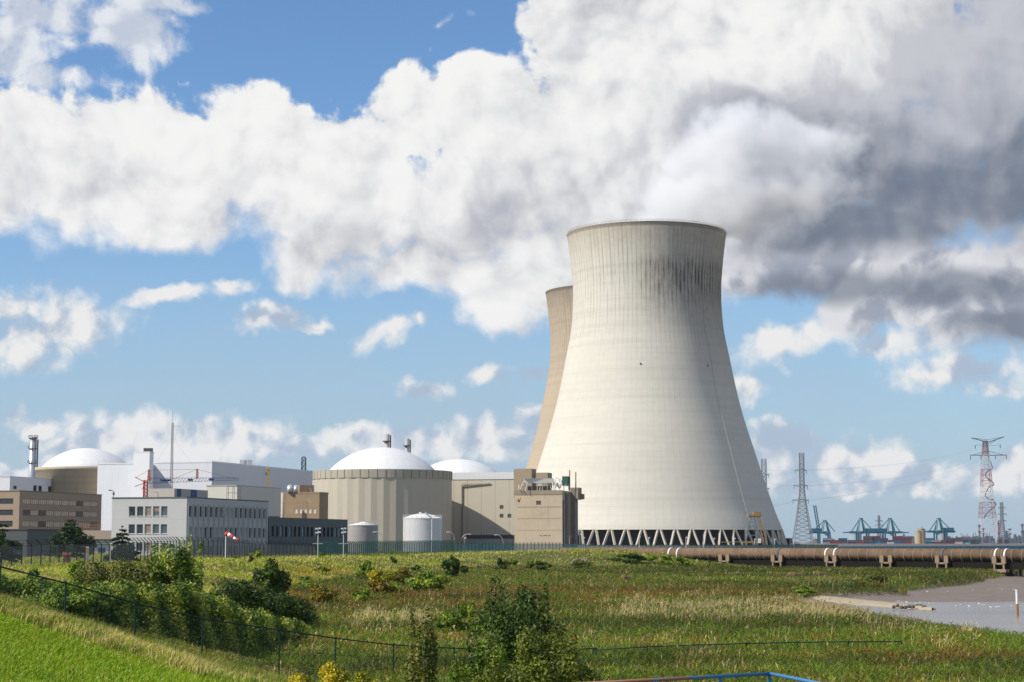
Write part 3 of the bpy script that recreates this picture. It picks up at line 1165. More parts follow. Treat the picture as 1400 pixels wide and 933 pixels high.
def build_plant():
    glass = glass_mat('window_glass')
    glass_b = glass_mat('window_glass_blue', (0.085, 0.105, 0.115), 0.15)
    alu = surf('aluminium_frame', (0.55, 0.55, 0.54), rough=0.4, var=0.05)
    # ---------------------------------------------------------------- brown office
    warm_wall = surf('beige_brick_band', (0.33, 0.25, 0.175), var=0.10, scale=0.4)
    plan, l, r = block_plan(25, 500, pl=-70, pr=137.5)
    red = surf('red_brown_frame', (0.13, 0.045, 0.035), var=0.1)
    curtain = surf('cream_curtain', (0.86, 0.72, 0.54), var=0.3, scale=1.2, vline=0.6, vspace=0.5, vdir=(0, 1))
    rows = [(13.3, 14.8), (10.2, 11.75), (7.1, 8.7)]
    opsL = [(l - 11.5 - k * 0.001, l - 1.9, a, b) for k, (a, b) in enumerate(rows)]
    opsR = []
    for (a, b) in rows:
        for k in range(10):
            opsR.append((1.8 + k * 4.12, 1.8 + k * 4.12 + 3.98, a, b))
    office = building('office_block', 'brown office block with ribbon windows and cream curtains at the left edge', 'office building', plan, -0.2, 16.7, warm_wall, {0: opsL, 1: opsR},
                      roof=surf('brown_roof_edge', (0.20, 0.155, 0.115), var=0.1), roof_t=0.3)
    for o_ in opsL:
        window(office, plan[0], plan[1], o_, red, glass, mull=6, bar=0.14, sill=False)
    q = random.Random(3)
    for o_ in opsR:
        window(office, plan[1], plan[2], o_, red, curtain if q.random() < 0.75 else glass, mull=4, bar=0.09, sill=False, depth=0.06)
    # ---------------------------------------------------------------- pale blue-white low block behind the office
    wh = surf('white_cladding', (0.66, 0.67, 0.68), rough=0.5, var=0.05, vline=0.22, vspace=1.0, vdir=(0.96, -0.28))
    plan, l, r = block_plan(11, 600, pl=-40, pr=86)
    opsR = [(2.2, 4.4, 20.2, 21.4), (14.6, 16.9, 19.3, 21.9), (17.9, 20.2, 19.3, 21.9), (24.2, 26.5, 19.5, 21.9)]
    b = building('white_annex', 'pale blue-white flat block rising behind the brown office', 'industrial building', plan, -0.2, 24.2, wh, {1: opsR}, roof=alu, roof_t=0.25)
    for o_ in opsR:
        window(b, plan[1], plan[2], o_, surf('grey_frame', (0.2, 0.21, 0.22)), glass, bar=0.18, sill=False)
    # ---------------------------------------------------------------- steel chimney
    cp = P(44, 650, 700)
    ch = thing('steel_chimney', 'slim silver steel chimney with ring platforms left of the beige dome', 'chimney', (cp.x, cp.y, 0))
    st = surf('brushed_steel', (0.55, 0.55, 0.54), rough=0.35, metal=0.6, var=0.1, hline=0.3, hspace=4)
    zt = zpy(597.5, 700)
    MB().lathe(cp.x, cp.y, [(1.55, -0.2), (1.55, 24), (1.35, 26), (1.35, zt), (1.15, zt), (1.15, zt - 2)], n=20, cap=False).build('stack', st, ch)
    for zz in (25.5, 33, 38.5, zt - 0.6):
        mb = MB(); mb.lathe(cp.x, cp.y, [(1.4, zz), (1.85, zz), (1.85, zz + .15), (1.4, zz + .15)], n=16, cap=False)
        for k in range(8):
            a = k * math.pi / 4
            mb.bar((cp.x + 1.8 * math.cos(a), cp.y + 1.8 * math.sin(a), zz), (cp.x + 1.8 * math.cos(a), cp.y + 1.8 * math.sin(a), zz + 1.1), 0.12)
        mb.lathe(cp.x, cp.y, [(1.75, zz + 1.05), (1.85, zz + 1.05), (1.85, zz + 1.15), (1.75, zz + 1.15)], n=16, cap=False)
        mb.build('platform', surf('dark_steel', (0.12, 0.12, 0.12), rough=0.6), ch)
    mb = MB(); mb.bar((cp.x + 1.9, cp.y - 0.4, 0), (cp.x + 1.9, cp.y - 0.4, zt - 1), 0.5, 0.3); mb.build('ladder', MATS['dark_steel'], ch)
    # ---------------------------------------------------------------- old reactor (left)
    dome = dome_mat()
    c = P(118.5, 640, 640)
    rc = surf('stained_concrete', (0.44, 0.36, 0.265), var=0.13, scale=0.12, hline=0.35, hspace=2.1, streak=0.35, bump=0.2)
    rx = thing('reactor_building', 'small reactor with brown banded concrete drum and white dome, far left', 'reactor building', (c.x, c.y, 0))
    z1 = zpy(640.5, 640)
    MB().lathe(c.x, c.y, [(17.2, -0.2), (17.2, z1 - 1.2), (17.6, z1 - 1.2), (17.6, z1), (15.6, z1)], n=96, cap=False).build('wall', rc, rx)
    MB().lathe(c.x, c.y, [(15.5, z1 - 0.1)] + dome_profile(15.4, z1 + 0.2, zpy(613, 640) - z1 - 0.2), n=72, cap=True).build('dome', dome, rx)
    # ---------------------------------------------------------------- turbine hall, tall bay and stair tower
    thm = surf('hall_cladding', (0.68, 0.69, 0.71), rough=0.5, var=0.04, scale=0.1, vline=0.25, vspace=1.2, vdir=(0.96, -0.28), streak=0.12)
    thm2 = surf('hall_cladding_side', (0.68, 0.69, 0.71), rough=0.5, var=0.04, scale=0.1, vline=0.25, vspace=1.2, vdir=(0.28, 0.96), streak=0.12)
    plan, l, r = block_plan(288, 620, pl=206, pr=426)
    hall = building('turbine_hall', 'long white turbine hall with a shaded right flank and flat roof', 'industrial building', plan, -0.2, zpy(632.5, 620), thm, {}, roof=surf('pale_roof_edge', (0.72, 0.72, 0.72)), roof_t=0.45)
    mb = MB()
    for s, hgt in ((l - 1.2, 0), ):
        A = plan[0]
    C = plan[1]
    for k, s in enumerate((30, 33, 37)):
        p_ = C + U1 * s + U2 * -3
        z = zpy(632.5, 620) + 0.45
        MB().box((p_.x, p_.y, z + 0.8), (1.6, 2.2, 1.6 + k * 0.3), 0.3).build('roof_vent', alu, hall)
    plan2, l2, r2 = block_plan(181, 612, pl=131, W=60)
    bay = building('turbine_bay', 'white metal-clad bay between the old reactor and the stair tower', 'industrial building', plan2, -0.2, zpy(634.5, 612), surf('bay_cladding', (0.70, 0.71, 0.73), rough=0.5, var=0.05, streak=0.10, vline=0.25, vspace=1.4, vdir=(0.96, -0.28)), {}, roof=MATS['pale_roof_edge'])
    plan3, l3, r3 = block_plan(202, 606, pl=180, pr=207.5)
    stt = building('stair_tower', 'tall narrow white stair tower rising above the turbine hall', 'industrial building', plan3, -0.2, zpy(619, 606), surf('tower_cladding', (0.78, 0.78, 0.78), rough=0.5, var=0.03), {}, roof=MATS['pale_roof_edge'])
    cc = plan3[1] - U2 * 1.6 + U1 * 2.0
    MB().box((cc.x, cc.y, zpy(619, 606) + 0.95), (3.0, 2.0, 1.2), 0.28).build('roof_unit', MATS['dark_steel'], stt)
    # ---------------------------------------------------------------- cream annex in front of the hall
    plan, l, r = block_plan(323, 480, pl=281, pr=383)
    cream = surf('cream_render', (0.60, 0.57, 0.50), var=0.06, streak=0.1)
    an = building('cream_annex', 'plain cream box building in front of the turbine hall', 'industrial building', plan, -0.2, zpy(664.5, 480), cream, {1: [(16, 28.4, 1.0, 10.0)]}, roof=surf('annex_roof_edge', (0.40, 0.38, 0.35)), roof_t=0.25)
    A_, B_ = plan[1], plan[2]
    window(an, A_, B_, (16, 28.4, 1.0, 10.0), surf('shed_door_frame', (0.25, 0.2, 0.15)), surf('brown_door', (0.20, 0.14, 0.09), hline=0.5, hspace=1.2), sill=False, bar=0.3)
    # ---------------------------------------------------------------- grey office
    gw = surf('grey_panel_concrete', (0.50, 0.49, 0.485), var=0.05, scale=0.3, hline=0.12, hspace=1.75, streak=0.08)
    C = corner(254.5, 350)
    plan, l, r = block_plan(254.5, 350, pl=152, pr=366)
    zrow = lambda y0, y1: (zpy(y1, 352), zpy(y0, 352))
    rl = [zrow(692.5, 706), zrow(717, 730), zrow(742.5, 754)]
    opsL = []
    for (a, b_) in rl:
        for k in range(5):
            s = reach(C, -U2, 175.3 + k * 11.0)
            s2 = reach(C, -U2, 175.3 + k * 11.0 + 8.6)
            opsL.append((l - s, l - s2, a, b_))
    rr_ = [(7.75, 9.85), (3.75, 5.85), (0.2, 2.1)]
    opsR = []
    nwin = 16
    for (a, b_) in rr_:
        for k in range(nwin):
            s = 0.75 + k * (r - 1.2) / nwin
            opsR.append((s, s + 1.45, a, b_))
    gf = building('grey_office', 'three-storey grey concrete office, its lit end beside a long shaded window front', 'office building', plan, -0.3, zpy(681, 350), gw, {0: opsL, 1: opsR}, roof=surf('dark_roof_edge', (0.12, 0.13, 0.13)), roof_t=0.22)
    blm = surf('brown_blind', (0.27, 0.20, 0.17), var=0.1, hline=0.4, hspace=0.12)
    blg = surf('grey_blind', (0.42, 0.44, 0.45), var=0.1)
    q = random.Random(4)
    for i, o_ in enumerate(opsL):
        window(gf, plan[0], plan[1], o_, alu, [glass, glass_b, blm, blm, glass_b][(i * 7 + 3) % 5] if i % 5 in (2, 3, 1) else glass_b if i % 5 == 4 else glass, depth=0.22, bar=0.09, blind=blm if i in (2, 3, 7) else None)
    for i, o_ in enumerate(opsR):
        k = q.random()
        window(gf, plan[1], plan[2], o_, alu, glass if k < 0.55 else blg if k < 0.85 else glass_b, depth=0.25, bar=0.07)
    # pilasters between the windows of the long front
    mb = MB()
    n = Vector((U1.y, -U1.x))
    for k in range(nwin + 1):
        s = 0.3 + k * (r - 1.2) / nwin
        p_ = plan[1] + U1 * s + n * 0.10
        mb.box((p_.x, p_.y, (0.0 + 10.3) / 2), (0.22, 0.35, 10.3), math.atan2(U1.y, U1.x))
    mb.build('pilasters', gw, gf)['kind'] = 'stuff'
    pp, lp, rp = block_plan(237, 358, pl=201, pr=283)
    z0 = zpy(681, 350) + 0.23
    plant_room = MB(); plant_room.prism([(p.x, p.y) for p in pp], z0, zpy(668, 358)); plant_room.build('plant_room', surf('plant_room_render', (0.47, 0.42, 0.37), var=0.06), gf)
    mb = MB(); A_ = pp[1]; nn = Vector((U1.y, -U1.x))
    for s in (2.0, 8.5):
        c_ = A_ + U1 * s + nn * 0.05; mb.box((c_.x, c_.y, z0 + 0.95), (1.6 if s < 5 else 2.6, 0.1, 1.7), math.atan2(U1.y, U1.x))
    mb.build('plant_room_door', surf('blue_door', (0.06, 0.12, 0.22)), gf)
    mb = MB()
    c_ = plan[1] + U1 * 22 - U2 * 2
    for dx in (0, 1.2, 2.4):
        mb.bar((c_.x + dx, c_.y, z0), (c_.x + dx, c_.y, z0 + 2.6), 0.08); mb.bar((c_.x + dx, c_.y + 2, z0), (c_.x + dx, c_.y + 2, z0 + 2.6), 0.08)
    for zz in (1.3, 2.6):
        mb.bar((c_.x, c_.y, z0 + zz), (c_.x + 2.4, c_.y, z0 + zz), 0.08)
    mb.build('roof_frame', MATS['dark_steel'], gf)
    # ---------------------------------------------------------------- dark low office
    C = corner(367, 388)
    r = reach(C, U1, 475)
    plan = [C - U2 * 14, C, C + U1 * r, C + U1 * r - U2 * 14]
    dk = surf('dark_blue_cladding', (0.028, 0.045, 0.052), rough=0.45, var=0.08, vline=0.2, vspace=1.2, vdir=(0.28, 0.96))
    ops = []
    for (a, b_) in ((4.1, 6.3), (0.1, 2.2)):
        for k in range(18):
            s = 1.4 + k * (r - 2.2) / 18
            ops.append((s, s + 1.3, a, b_))
    dko = building('dark_office', 'low dark blue office with a row of narrow windows behind the fence', 'office building', plan, -0.3, 8.0, dk, {1: ops}, roof=MATS['dark_roof_edge'], roof_t=0.2)
    q = random.Random(9)
    bluep = surf('pale_blue_blind', (0.30, 0.42, 0.50), var=0.15)
    for o_ in ops:
        window(dko, plan[1], plan[2], o_, surf('dark_frame', (0.05, 0.055, 0.06)), bluep if q.random() < 0.35 else glass, depth=0.25, bar=0.1, sill=False)
    # ---------------------------------------------------------------- brown concrete block with roof tanks
    bc = surf('brown_stained_concrete', (0.31, 0.215, 0.13), var=0.16, scale=0.25, streak=0.45, hline=0.2, hspace=3.0, blotch=((0.55, 0.5, 0.42), 0.5, 0.25), bump=0.2)
    plan, l, r = block_plan(436, 465, pl=388, pr=448)
    C = corner(436, 465)
    ops = []
    for k in range(5):
        s = reach(C, -U2, 402.5 + k * 6.3); s2 = reach(C, -U2, 402.5 + k * 6.3 + 3.6)
        ops.append((l - s, l - s2, zpy(702, 466), zpy(696, 466)))
    bb = building('brown_block', 'brown stained concrete block with five small pale windows and roof tanks', 'industrial building', plan, -0.3, zpy(675, 465), bc, {0: ops}, roof=surf('brown_parapet', (0.30, 0.22, 0.15), var=0.15), roof_t=0.4)
    for o_ in ops:
        window(bb, plan[0], plan[1], o_, surf('cream_frame', (0.7, 0.66, 0.55)), surf('cream_pane', (0.62, 0.60, 0.50)), bar=0.1, sill=False, depth=0.1)
    zr = zpy(675, 465) + 0.4
    for px, rad, hh in ((396.5, 0.72, 1.6), (404.5, 0.55, 1.5)):
        p_ = P(px, 670, 467)
        MB().lathe(p_.x, p_.y, [(rad, zr), (rad, zr + hh)] + dome_profile(rad, zr + hh, 0.3, 5), n=20).build('roof_tank', surf('silver_tank', (0.62, 0.63, 0.64), rough=0.35, metal=0.4), bb)
    p_ = P(418, 668, 472)
    MB().box((p_.x, p_.y, zr + 0.9), (3.8, 3.5, 2.0), 0.28).build('roof_hut', bc, bb)
    mb = MB()
    for px in (398, 409, 426, 431, 434):
        p_ = P(px, 668, 468); mb.bar((p_.x, p_.y, zr), (p_.x - 0.4, p_.y, zr + 1.5 + 0.3 * math.sin(px)), 0.09)
    mb.build('roof_aerial', alu, bb)
    mb = MB(); p_ = P(386.2, 700, 464); mb.lathe(p_.x, p_.y, [(0.42, -0.3), (0.42, zr - 0.2)], n=14); mb.build('down_pipe', surf('beige_pipe', (0.48, 0.38, 0.28), var=0.15, hline=0.4, hspace=3), bb)
    # ---------------------------------------------------------------- big clad reactor
    c = P(522.5, 700, 560)
    R2 = 21.35
    z1 = zpy(643.5, 560 - 10)
    rx = thing('reactor_building', 'large beige corrugated-panel reactor drum with a wide white dome, centre', 'reactor building', (c.x, c.y, 0))
    pm = surf('beige_panel', (0.47, 0.42, 0.325), rough=0.6, var=0.06, scale=0.15, hline=0.10, hspace=0.55, streak=0.12)
    # cladding of slightly cranked sheets
    npan = 72
    mb = MB()
    zlist = [-0.3, z1 - 2.5]
    rad = lambda k: R2 + (0.30 if k % 2 == 0 else -0.02)
    for k in range(npan):
        a0, a1 = 2 * math.pi * k / npan, 2 * math.pi * (k + 1) / npan
        r0, r1 = (R2 - 0.24, R2 - 0.04) if k % 2 == 0 else (R2 - 0.04, R2 - 0.24)
        pA = (c.x + r0 * math.cos(a0), c.y + r0 * math.sin(a0)); pB = (c.x + r1 * math.cos(a1), c.y + r1 * math.sin(a1))
        mb.quad((*pA, zlist[0]), (*pB, zlist[0]), (*pB, zlist[1]), (*pA, zlist[1]))
    mb.build('wall', pm, rx)
    MB().lathe(c.x, c.y, [(R2 - .2, z1 - 2.5), (R2 + 0.06, z1 - 2.5), (R2 + 0.06, z1), (R2 - 0.5, z1), (R2 - 0.5, z1 - 0.3), (16.0, z1 - 0.3)], n=72, smooth=False, cap=False).build('parapet_band', surf('beige_band', (0.40, 0.36, 0.28), var=0.06), rx)
    mb = MB()
    for k in range(52):
        a = 2 * math.pi * k / 52
        mb.box((c.x + (R2 + .07) * math.cos(a), c.y + (R2 + .07) * math.sin(a), z1 - 1.25), (0.1, 0.12, 2.45), a)
    mb.build('band_joints', surf('joint_dark', (0.12, 0.11, 0.09)), rx)['kind'] = 'stuff'
    z1d = z1 - 0.2
    MB().lathe(c.x, c.y, [(16.9, z1 - 0.5)] + dome_profile(16.8, z1d, zpy(612, 560) - z1d, 18), n=96, cap=True).build('dome', dome, rx)
    # exhaust stacks behind the dome
    for px, pyt, w_, lab in ((529, 594, 0.85, 'left and taller of the two steel stacks behind the big dome'), (556.5, 600, 0.72, 'right and shorter of the two steel stacks behind the big dome')):
        p_ = P(px, 610, 620)
        s_ = thing('exhaust_stack', lab, 'chimney', (p_.x, p_.y, 0), 'stacks behind the big dome')
        zt = zpy(pyt, 620)
        MB().lathe(p_.x, p_.y, [(w_, -0.3), (w_, zt), (w_ - .15, zt), (w_ - .15, zt - 1)], n=16, cap=False).build('stack', surf('stack_metal', (0.42, 0.42, 0.41), rough=0.45, metal=0.3), s_)
        mb = MB(); mb.bar((p_.x + w_ + .35, p_.y, 0), (p_.x + w_ + .35, p_.y, zt - 0.3), 0.45, 0.3); mb.build('ladder', MATS['dark_steel'], s_)
        mb = MB(); mb.lathe(p_.x, p_.y, [(w_, zt - 2.6), (w_ + .6, zt - 2.6), (w_ + .6, zt - 2.2), (w_, zt - 2.2)], n=12, cap=False); mb.build('platform', MATS['dark_steel'], s_)
    # ---------------------------------------------------------------- third reactor, only its dome shows
    c = P(627, 640, 640)
    rx = thing('reactor_building', 'white dome peeping over the beige clad hall, behind the large dome', 'reactor building', (c.x, c.y, 0))
    MB().lathe(c.x, c.y, [(R2, -0.3), (R2, z1), (16, z1)], n=72, cap=False).build('wall', pm, rx)
    MB().lathe(c.x, c.y, [(17.0, z1 - 0.5)] + dome_profile(17.0, z1d, zpy(628, 640) - z1d, 18), n=96, cap=True).build('dome', dome, rx)
    # ---------------------------------------------------------------- beige clad hall beside it
    C = corner(708, 575)
    l = reach(C, -U2, 596)
    plan = [C - U2 * l, C, C + U1 * 24, C + U1 * 24 - U2 * l]
    zt = zpy(645.5, 575)
    km = surf('beige_sheet', (0.52, 0.47, 0.37), rough=0.6, var=0.04, scale=0.15, vline=0.35, vspace=4.6, vdir=(0.96, -0.28))
    ops = []
    for (px, py) in ((685.8, 693.5), (685.8, 705.5), (696.5, 705.5)):
        s = l - reach(C, -U2, px - 2.6); s2 = l - reach(C, -U2, px + 2.6)
        z = zpy(py, 576)
        ops.append((s, s2, z - 0.6, z + 0.6))
    kb = building('clad_hall', 'tall beige sheet-clad hall with white top band and three small louvres', 'industrial building', plan, -0.3, zt - 2.4, km, {0: ops})
    for o_ in ops:
        window(kb, plan[0], plan[1], o_, surf('brown_louvre_frame', (0.16, 0.13, 0.11)), surf('louvre', (0.10, 0.08, 0.07), hline=0.6, hspace=0.25), sill=False, bar=0.12, depth=0.12)
    mb = MB()
    n2 = Vector((U2.y, -U2.x))
    pl_ = [p + (p - (plan[0] + plan[2]) / 2).normalized() * 0.22 for p in plan]
    mb.prism([(p.x, p.y) for p in pl_], zt - 2.25, zt)
    mb.build('top_band', surf('white_band', (0.66, 0.66, 0.64), rough=0.5, var=0.04, vline=0.15, vspace=1.6, vdir=(0.96, -0.28)), kb)
    mb = MB(); mb.prism([(p.x, p.y) for p in [q_ + (q_ - (plan[0] + plan[2]) / 2).normalized() * 0.1 for q_ in plan]], zt - 2.395, zt - 2.255); mb.build('shadow_gap', surf('gap_dark', (0.05, 0.045, 0.04)), kb)
    # davit crane: post and arm
    f = plan[1] - U2 * reach(C, -U2, 632) + n2 * 0.3
    dv = thing('davit_crane', 'slim davit post with a long horizontal arm before the beige hall', 'crane', (f.x, f.y, 0))
    zz = zpy(665, 575)
    MB().bar((f.x, f.y, -0.3), (f.x, f.y, zz + 0.5), 0.3).build('post', surf('davit_steel', (0.16, 0.14, 0.12)), dv)
    e = f + U2 * 9.4
    MB().bar((f.x, f.y, zz), (e.x, e.y, zz + 0.9), 0.22, 0.28).bar((f.x, f.y, zz + 0.9), (e.x - 3.0 * U2.x, e.y - 3 * U2.y, zz + 0.75), 0.14).build('arm', MATS['davit_steel'], dv)
    # ---------------------------------------------------------------- weathered concrete block with roof machinery
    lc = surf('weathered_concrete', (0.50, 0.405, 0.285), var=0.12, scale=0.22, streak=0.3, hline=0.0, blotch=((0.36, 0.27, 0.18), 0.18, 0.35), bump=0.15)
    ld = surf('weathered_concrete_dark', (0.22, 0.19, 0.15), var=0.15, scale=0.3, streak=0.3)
    C = corner(769, 540)
    l = reach(C, -U2, 703.5)
    r = reach(C, U1, 785)
    plan = [C - U2 * l, C, C + U1 * r, C + U1 * r - U2 * l]
    zt = zpy(671, 540)
    s_of = lambda px: l - reach(C, -U2, px)
    zof = lambda py: zpy(py, 541)
    lo = (s_of(733.2), s_of(739.8), zof(690.5), zof(684.8))
    cb = building('concrete_block', 'weathered beige concrete block crowded with roof pipework beside the cooling tower', 'industrial building', plan, -0.3, zt, lc, {0: [lo]})
    window(cb, plan[0], plan[1], lo, ld, surf('louvre', (0.10, 0.08, 0.07)), sill=False, bar=0.12, depth=0.12)
    mb = MB(); na = Vector((U2.y, -U2.x))
    ang2 = math.atan2(U2.y, U2.x)
    for s0, s1, y0, y1, d in ((0, l, 670.5, 676.5, 0.12), (0.8, l - 0.5, 692.8, 693.6, 0.05), (0.8, l - 0.5, 709, 709.5, 0.04), (0.8, l, 725, 725.4, 0.03)):
        c_ = plan[0] + U2 * ((s0 + s1) / 2) + na * (d / 2)
        mb.box((c_.x, c_.y, (zof(y0) + zof(y1)) / 2), (s1 - s0, d, zof(y0) - zof(y1)), ang2)
    mb.build('parapet', surf('parapet_concrete', (0.30, 0.24, 0.17), var=0.15, streak=0.2), cb)
    # sign with emblem: yellow over dark
    c_ = plan[0] + U2 * s_of(709.5) + na * 0.08
    mb = MB(); mb.box((c_.x, c_.y, zof(681)), (1.0, 0.08, 0.55), ang2); mb.build('sign_plate', surf('sign_yellow', (0.65, 0.42, 0.03)), cb)
    mb = MB(); mb.box((c_.x - 0.1, c_.y, zof(684.6)), (0.5, 0.08, 0.5), ang2); mb.build('sign_lamp', surf('sign_dark_red', (0.12, 0.03, 0.03)), cb)
    # green corner strip, buttresses of the shaded side
    c_ = C + na * 0.1
    n1 = Vector((U1.y, -U1.x))
    c_ = C + U1 * 0.4 + n1 * 0.12
    MB().box((c_.x, c_.y, zt / 2 - 1.4), (0.9, 0.25, zt - 2.8), math.atan2(U1.y, U1.x)).build('corner_strip', surf('green_black', (0.03, 0.05, 0.04)), cb)
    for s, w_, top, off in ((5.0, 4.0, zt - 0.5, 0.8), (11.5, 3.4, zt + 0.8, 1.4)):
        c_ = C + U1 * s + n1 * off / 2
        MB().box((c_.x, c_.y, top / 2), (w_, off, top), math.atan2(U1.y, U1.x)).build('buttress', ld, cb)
    c_ = C + U1 * (r - 1.8) + n1 * 1.1
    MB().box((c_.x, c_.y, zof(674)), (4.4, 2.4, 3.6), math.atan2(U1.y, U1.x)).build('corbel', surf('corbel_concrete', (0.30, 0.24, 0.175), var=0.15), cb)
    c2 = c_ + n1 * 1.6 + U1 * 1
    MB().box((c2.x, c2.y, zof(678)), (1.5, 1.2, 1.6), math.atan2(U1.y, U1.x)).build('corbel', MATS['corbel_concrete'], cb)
    for px, pt in ((778.8, 643), (787.2, 645.5)):
        p_ = P(px, 660, 545)
        MB().bar((p_.x, p_.y, zt), (p_.x, p_.y, zpy(pt, 545)), 0.38, n=8).build('vent_pipe', surf('rusty_pipe', (0.30, 0.21, 0.13), var=0.2), cb)
    # roof boxes
    for x0, x1, yt, Yd in ((705, 735.5, 641.5, 556), (735.5, 757, 646.8, 553)):
        a_, b_ = P(x0, 660, Yd), P(x1 - 5, 660, Yd)
        cx = (a_ + b_) / 2
        MB().box((cx.x, cx.y, (zt + zpy(yt, Yd)) / 2 - 1), ((b_ - a_).length, 5.0, zpy(yt, Yd) - zt + 2), ang2).build('roof_house', surf('roof_house_concrete', (0.33, 0.255, 0.17), var=0.12), cb)
    # gantry: long grey duct on legs, pipes, green housing
    a_, b_ = P(716, 660, 543), P(757, 660, 543)
    ga = surf('galvanised_duct', (0.52, 0.52, 0.50), rough=0.45, var=0.08)
    mb = MB(); mb.bar((a_.x, a_.y, zof(657.5)), (b_.x, b_.y - 1.2, zof(657.5)), 0.9, 1.25)
    mb.build('roof_duct', ga, cb)
    mb = MB()
    for k in range(11):
        q_ = a_.lerp(b_, (k + .5) / 11); mb.box((q_.x, q_.y - 0.6, zof(654.3)), (0.5, 1.4, 0.16))
    mb.build('duct_walkway', surf('walkway_grey', (0.45, 0.45, 0.43)), cb)
    mb = MB()
    for px0, px1 in ((721.5, 718.5), (750, 755), (757, 757), (760, 766), (763, 757.5)):
        q0, q1 = P(px0, 660, 542.5), P(px1, 660, 542.0)
        MB().bar((q0.x, q0.y, zof(660)), (q1.x, q1.y, zt), 0.18).build('duct_leg', ga, cb)
    q = random.Random(12)
    for k in range(16):
        x0 = q.uniform(758, 773); q0 = P(x0, 655, 542 + q.uniform(0, 4)); q1 = P(x0 + q.uniform(-6, 6), 655, 542 + q.uniform(0, 4))
        mb.bar((q0.x, q0.y, zof(q.uniform(653, 668))), (q1.x, q1.y, zof(q.uniform(653, 668))), q.uniform(0.08, 0.25))
    mb.build('pipe_frame', ga, cb)
    mb = MB()
    for k in range(8):
        x0 = q.uniform(708, 718); q0 = P(x0, 655, 542 + q.uniform(0, 3)); q1 = P(x0 + q.uniform(-4, 5), 655, 542 + q.uniform(0, 3))
        mb.bar((q0.x, q0.y, zof(q.uniform(656, 670))), (q1.x, q1.y, zof(q.uniform(656, 670))), q.uniform(0.1, 0.25))
    mb.build('pipe_frame', ga, cb)
    p_ = P(774, 655, 544.5)
    for dx in (-.7, .7):
        MB().bar((p_.x + dx, p_.y - 1.0, zt), (p_.x + dx, p_.y - 1.0, zof(661)), 0.22).build('housing_leg', ga, cb)
    MB().box((p_.x, p_.y, zof(657.5)), (1.7, 3.0, 2.8), ang2).build('green_housing', surf('green_paint', (0.03, 0.10, 0.075), var=0.1), cb)
    mb = MB()
    for k, px in enumerate((724, 731, 738, 745, 752)):
        q_ = P(px, 655, 547); mb.box((q_.x, q_.y, zt + 0.75), (1.2, 1.5, 1.5))
    mb.build('roof_machine', surf('machine_dark', (0.03, 0.04, 0.045)), cb)
    p_ = P(738, 655, 541.8)
    MB().box((p_.x, p_.y, zof(663)), (1.0, 0.5, 0.6)).bar((p_.x, p_.y, zt), (p_.x, p_.y, zof(664)), 0.2).build('floodlight', surf('lamp_white', (0.7, 0.68, 0.62)), cb)
    # ---------------------------------------------------------------- low grey plant shed under the hall
    C = corner(706, 560)
    l = reach(C, -U2, 640)
    plan = [C - U2 * l, C, C + U1 * 6, C + U1 * 6 - U2 * l]
    gl = surf('grey_blue_wall', (0.27, 0.28, 0.29), var=0.15, scale=0.4, streak=0.2)
    so = lambda px: l - reach(C, -U2, px)
    ops = [(so(688), so(694.5), -0.1, 2.0), (so(655), so(661), -0.1, 2.2), (so(668), so(673), 0.4, 1.6)]
    sh = building('plant_shed', 'low grey shed with doors at the foot of the beige hall', 'shed', plan, -0.3, zpy(736.5, 560), gl, {0: ops}, roof=surf('shed_roof_dark', (0.06, 0.06, 0.06), var=0.2), roof_t=1.1, over=0.5)
    for i, o_ in enumerate(ops):
        f = window(sh, plan[0], plan[1], o_, surf('teal_frame', (0.03, 0.15, 0.13)), gl if i == 0 else glass, sill=False, bar=0.22, depth=0.1)
        f.name = 'door' if i < 2 else 'window'
    # low teal roofed building right of it
    pl2 = [corner(762, 575), corner(800, 575), corner(800, 585), corner(762, 585)]
    # ---------------------------------------------------------------- storage tanks
    c = P(496.5, 730, 442)
    tk = thing('storage_tank', 'left grey storage tank with a shallow cone roof beside the dark office', 'tank', (c.x, c.y, 0), 'storage tanks by the big reactor')
    zz = zpy(719, 442); r_ = 20.4 / 2505 * 442
    MB().lathe(c.x, c.y, [(r_, -0.3), (r_, zz)], n=48, cap=False).build('shell', surf('tank_grey', (0.36, 0.34, 0.325), rough=0.5, var=0.12, vline=0.25, vspace=1.3, streak=0.3), tk)
    MB().lathe(c.x, c.y, [(r_ + .1, zz), (r_ + .1, zz + 0.12), (0.05, zpy(713.5, 442))], n=48).build('roof', surf('tank_roof_white', (0.70, 0.69, 0.67), var=0.08), tk)
    tank_rail(tk, c, r_, zz)
    c = P(577.5, 730, 478)
    tk = thing('storage_tank', 'right silver storage tank with domed roof, railing and slanting pipe', 'tank', (c.x, c.y, 0), 'storage tanks by the big reactor')
    zz = zpy(709.5, 478); r_ = 26.6 / 2505 * 478
    MB().lathe(c.x, c.y, [(r_, -0.3), (r_, zz)], n=48, cap=False).build('shell', surf('tank_silver', (0.60, 0.595, 0.59), rough=0.42, var=0.08, metal=0.1, vline=0.3, vspace=1.4, streak=0.25, stcol=(0.25, 0.2, 0.17)), tk)
    MB().lathe(c.x, c.y, [(r_ + .08, zz), (r_ + .08, zz + .1)] + dome_profile(r_, zz + .12, zpy(703, 478) - zz, 8), n=48).build('roof', MATS['tank_roof_white'], tk)
    tank_rail(tk, c, r_, zz)
    mb = MB(); mb.bar(P(581.5, 701, 472), P(590.5, 709, 472.4), 0.38, n=8); mb.bar(P(590.5, 709, 472.4), (P(590.5, 709, 472.4).x, 472.4, 0.2), 0.22, n=8)
    mb.build('slanting_pipe', surf('pipe_white', (0.72, 0.69, 0.66)), tk)
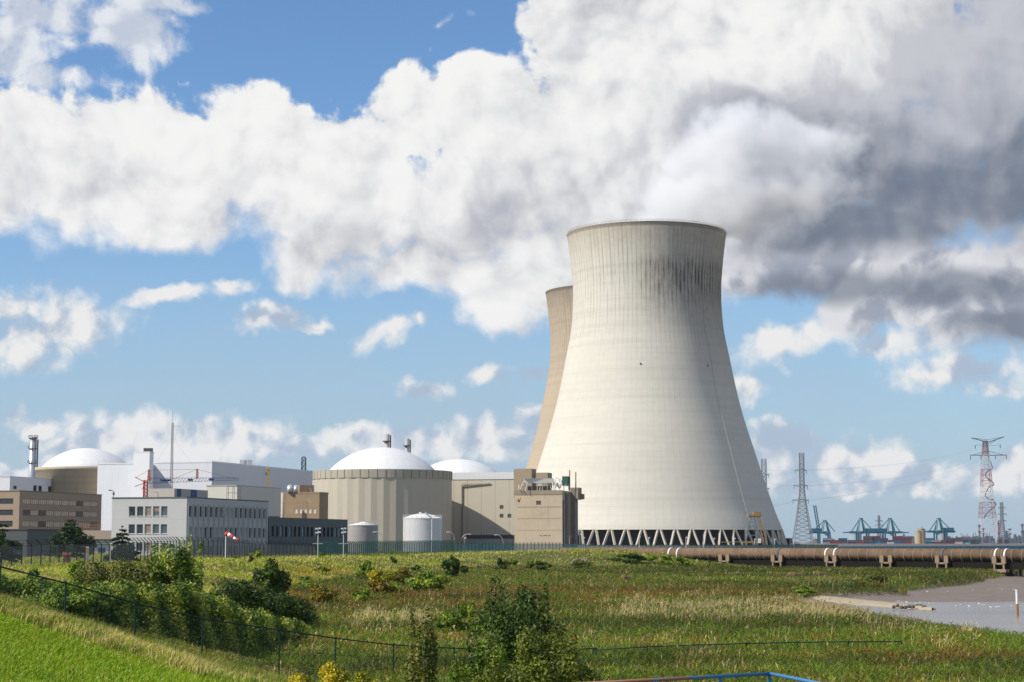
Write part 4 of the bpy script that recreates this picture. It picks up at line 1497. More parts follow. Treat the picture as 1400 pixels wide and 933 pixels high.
    MB().lathe(c.x - 0.4, c.y, [(0.5, zpy(703.5, 478)), (0.5, zpy(700.5, 478))], n=12).build('vent', MATS['stack_metal'], tk)
    # ---------------------------------------------------------------- gatehouse group at the left
    C0, C1 = corner(-60, 440), corner(153, 440)
    plan = [C0, C1, C1 + Vector((0, 16)), C0 + Vector((0, 16))]
    ops = []
    for k in range(7):
        x0 = 44 + k * 15
        s = (x0 + 60) / 213 * (C1 - C0).length
        ops.append((s, s + 1.9, -0.1, 1.6))
    lb = building('gate_building', 'low building with a beige roof fascia and white wall behind the cedar', 'building', plan, -0.3, zpy(737.5, 440), surf('white_plaster', (0.62, 0.64, 0.64), var=0.06), {0: ops})
    for i, o_ in enumerate(ops):
        window(lb, plan[0], plan[1], o_, alu, surf('blue_panel', (0.05, 0.12, 0.32)) if i % 3 != 2 else glass, mull=2, bar=0.1)
    za, zb = zpy(737.5, 440), zpy(725.5, 440)
    MB().prism([(C0.x - 1, C0.y - 1.2), (C1.x + 0.4, C1.y - 1.2), (C1.x + 0.4, C1.y + 16.5), (C0.x - 1, C0.y + 16.5)], za + 0.01, zb).build('fascia', surf('beige_fascia', (0.47, 0.37, 0.29), var=0.05), lb)
    mb = MB()
    zf = zb
    for k in range(8):
        x = P(112 + k * 3.6, 720, 441).x
        mb.bar((x, 441, zf), (x, 441, zf + 1.3), 0.1)
    x0, x1 = P(112, 720, 441).x, P(139, 720, 441).x
    mb.bar((x0, 441, zf + 1.3), (x1, 441, zf + 1.3), 0.14); mb.bar((x0, 441, zf + .7), (x1, 441, zf + .7), 0.08)
    mb.build('roof_railing', surf('rust_rail', (0.28, 0.12, 0.06)), lb)
    D0, D1 = corner(-70, 330), corner(37, 330)
    plan = [D0, D1, D1 + U1 * 12, D0 + U1 * 12]
    s_ = (60 + 10) / 107 * (D1 - D0).length
    ops = [((12 + 70) / 107 * (D1 - D0).length, (30 + 70) / 107 * (D1 - D0).length, -0.2, 2.6)]
    db = building('concrete_gatehouse', 'dark grey concrete gatehouse with a wide opening at the left edge', 'building', plan, -0.3, zpy(725, 330), surf('dark_grey_concrete', (0.13, 0.135, 0.135), var=0.12, scale=0.4, streak=0.2), {0: ops}, roof=surf('gatehouse_roof', (0.09, 0.09, 0.09)), roof_t=0.2)
    window(db, plan[0], plan[1], ops[0], surf('grey_frame', (0.2, 0.21, 0.22)), glass_mat('dim_glass', (0.06, 0.07, 0.08), 0.2), mull=3, bar=0.12, sill=False, depth=0.6)


def tank_rail(tk, c, r_, zz):
    mb = MB()
    n = 24
    for k in range(n):
        a, b = 2 * math.pi * k / n, 2 * math.pi * (k + 1) / n
        p0 = (c.x + r_ * math.cos(a), c.y + r_ * math.sin(a)); p1 = (c.x + r_ * math.cos(b), c.y + r_ * math.sin(b))
        mb.bar((*p0, zz), (*p0, zz + 1.0), 0.06)
        for h in (0.55, 1.0):
            mb.bar((*p0, zz + h), (*p1, zz + h), 0.05)
    mb.build('railing', surf('rail_galv', (0.5, 0.5, 0.48), rough=0.5), tk)


build_plant()

# ================================================================== cooling-water pipe and its trestles
def lerp_path(pts, n):
    seg = [0.0]
    for i in range(1, len(pts)):
        seg.append(seg[-1] + (pts[i] - pts[i - 1]).length)
    out = []
    for k in range(n + 1):
        s = seg[-1] * k / n
        i = max(j for j in range(len(seg)) if seg[j] <= s + 1e-9)
        i = min(i, len(pts) - 2)
        out.append(pts[i].lerp(pts[i + 1], (s - seg[i]) / (seg[i + 1] - seg[i])))
    return out, seg[-1]


PA, PB = Vector((corner(770, 470).x, 470, 0.08)), Vector((corner(1560, 362).x, 362, 0.08))


def pipe_at(px):
    d = (PB - PA).to_2d().normalized()
    s = reach(Vector((PA.x, PA.y)), d, px)
    return Vector((PA.x + d.x * s, PA.y + d.y * s, PA.z)), Vector((d.x, d.y, 0))


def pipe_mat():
    # brown concrete, its lower half raggedly blackened with grime and painted-in shade
    m, w, b, out = new_mat('stained_shaded_pipe_concrete')
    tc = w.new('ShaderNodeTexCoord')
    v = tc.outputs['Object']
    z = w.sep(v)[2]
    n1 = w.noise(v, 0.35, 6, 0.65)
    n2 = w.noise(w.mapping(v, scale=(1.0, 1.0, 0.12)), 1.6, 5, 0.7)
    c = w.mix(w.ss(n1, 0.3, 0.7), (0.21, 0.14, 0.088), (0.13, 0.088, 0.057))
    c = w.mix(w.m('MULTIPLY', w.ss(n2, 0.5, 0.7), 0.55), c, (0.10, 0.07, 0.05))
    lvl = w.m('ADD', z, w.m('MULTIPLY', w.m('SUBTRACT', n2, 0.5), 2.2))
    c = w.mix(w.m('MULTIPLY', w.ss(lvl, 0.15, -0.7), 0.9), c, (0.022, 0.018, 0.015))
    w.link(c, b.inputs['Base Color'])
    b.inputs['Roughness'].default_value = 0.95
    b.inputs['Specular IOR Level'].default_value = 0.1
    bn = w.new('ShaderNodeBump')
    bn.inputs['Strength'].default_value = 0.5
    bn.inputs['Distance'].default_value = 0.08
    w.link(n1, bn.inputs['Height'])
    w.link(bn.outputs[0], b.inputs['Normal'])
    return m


def build_pipe():
    d = (PB - PA).normalized()
    n = Vector((d.y, -d.x, 0))           # towards us
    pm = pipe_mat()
    surf('pipe_concrete', (0.20, 0.138, 0.09), var=0.28, scale=0.2, streak=0.7, bump=0.4, bscale=2, spec=0.15, rough=0.95)
    t = thing('water_pipeline', 'long brown concrete water pipe on trestles crossing the marsh', 'pipeline', (PA.x, PA.y, 0))
    r = 1.46
    L_ = (PB - PA).length
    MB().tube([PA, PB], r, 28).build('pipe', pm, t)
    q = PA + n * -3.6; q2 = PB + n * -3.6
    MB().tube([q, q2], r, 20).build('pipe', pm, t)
    rm = surf('joint_ring', (0.24, 0.175, 0.12), var=0.2)
    k = 0
    s = 1.0
    while s < L_ and k < 96:
        p_ = PA + d * s
        MB().tube([p_ - d * 0.08, p_ + d * 0.08], r + 0.04, 24).build('joint_ring', rm, t)
        s += 2.34; k += 1
    # dark girder that carries the two pipes
    mb = MB()
    c0, c1 = PA + n * -1.8, PB + n * -1.8
    for a, b in (((c0 + Vector((0, 0, -2.08))), (c1 + Vector((0, 0, -2.08)))),):
        mb.bar(a, b, 5.4, 1.5)
    mb.build('girder', surf('black_girder', (0.016, 0.014, 0.012), var=0.3, streak=0.3, spec=0.05), t)
    white = surf('white_clamp', (0.80, 0.79, 0.75), var=0.05)
    for px in (918.5, 930, 1132.5, 1144.5, 1364, 1377):
        p_, _ = pipe_at(px)
        MB().tube([p_ - d * 0.17, p_ + d * 0.17], r + 0.08, 24).build('clamp_band', white, t)
    dk = surf('dark_band', (0.10, 0.10, 0.11), var=0.1)
    for px in (1067.5, 1291.5):
        p_, _ = pipe_at(px)
        MB().tube([p_ - d * 0.28, p_ + d * 0.28], r + 0.11, 24).build('expansion_band', dk, t)
    cm = surf('trestle_concrete', (0.27, 0.195, 0.13), var=0.15, scale=0.5, streak=0.3)
    wet = surf('wet_pile', (0.05, 0.045, 0.035), var=0.3)
    spec = [(996, 'first concrete trestle under the pipe, nearest the grassy bank'), (1068, 'second trestle from the left under the pipe, below its dark band'),
            (1141.5, 'third trestle from the left, below two white clamp bands'), (1217, 'fourth trestle from the left under the pipe, standing in green reeds'),
            (1293, 'fifth trestle from the left, on a broad footing by the mud'), (1371, 'rightmost trestle, on two dark wet piles standing in the water')]
    ang = math.atan2(d.y, d.x)
    for i, (px, lab) in enumerate(spec):
        p_, _ = pipe_at(px)
        f = p_ + n * 1.75
        gz = h1(f.x, f.y) - 0.2
        tr = thing('pipe_trestle', lab, 'trestle', (f.x, f.y, -3), 'trestles under the pipe')
        for s in (-1, 1):
            c = f + d * s * 1.08
            mb = MB(); mb.box((c.x, c.y, -0.74), (0.98, 0.5, 1.6), ang); mb.build('pipe_saddle', cm, tr)
            mb = MB(); b = gz if i < 4 else (-2.7)
            mb.box((c.x, c.y, (b - 1.53) / 2), (0.36, 0.4, -1.53 - b), ang); mb.build('column', cm, tr)
            if i == 5:
                MB().box((c.x, c.y, -4.45), (1.0, 1.0, 2.3), ang).build('pile', wet, tr)
        mb = MB(); mb.box((f.x, f.y, -1.55), (1.5, 0.3, 0.36), ang); mb.build('cross_beam', cm, tr)
        if i >= 4:
            mb = MB(); mb.box((f.x, f.y, -3.0), (3.4 + (i == 5) * 0.4, 1.5, 0.6), ang); mb.build('footing', cm, tr)
        # rear pair of columns under the far pipe
        for s in (-1, 1):
            c = p_ - n * 5.2 + d * s * 1.08
            MB().box((c.x, c.y, -2.9), (0.5, 0.5, 3.2), ang).build('rear_column', cm, tr)


build_pipe()


# ================================================================== fences
def fence(name, label, cat, nodes, hs, spacing, post_m, post_w, panel_m, arm=None, arm_m=None, frac=1.0, rails=True, curve=False, group=None, zb=None):
    P0 = nodes[0]
    t = thing(name, label, cat, (P0[0], P0[1], h1(*P0)), group)
    seg = [0.0]
    for i in range(1, len(nodes)):
        seg.append(seg[-1] + math.hypot(nodes[i][0] - nodes[i - 1][0], nodes[i][1] - nodes[i - 1][1]))
    n = max(2, int(seg[-1] / spacing))
    pts = []
    for k in range(n + 1):
        s = seg[-1] * k / n
        x = float(np.interp(s, seg, [q[0] for q in nodes])); y = float(np.interp(s, seg, [q[1] for q in nodes]))
        hh = float(np.interp(s, seg, hs))
        z0 = h1(x, y) if zb is None else zb
        pts.append((x, y, z0, hh))
    pan, arms, wires = MB(), MB(), MB()
    for k, (x, y, z, hh) in enumerate(pts):
        mb = MB(); mb.box((x, y, z + hh / 2 - 0.15), (post_w, post_w, hh + 0.3)).build('post', post_m, t)
        if arm:
            arms.bar((x, y, z + hh), (x + arm[0], y + arm[1], z + hh + arm[2]), post_w * 0.7)
            if len(arm) > 3:
                arms.bar((x, y, z + hh), (x - arm[0], y - arm[1], z + hh + arm[2]), post_w * 0.7)
        if k < n:
            x2, y2, z2, h2 = pts[k + 1]
            pan.quad((x, y, z + 0.02), (x2, y2, z2 + 0.02), (x2, y2, z2 + h2 * frac), (x, y, z + hh * frac))
            if rails:
                wires.bar((x, y, z + hh - 0.03), (x2, y2, z2 + h2 - 0.03), 0.05)
            if arm:
                for f in (0.4, 1.0):
                    wires.bar((x + arm[0] * f, y + arm[1] * f, z + hh + arm[2] * f), (x2 + arm[0] * f, y2 + arm[1] * f, z2 + h2 + arm[2] * f), 0.03)
    pan.build('mesh_panel', panel_m, t)
    if wires.v:
        wires.build('wire', post_m, t)['kind'] = 'stuff'
    if arm:
        arms.build('barb_arms', arm_m or post_m, t)['kind'] = 'stuff'
    return t


def cxy(px, Y):
    c = corner(px, Y)
    return (c.x, c.y)


def build_fences():
    gp = surf('grey_fence_steel', (0.035, 0.038, 0.042), rough=0.7, spec=0.2)
    gmesh = mesh_mat('grey_wire_mesh', (0.16, 0.16, 0.165), 0.62)
    gmesh2 = mesh_mat('grey_wire_mesh_dense', (0.17, 0.165, 0.165), 0.35)
    fence('security_fence', 'grey wire security fence with angled barb arms in front of the conifers, left', 'fence', [cxy(-60, 190), cxy(0, 200), cxy(150, 232), cxy(245, 285)], [2.3, 2.3, 2.6, 3.0], 2.6, gp, 0.11, gmesh, arm=(-0.5, -0.5, 0.55))
    fence('security_fence', 'dense grey mesh security fence behind the windsock', 'fence', [cxy(245.5, 286), cxy(300, 300), cxy(345, 322), cxy(432, 350)], [3.0, 3.0, 2.5, 2.05], 1.7, gp, 0.10, gmesh2, arm=(-0.45, -0.4, 0.5))
    tp = surf('green_fence_steel', (0.012, 0.075, 0.062), rough=0.45)
    tm = mesh_mat('teal_wire_mesh', (0.05, 0.19, 0.165), 0.38)
    tm2 = mesh_mat('teal_wire_mesh_dense', (0.12, 0.32, 0.29), 0.2)
    fence('security_fence', 'dark green steel fence with Y-shaped barb tops before the storage tanks', 'fence', [cxy(434, 352), cxy(480, 376), cxy(620, 450)], [2.3, 2.45, 2.6], 1.28, tp, 0.16, tm, arm=(0.28, -0.28, 0.5, 1))
    fence('security_fence', 'teal mesh fence below the beige clad hall and the concrete block', 'fence', [cxy(620.5, 451), cxy(700, 480), cxy(770, 503)], [2.3, 2.2, 2.2], 1.9, tp, 0.13, mesh_mat('teal_wire_mesh_mid', (0.08, 0.26, 0.235), 0.32), arm=(0.2, -0.2, 0.35, 1))
    fence('security_fence', 'pale teal screened fence end by the start of the pipe', 'fence', [cxy(770.5, 503), cxy(801, 512)], [2.2, 2.2], 1.3, tp, 0.10, tm2)
    fence('site_fence', 'long dark teal fence behind the pipe at the foot of the cooling tower', 'fence', [cxy(800, 560), cxy(930, 590), cxy(1145, 640)], [1.9, 1.9, 1.8], 2.1, tp, 0.12, mesh_mat('teal_mesh_dark', (0.03, 0.13, 0.115), 0.25))
    fence('site_fence', 'bright blue screened fence in front of the container quay', 'fence', [cxy(1146, 648), cxy(1345, 700), cxy(1480, 738)], [1.35, 1.4, 1.5], 4.0, surf('blue_post', (0.03, 0.13, 0.22)), 0.12, mesh_mat('blue_screen', (0.05, 0.22, 0.33), 0.03), zb=0.0)


build_fences()

# raised land behind the pipe on the right which the blue fence stands on
def build_quay_wall():
    mb = MB()
    a, b = corner(1120, 638), corner(1560, 750)
    mb.prism([(a.x, a.y), (b.x, b.y), (b.x + 8, b.y + 50), (a.x + 8, a.y + 60)], -6, 0.0)
    tag(mb.build('causeway', surf('causeway_earth', (0.10, 0.09, 0.06), var=0.3)), kind='structure')


build_quay_wall()


def field_fence():
    gm = surf('fence_green', (0.007, 0.030, 0.022), rough=0.6, var=0.2)
    px = [(-60, 762, 56), (0, 775, 60), (90, 797.5, 64.5), (185, 825, 66), (277, 846, 69), (382, 861.5, 73), (459, 873, 76.5), (538, 882, 80), (621, 886.5, 84), (690, 889, 87), (760, 889.5, 89), (815, 886.5, 91)]
    px2 = [(811, 889, 92), (885, 884.5, 93.2), (955, 882, 94), (1021, 880, 95), (1090, 878.5, 96), (1160, 877.5, 97), (1232, 877.5, 98)]
    for pts_px, lab in ((px, 'low dark green field fence sloping down past the lawn and bushes'), (px2, 'low dark green field fence half sunk in the reeds, right of the trees')):
        pts = [P(a, b, Y) for a, b, Y in pts_px]
        t = thing('field_fence', lab, 'fence', (pts[0].x, pts[0].y, pts[0].z - 1.2))
        mb = MB(); mb.tube(pts, 0.03, 6); mb.build('top_rail', gm, t)
        for p_ in pts:
            g = min(h1(p_.x, p_.y), p_.z - 0.9)
            m_ = MB(); m_.bar((p_.x, p_.y, g - 0.2), (p_.x, p_.y, p_.z + 0.07), 0.07, n=8); m_.build('post', gm, t)
        mb = MB(); mb2 = MB()
        for i in range(len(pts) - 1):
            a, b = pts[i], pts[i + 1]
            ga, gb = min(h1(a.x, a.y), a.z - 0.9), min(h1(b.x, b.y), b.z - 0.9)
            mb.quad((a.x, a.y, ga), (b.x, b.y, gb), b, a)
            for f in (0.33, 0.66):
                mb2.bar((a.x, a.y, ga + (a.z - ga) * f), (b.x, b.y, gb + (b.z - gb) * f), 0.012)
        mb.build('mesh_panel', mesh_mat('green_chain_link', (0.01, 0.05, 0.04), 0.88), t)
        mb2.build('wire', gm, t)


field_fence()


# ================================================================== blue railing on a small jetty
def build_railing():
    m, w, b, out = new_mat('blue_rusty_paint')
    tc = w.new('ShaderNodeTexCoord')
    v = tc.outputs['Object']
    x, y, z = w.sep(v)
    n = w.noise(v, 5, 5, 0.7)
    thr = w.ss(x, -2.4, -0.6, 0.40, 0.66)
    rust = w.ss(w.m('SUBTRACT', n, thr), -0.02, 0.05)
    c = w.mix(rust, (0.05, 0.19, 0.37), w.mix(w.noise(v, 25, 3, 0.6), (0.20, 0.07, 0.03), (0.32, 0.16, 0.09)))
    w.link(c, b.inputs['Base Color'])
    b.inputs['Roughness'].default_value = 0.55
    A, B, C = P(780, 936, 33.0), P(1053, 921.3, 35.6), P(1172, 945, 32.4)
    A2 = P(845, 931.5, 33.8)
    t = thing('jetty_railing', 'blue painted pipe railing with rust, at the bottom edge by the reeds', 'railing', (B.x, B.y, -0.6))
    rail = MB(); rail.tube([A, B], 0.034, 10); rail.tube([B, C], 0.034, 10)
    rail.build('top_rail', m, t)
    low = MB(); dn = Vector((0, 0, 0.5)); low.tube([A - dn, B - dn], 0.022, 8); low.tube([B - dn, C - dn], 0.022, 8)
    low.build('middle_rail', m, t)
    d = (B - A).normalized()
    posts = []
    for px in (835, 907, 981, 1052):
        k = (px - 780) / (1053 - 780)
        posts.append(A.lerp(B, k))
    for f in (0.42, 0.8):
        posts.append(B.lerp(C, f))
    for p_ in posts:
        m_ = MB(); m_.box((p_.x, p_.y + 0.01, p_.z - 0.52), (0.075, 0.035, 1.0)); m_.build('post', m, t)
    j = thing('jetty', 'small steel grating jetty under the blue railing, below the view', 'jetty', (B.x, B.y, -0.6))
    deck = MB()
    inner = Vector((0.2, -6, 0))
    deck.prism([(A.x - 0.1, A.y + .12), (B.x + .1, B.y + .12), (C.x + .12, C.y), (C.x - 1.2, C.y - 3.5), (A.x, A.y - 3.5)], B.z - 1.14, B.z - 1.04)
    deck.build('deck', surf('grating_steel', (0.16, 0.15, 0.14), rough=0.7, var=0.3, hline=0.2), j)
    for x, y in ((A.x + .2, A.y), (B.x, B.y), (C.x, C.y - 1), (A.x + .2, A.y - 3.2), (C.x - 1.3, C.y - 3.3)):
        MB().bar((x, y, -3.6), (x, y, B.z - 1.14), 0.16, n=8).build('leg', MATS['grating_steel'], j)


build_railing()


# ================================================================== masts, lamps, windsock, cranes of the plant
def build_masts():
    galv = surf('galvanised', (0.55, 0.55, 0.54), rough=0.45, metal=0.3, var=0.08)
    dark = surf('dark_steel', (0.12, 0.12, 0.12), rough=0.6)
    # lattice antenna mast on the grey office
    p_ = P(234.3, 665, 357); zt = zpy(563, 357)
    z0 = zpy(668, 358)
    a = thing('antenna_mast', 'thin lattice aerial mast standing on the grey office roof', 'mast', (p_.x, p_.y, z0))
    mb = MB(); mb.lattice((p_.x, p_.y, z0), (p_.x, p_.y, zt - 2.2), 0.42, 0.30, 26, 0.05, rb=0.03); mb.bar((p_.x, p_.y, zt - 2.2), (p_.x, p_.y, zt), 0.06)
    mb.build('mast', surf('mast_steel', (0.28, 0.28, 0.29), rough=0.5), a)
    MB().bar((p_.x - .2, p_.y, zpy(582.5, 357)), (p_.x + 1.7, p_.y, zpy(583.5, 357)), 0.05).build('side_arm', MATS['mast_steel'], a)
    mb = MB()
    for s in (-1, 1):
        mb.bar((p_.x, p_.y, zt - 5), (p_.x + s * 7, p_.y + 4, z0), 0.015)
    mb.build('guy_wire', MATS['mast_steel'], a)
    # construction crane lying low behind the office: red mast, blue jib
    Y = 400
    red = surf('crane_red', (0.42, 0.06, 0.03), rough=0.5); blue = surf('crane_blue', (0.05, 0.08, 0.20), rough=0.5)
    b = P(199, 680, Y)
    c = thing('tower_crane', 'small tower crane with red mast and dark blue jib above the grey office', 'crane', (b.x, b.y, 0))
    mb = MB(); mb.lattice((b.x, b.y, -0.2), (b.x, b.y, zpy(657, Y)), 0.85, 0.85, 22, 0.14); mb.build('mast', red, c)
    q = P(203.5, 657, Y)
    mb = MB(); mb.lattice((q.x, q.y, zpy(658, Y)), (q.x, q.y, zpy(642.5, Y)), 0.5, 0.3, 4, 0.1)
    mb.bar(P(199, 660, Y), P(184.5, 652.5, Y), 0.16); mb.bar(P(199, 660, Y), P(184.5, 665.5, Y), 0.14); mb.bar(P(199, 658, Y), P(194, 670, Y), 0.1)
    mb.build('tower_head', red, c)
    mb = MB()
    j0, j1 = P(203, 657.5, Y), P(327, 655, Y + 20)
    n = 30
    for k in range(n):
        a0, a1 = j0.lerp(j1, k / n), j0.lerp(j1, (k + 1) / n)
        up = Vector((0, 0, 0.55 * (1 - 0.5 * k / n))); up2 = Vector((0, 0, 0.55 * (1 - 0.5 * (k + 1) / n)))
        w_ = 0.11 if k < 8 else 0.08
        mb.bar(a0 - up, a1 - up2, w_); mb.bar(a0 + up, a1 + up2, w_); mb.bar(a0 - up, a1 + up2, 0.07)
        if k in (4, 5, 6, 13, 20):
            mb.box(tuple((a0 + a1) / 2), (1.0, 0.6, 0.5))
    mb.build('jib', blue, c)
    mb = MB(); q2 = P(269.5, 657, Y + 10)
    mb.lattice((q2.x, q2.y, zpy(655, Y + 10)), (q2.x, q2.y, zpy(641.5, Y + 10)), 0.45, 0.25, 4, 0.08)
    mb.build('jib_strut', red, c)
    mb = MB(); top = P(203.5, 643, Y); t2 = P(269.5, 642, Y + 10)
    mb.bar(top, t2, 0.05); mb.bar(t2, P(322, 655, Y + 20), 0.05); mb.bar(top, P(186, 653, Y), 0.05); mb.bar(t2, P(235, 656, Y + 5), 0.05)
    mb.build('stay_cable', dark, c)
    # street lamp on the office roof corner + camera heads
    r = P(155, 683, 352)
    l = thing('roof_camera', 'camera cluster on a short arm at the office roof left corner', 'camera', (r.x, r.y, 11.5))
    MB().bar((r.x, r.y, 11.4), (r.x, r.y, 12.7), 0.1).bar((r.x, r.y, 12.7), (r.x - 0.6, r.y, 12.9), 0.09).build('bracket', dark, l)
    MB().box((r.x - .7, r.y, 12.85), (0.5, 0.2, 0.2), 0.3).box((r.x + .05, r.y - .1, 12.2), (0.35, 0.3, 0.5)).build('camera_head', dark, l)
    l = thing('roof_lamp', 'hooked lamp on the roof of the grey office below the crane jib', 'lamp', P(216, 681, 354))
    r = P(216, 681, 354)
    MB().tube([r, (r.x, r.y, r.z + 1.0), (r.x - .15, r.y, r.z + 1.12), (r.x - .8, r.y, r.z + 1.15)], 0.05, 6).build('post', dark, l)
    MB().box((r.x - .9, r.y, r.z + 1.1), (0.35, 0.2, 0.12)).build('lamp_head', galv, l)
    # blue derrick behind the hall roof
    Y = 800; b = P(415.2, 646, Y); zt = zpy(626, Y)
    d = thing('derrick', 'narrow dark blue steel derrick showing above the hall roof', 'derrick', (b.x, b.y, 0))
    mb = MB(); mb.lattice((b.x, b.y, 0), (b.x, b.y, zt), 2.2, 1.7, 16, 0.28); mb.bar((b.x - 0.8, b.y, zt), (b.x, b.y, zt + .6), .25); mb.bar((b.x + 0.8, b.y, zt), (b.x, b.y, zt + .6), .25)
    mb.build('frame', surf('derrick_blue', (0.03, 0.05, 0.09)), d)
    # yellow hoist on the hall side
    b = P(366.3, 668, 520)
    h_ = thing('yellow_hoist', 'tall yellow service hoist against the shaded side of the hall', 'hoist', (b.x, b.y, 0))
    mb = MB(); mb.lattice((b.x, b.y, 0), (b.x, b.y, zpy(641, 520)), 0.5, 0.5, 20, 0.12); mb.build('mast', surf('hoist_yellow', (0.50, 0.33, 0.06)), h_)
    MB().box((b.x, b.y, zpy(641, 520)), (0.9, 0.9, 0.5)).bar((b.x, b.y, zpy(641, 520)), (b.x, b.y, zpy(634, 520)), 0.06).build('hoist_head', MATS['hoist_yellow'], h_)
    MB().box((b.x - .6, b.y, zpy(648, 520)), (0.4, 0.4, 0.9)).build('motor', dark, h_)
    # windsock
    b = P(308.3, 765, 292)
    g = h1(b.x, b.y)
    ws = thing('windsock', 'red and white striped windsock on a white pole on the grass bank', 'windsock', (b.x, b.y, g))
    zt = zpy(729.5, 292)
    MB().bar((b.x, b.y, g - 0.2), (b.x, b.y, zt + 0.1), 0.16, n=8).build('pole', surf('pole_white', (0.75, 0.74, 0.72)), ws)
    red2 = surf('sock_red', (0.62, 0.03, 0.035)); wh2 = surf('sock_white', (0.80, 0.76, 0.72))
    s0, s1 = P(308.8, 730, 292), P(327, 738.5, 291)
    for k in range(5):
        a0, a1 = s0.lerp(s1, k / 5), s0.lerp(s1, (k + 1) / 5)
        sag = Vector((0, 0, 0.10 * math.sin(k * 1.2)))
        MB().tube([a0 + (sag if k else Vector()), a1 + Vector((0, 0, 0.10 * math.sin((k + 1) * 1.2)))], [0.36 - 0.045 * k, 0.36 - 0.045 * (k + 1)], 12).build('sock_band', red2 if k % 2 == 0 else wh2, ws)
    # CCTV poles
    for px, Y, lab in ((434.5, 340, 'left of the two white camera poles before the dark office'), (469.5, 352, 'right of the two white camera poles before the dark office')):
        b = P(px, 760, Y); g = h1(b.x, b.y); zt = zpy(723, Y)
        c = thing('camera_pole', lab, 'camera pole', (b.x, b.y, g), 'camera poles on the bank')
        MB().bar((b.x, b.y, g - .3), (b.x, b.y, zt), 0.2, n=8).build('pole', galv, c)
        MB().bar((b.x - 1.0, b.y, zpy(743.5, Y)), (b.x + 0.9, b.y, zpy(743.5, Y)), 0.1).build('cross_bar', galv, c)
        for dx, dz in ((-.3, 0), (.3, 0.05), (-.25, -.75), (.3, -.65)):
            MB().box((b.x + dx, b.y - .1, zt + dz), (0.42, 0.5, 0.28)).build('camera_head', surf('camera_white', (0.7, 0.7, 0.69)), c)
    # lamp posts
    def curved(px0, py_top, px1, Y, lab, base=758, r=0.055):
        b = P(px1, base, Y); g = h1(b.x, b.y); zt = zpy(py_top, Y)
        e = P(px0, py_top, Y)
        c = thing('street_lamp', lab, 'street lamp', (b.x, b.y, g), 'lamps along the plant fence')
        dx = e.x - b.x
        MB().tube([(b.x, b.y, g - .3), (b.x, b.y, zt - abs(dx) * 1.0), (b.x + dx * .12, b.y, zt - abs(dx) * .5), (b.x + dx * .4, b.y, zt - abs(dx) * .15), (b.x + dx * .75, b.y, zt), (e.x, b.y, zt + .02)], r * 1.25, 8).build('pole', galv, c)
        MB().box((e.x + (0.2 if dx < 0 else -0.2) * -1, b.y, zt - .02), (0.75, 0.28, 0.16)).build('lamp_head', surf('lamp_white', (0.75, 0.73, 0.68)), c)
    curved(513, 727.5, 523.5, 405, 'curved white street lamp before the gap between the two storage tanks')
    curved(613, 727.5, 621, 470, 'curved street lamp right of the silver tank, arm to the left')
    curved(641, 730.5, 630, 480, 'curved street lamp with its arm to the right, beneath the davit post')
    curved(678, 731.5, 688, 500, 'tall curved street lamp in front of the low grey shed')
    def straight(px, py_top, Y, lab, two=False, cat='street lamp', grp='lamps along the plant fence', base=756, w_=0.12):
        b = P(px, base, Y); g = h1(b.x, b.y); zt = zpy(py_top, Y)
        c = thing('lamp_post', lab, cat, (b.x, b.y, g), grp)
        MB().bar((b.x, b.y, g - .3), (b.x, b.y, zt), w_, n=8).build('pole', galv, c)
        for dx in ((-.45, .45) if two else (0.25,)):
            MB().box((b.x + dx, b.y, zt - .1), (0.45, 0.4, 0.3)).build('lamp_head', dark if two else surf('lamp_white', (0.75, 0.73, 0.68)), c)
    straight(634.7, 735, 470, 'short plain post between the two curved lamps')
    straight(724, 735, 500, 'straight lamp post at the left foot of the concrete block')
    straight(741.6, 732, 505, 'twin floodlight post, left of the pair before the concrete block', True)
    straight(749, 732, 507, 'twin floodlight post, right of the pair before the concrete block', True)
    straight(778.6, 733, 515, 'twin floodlight post near the right edge of the concrete block', True)
    straight(793, 730, 520, 'thin lamp post just before the first tower legs')
    straight(797.5, 735, 522, 'short lamp with small head beside the first tower legs')
    names = ['first', 'second', 'third', 'fourth', 'fifth', 'sixth', 'seventh', 'eighth', 'ninth', 'tenth']
    for k, (px, pt) in enumerate(((874, 733.5), (887, 735), (938, 734.5), (962, 731), (976, 736), (1004, 736), (1032, 737), (1059, 737), (1085, 738))):
        straight(px, pt, 575 + k * 7, names[k] + ' lamp post from the left along the foot of the cooling tower', False, 'street lamp', 'lamps along the tower foot', 750, 0.24)
    # gantry crane at the tower foot
    Y = 868
    yel = surf('crane_yellow', (0.27, 0.175, 0.07), rough=0.6, var=0.3); gb = surf('crane_greyblue', (0.12, 0.16, 0.19), rough=0.5)
    b = P(1034, 745, Y)
    g = thing('loading_gantry', 'rusty yellow gantry crane with grey-blue A-frame against the tower foot', 'crane', (b.x, b.y, 0))
    mb = MB()
    Q = lambda px, py, dy=0: P(px, py, Y + dy)
    for dy in (0, 8):
        mb.bar(Q(1019, 744, dy), Q(1027, 706, dy), 0.5); mb.bar(Q(1039, 744, dy), Q(1031, 706, dy), 0.5)
        mb.bar(Q(1022, 732, dy), Q(1036, 732, dy), 0.35); mb.bar(Q(1024.5, 720, dy), Q(1034, 720, dy), 0.3); mb.bar(Q(1024.5, 720, dy), Q(1036, 732, dy), .2)
    for px, py in ((1027, 706), (1031, 706), (1022, 732), (1036, 732)):
        mb.bar(Q(px, py, 0), Q(px, py, 8), 0.3)
    mb.build('a_frame', gb, g)
    mb = MB()
    mb.box(tuple(Q(1030, 705, 4)), (5.5, 9, 0.9)); mb.box(tuple(Q(1034.5, 703.5, 4)), (3.4, 6, 2.4)); mb.bar(Q(1023, 706, 4), Q(1030, 706, 4), 0.7)
    mb.build('trolley', yel, g)
    mb = MB()
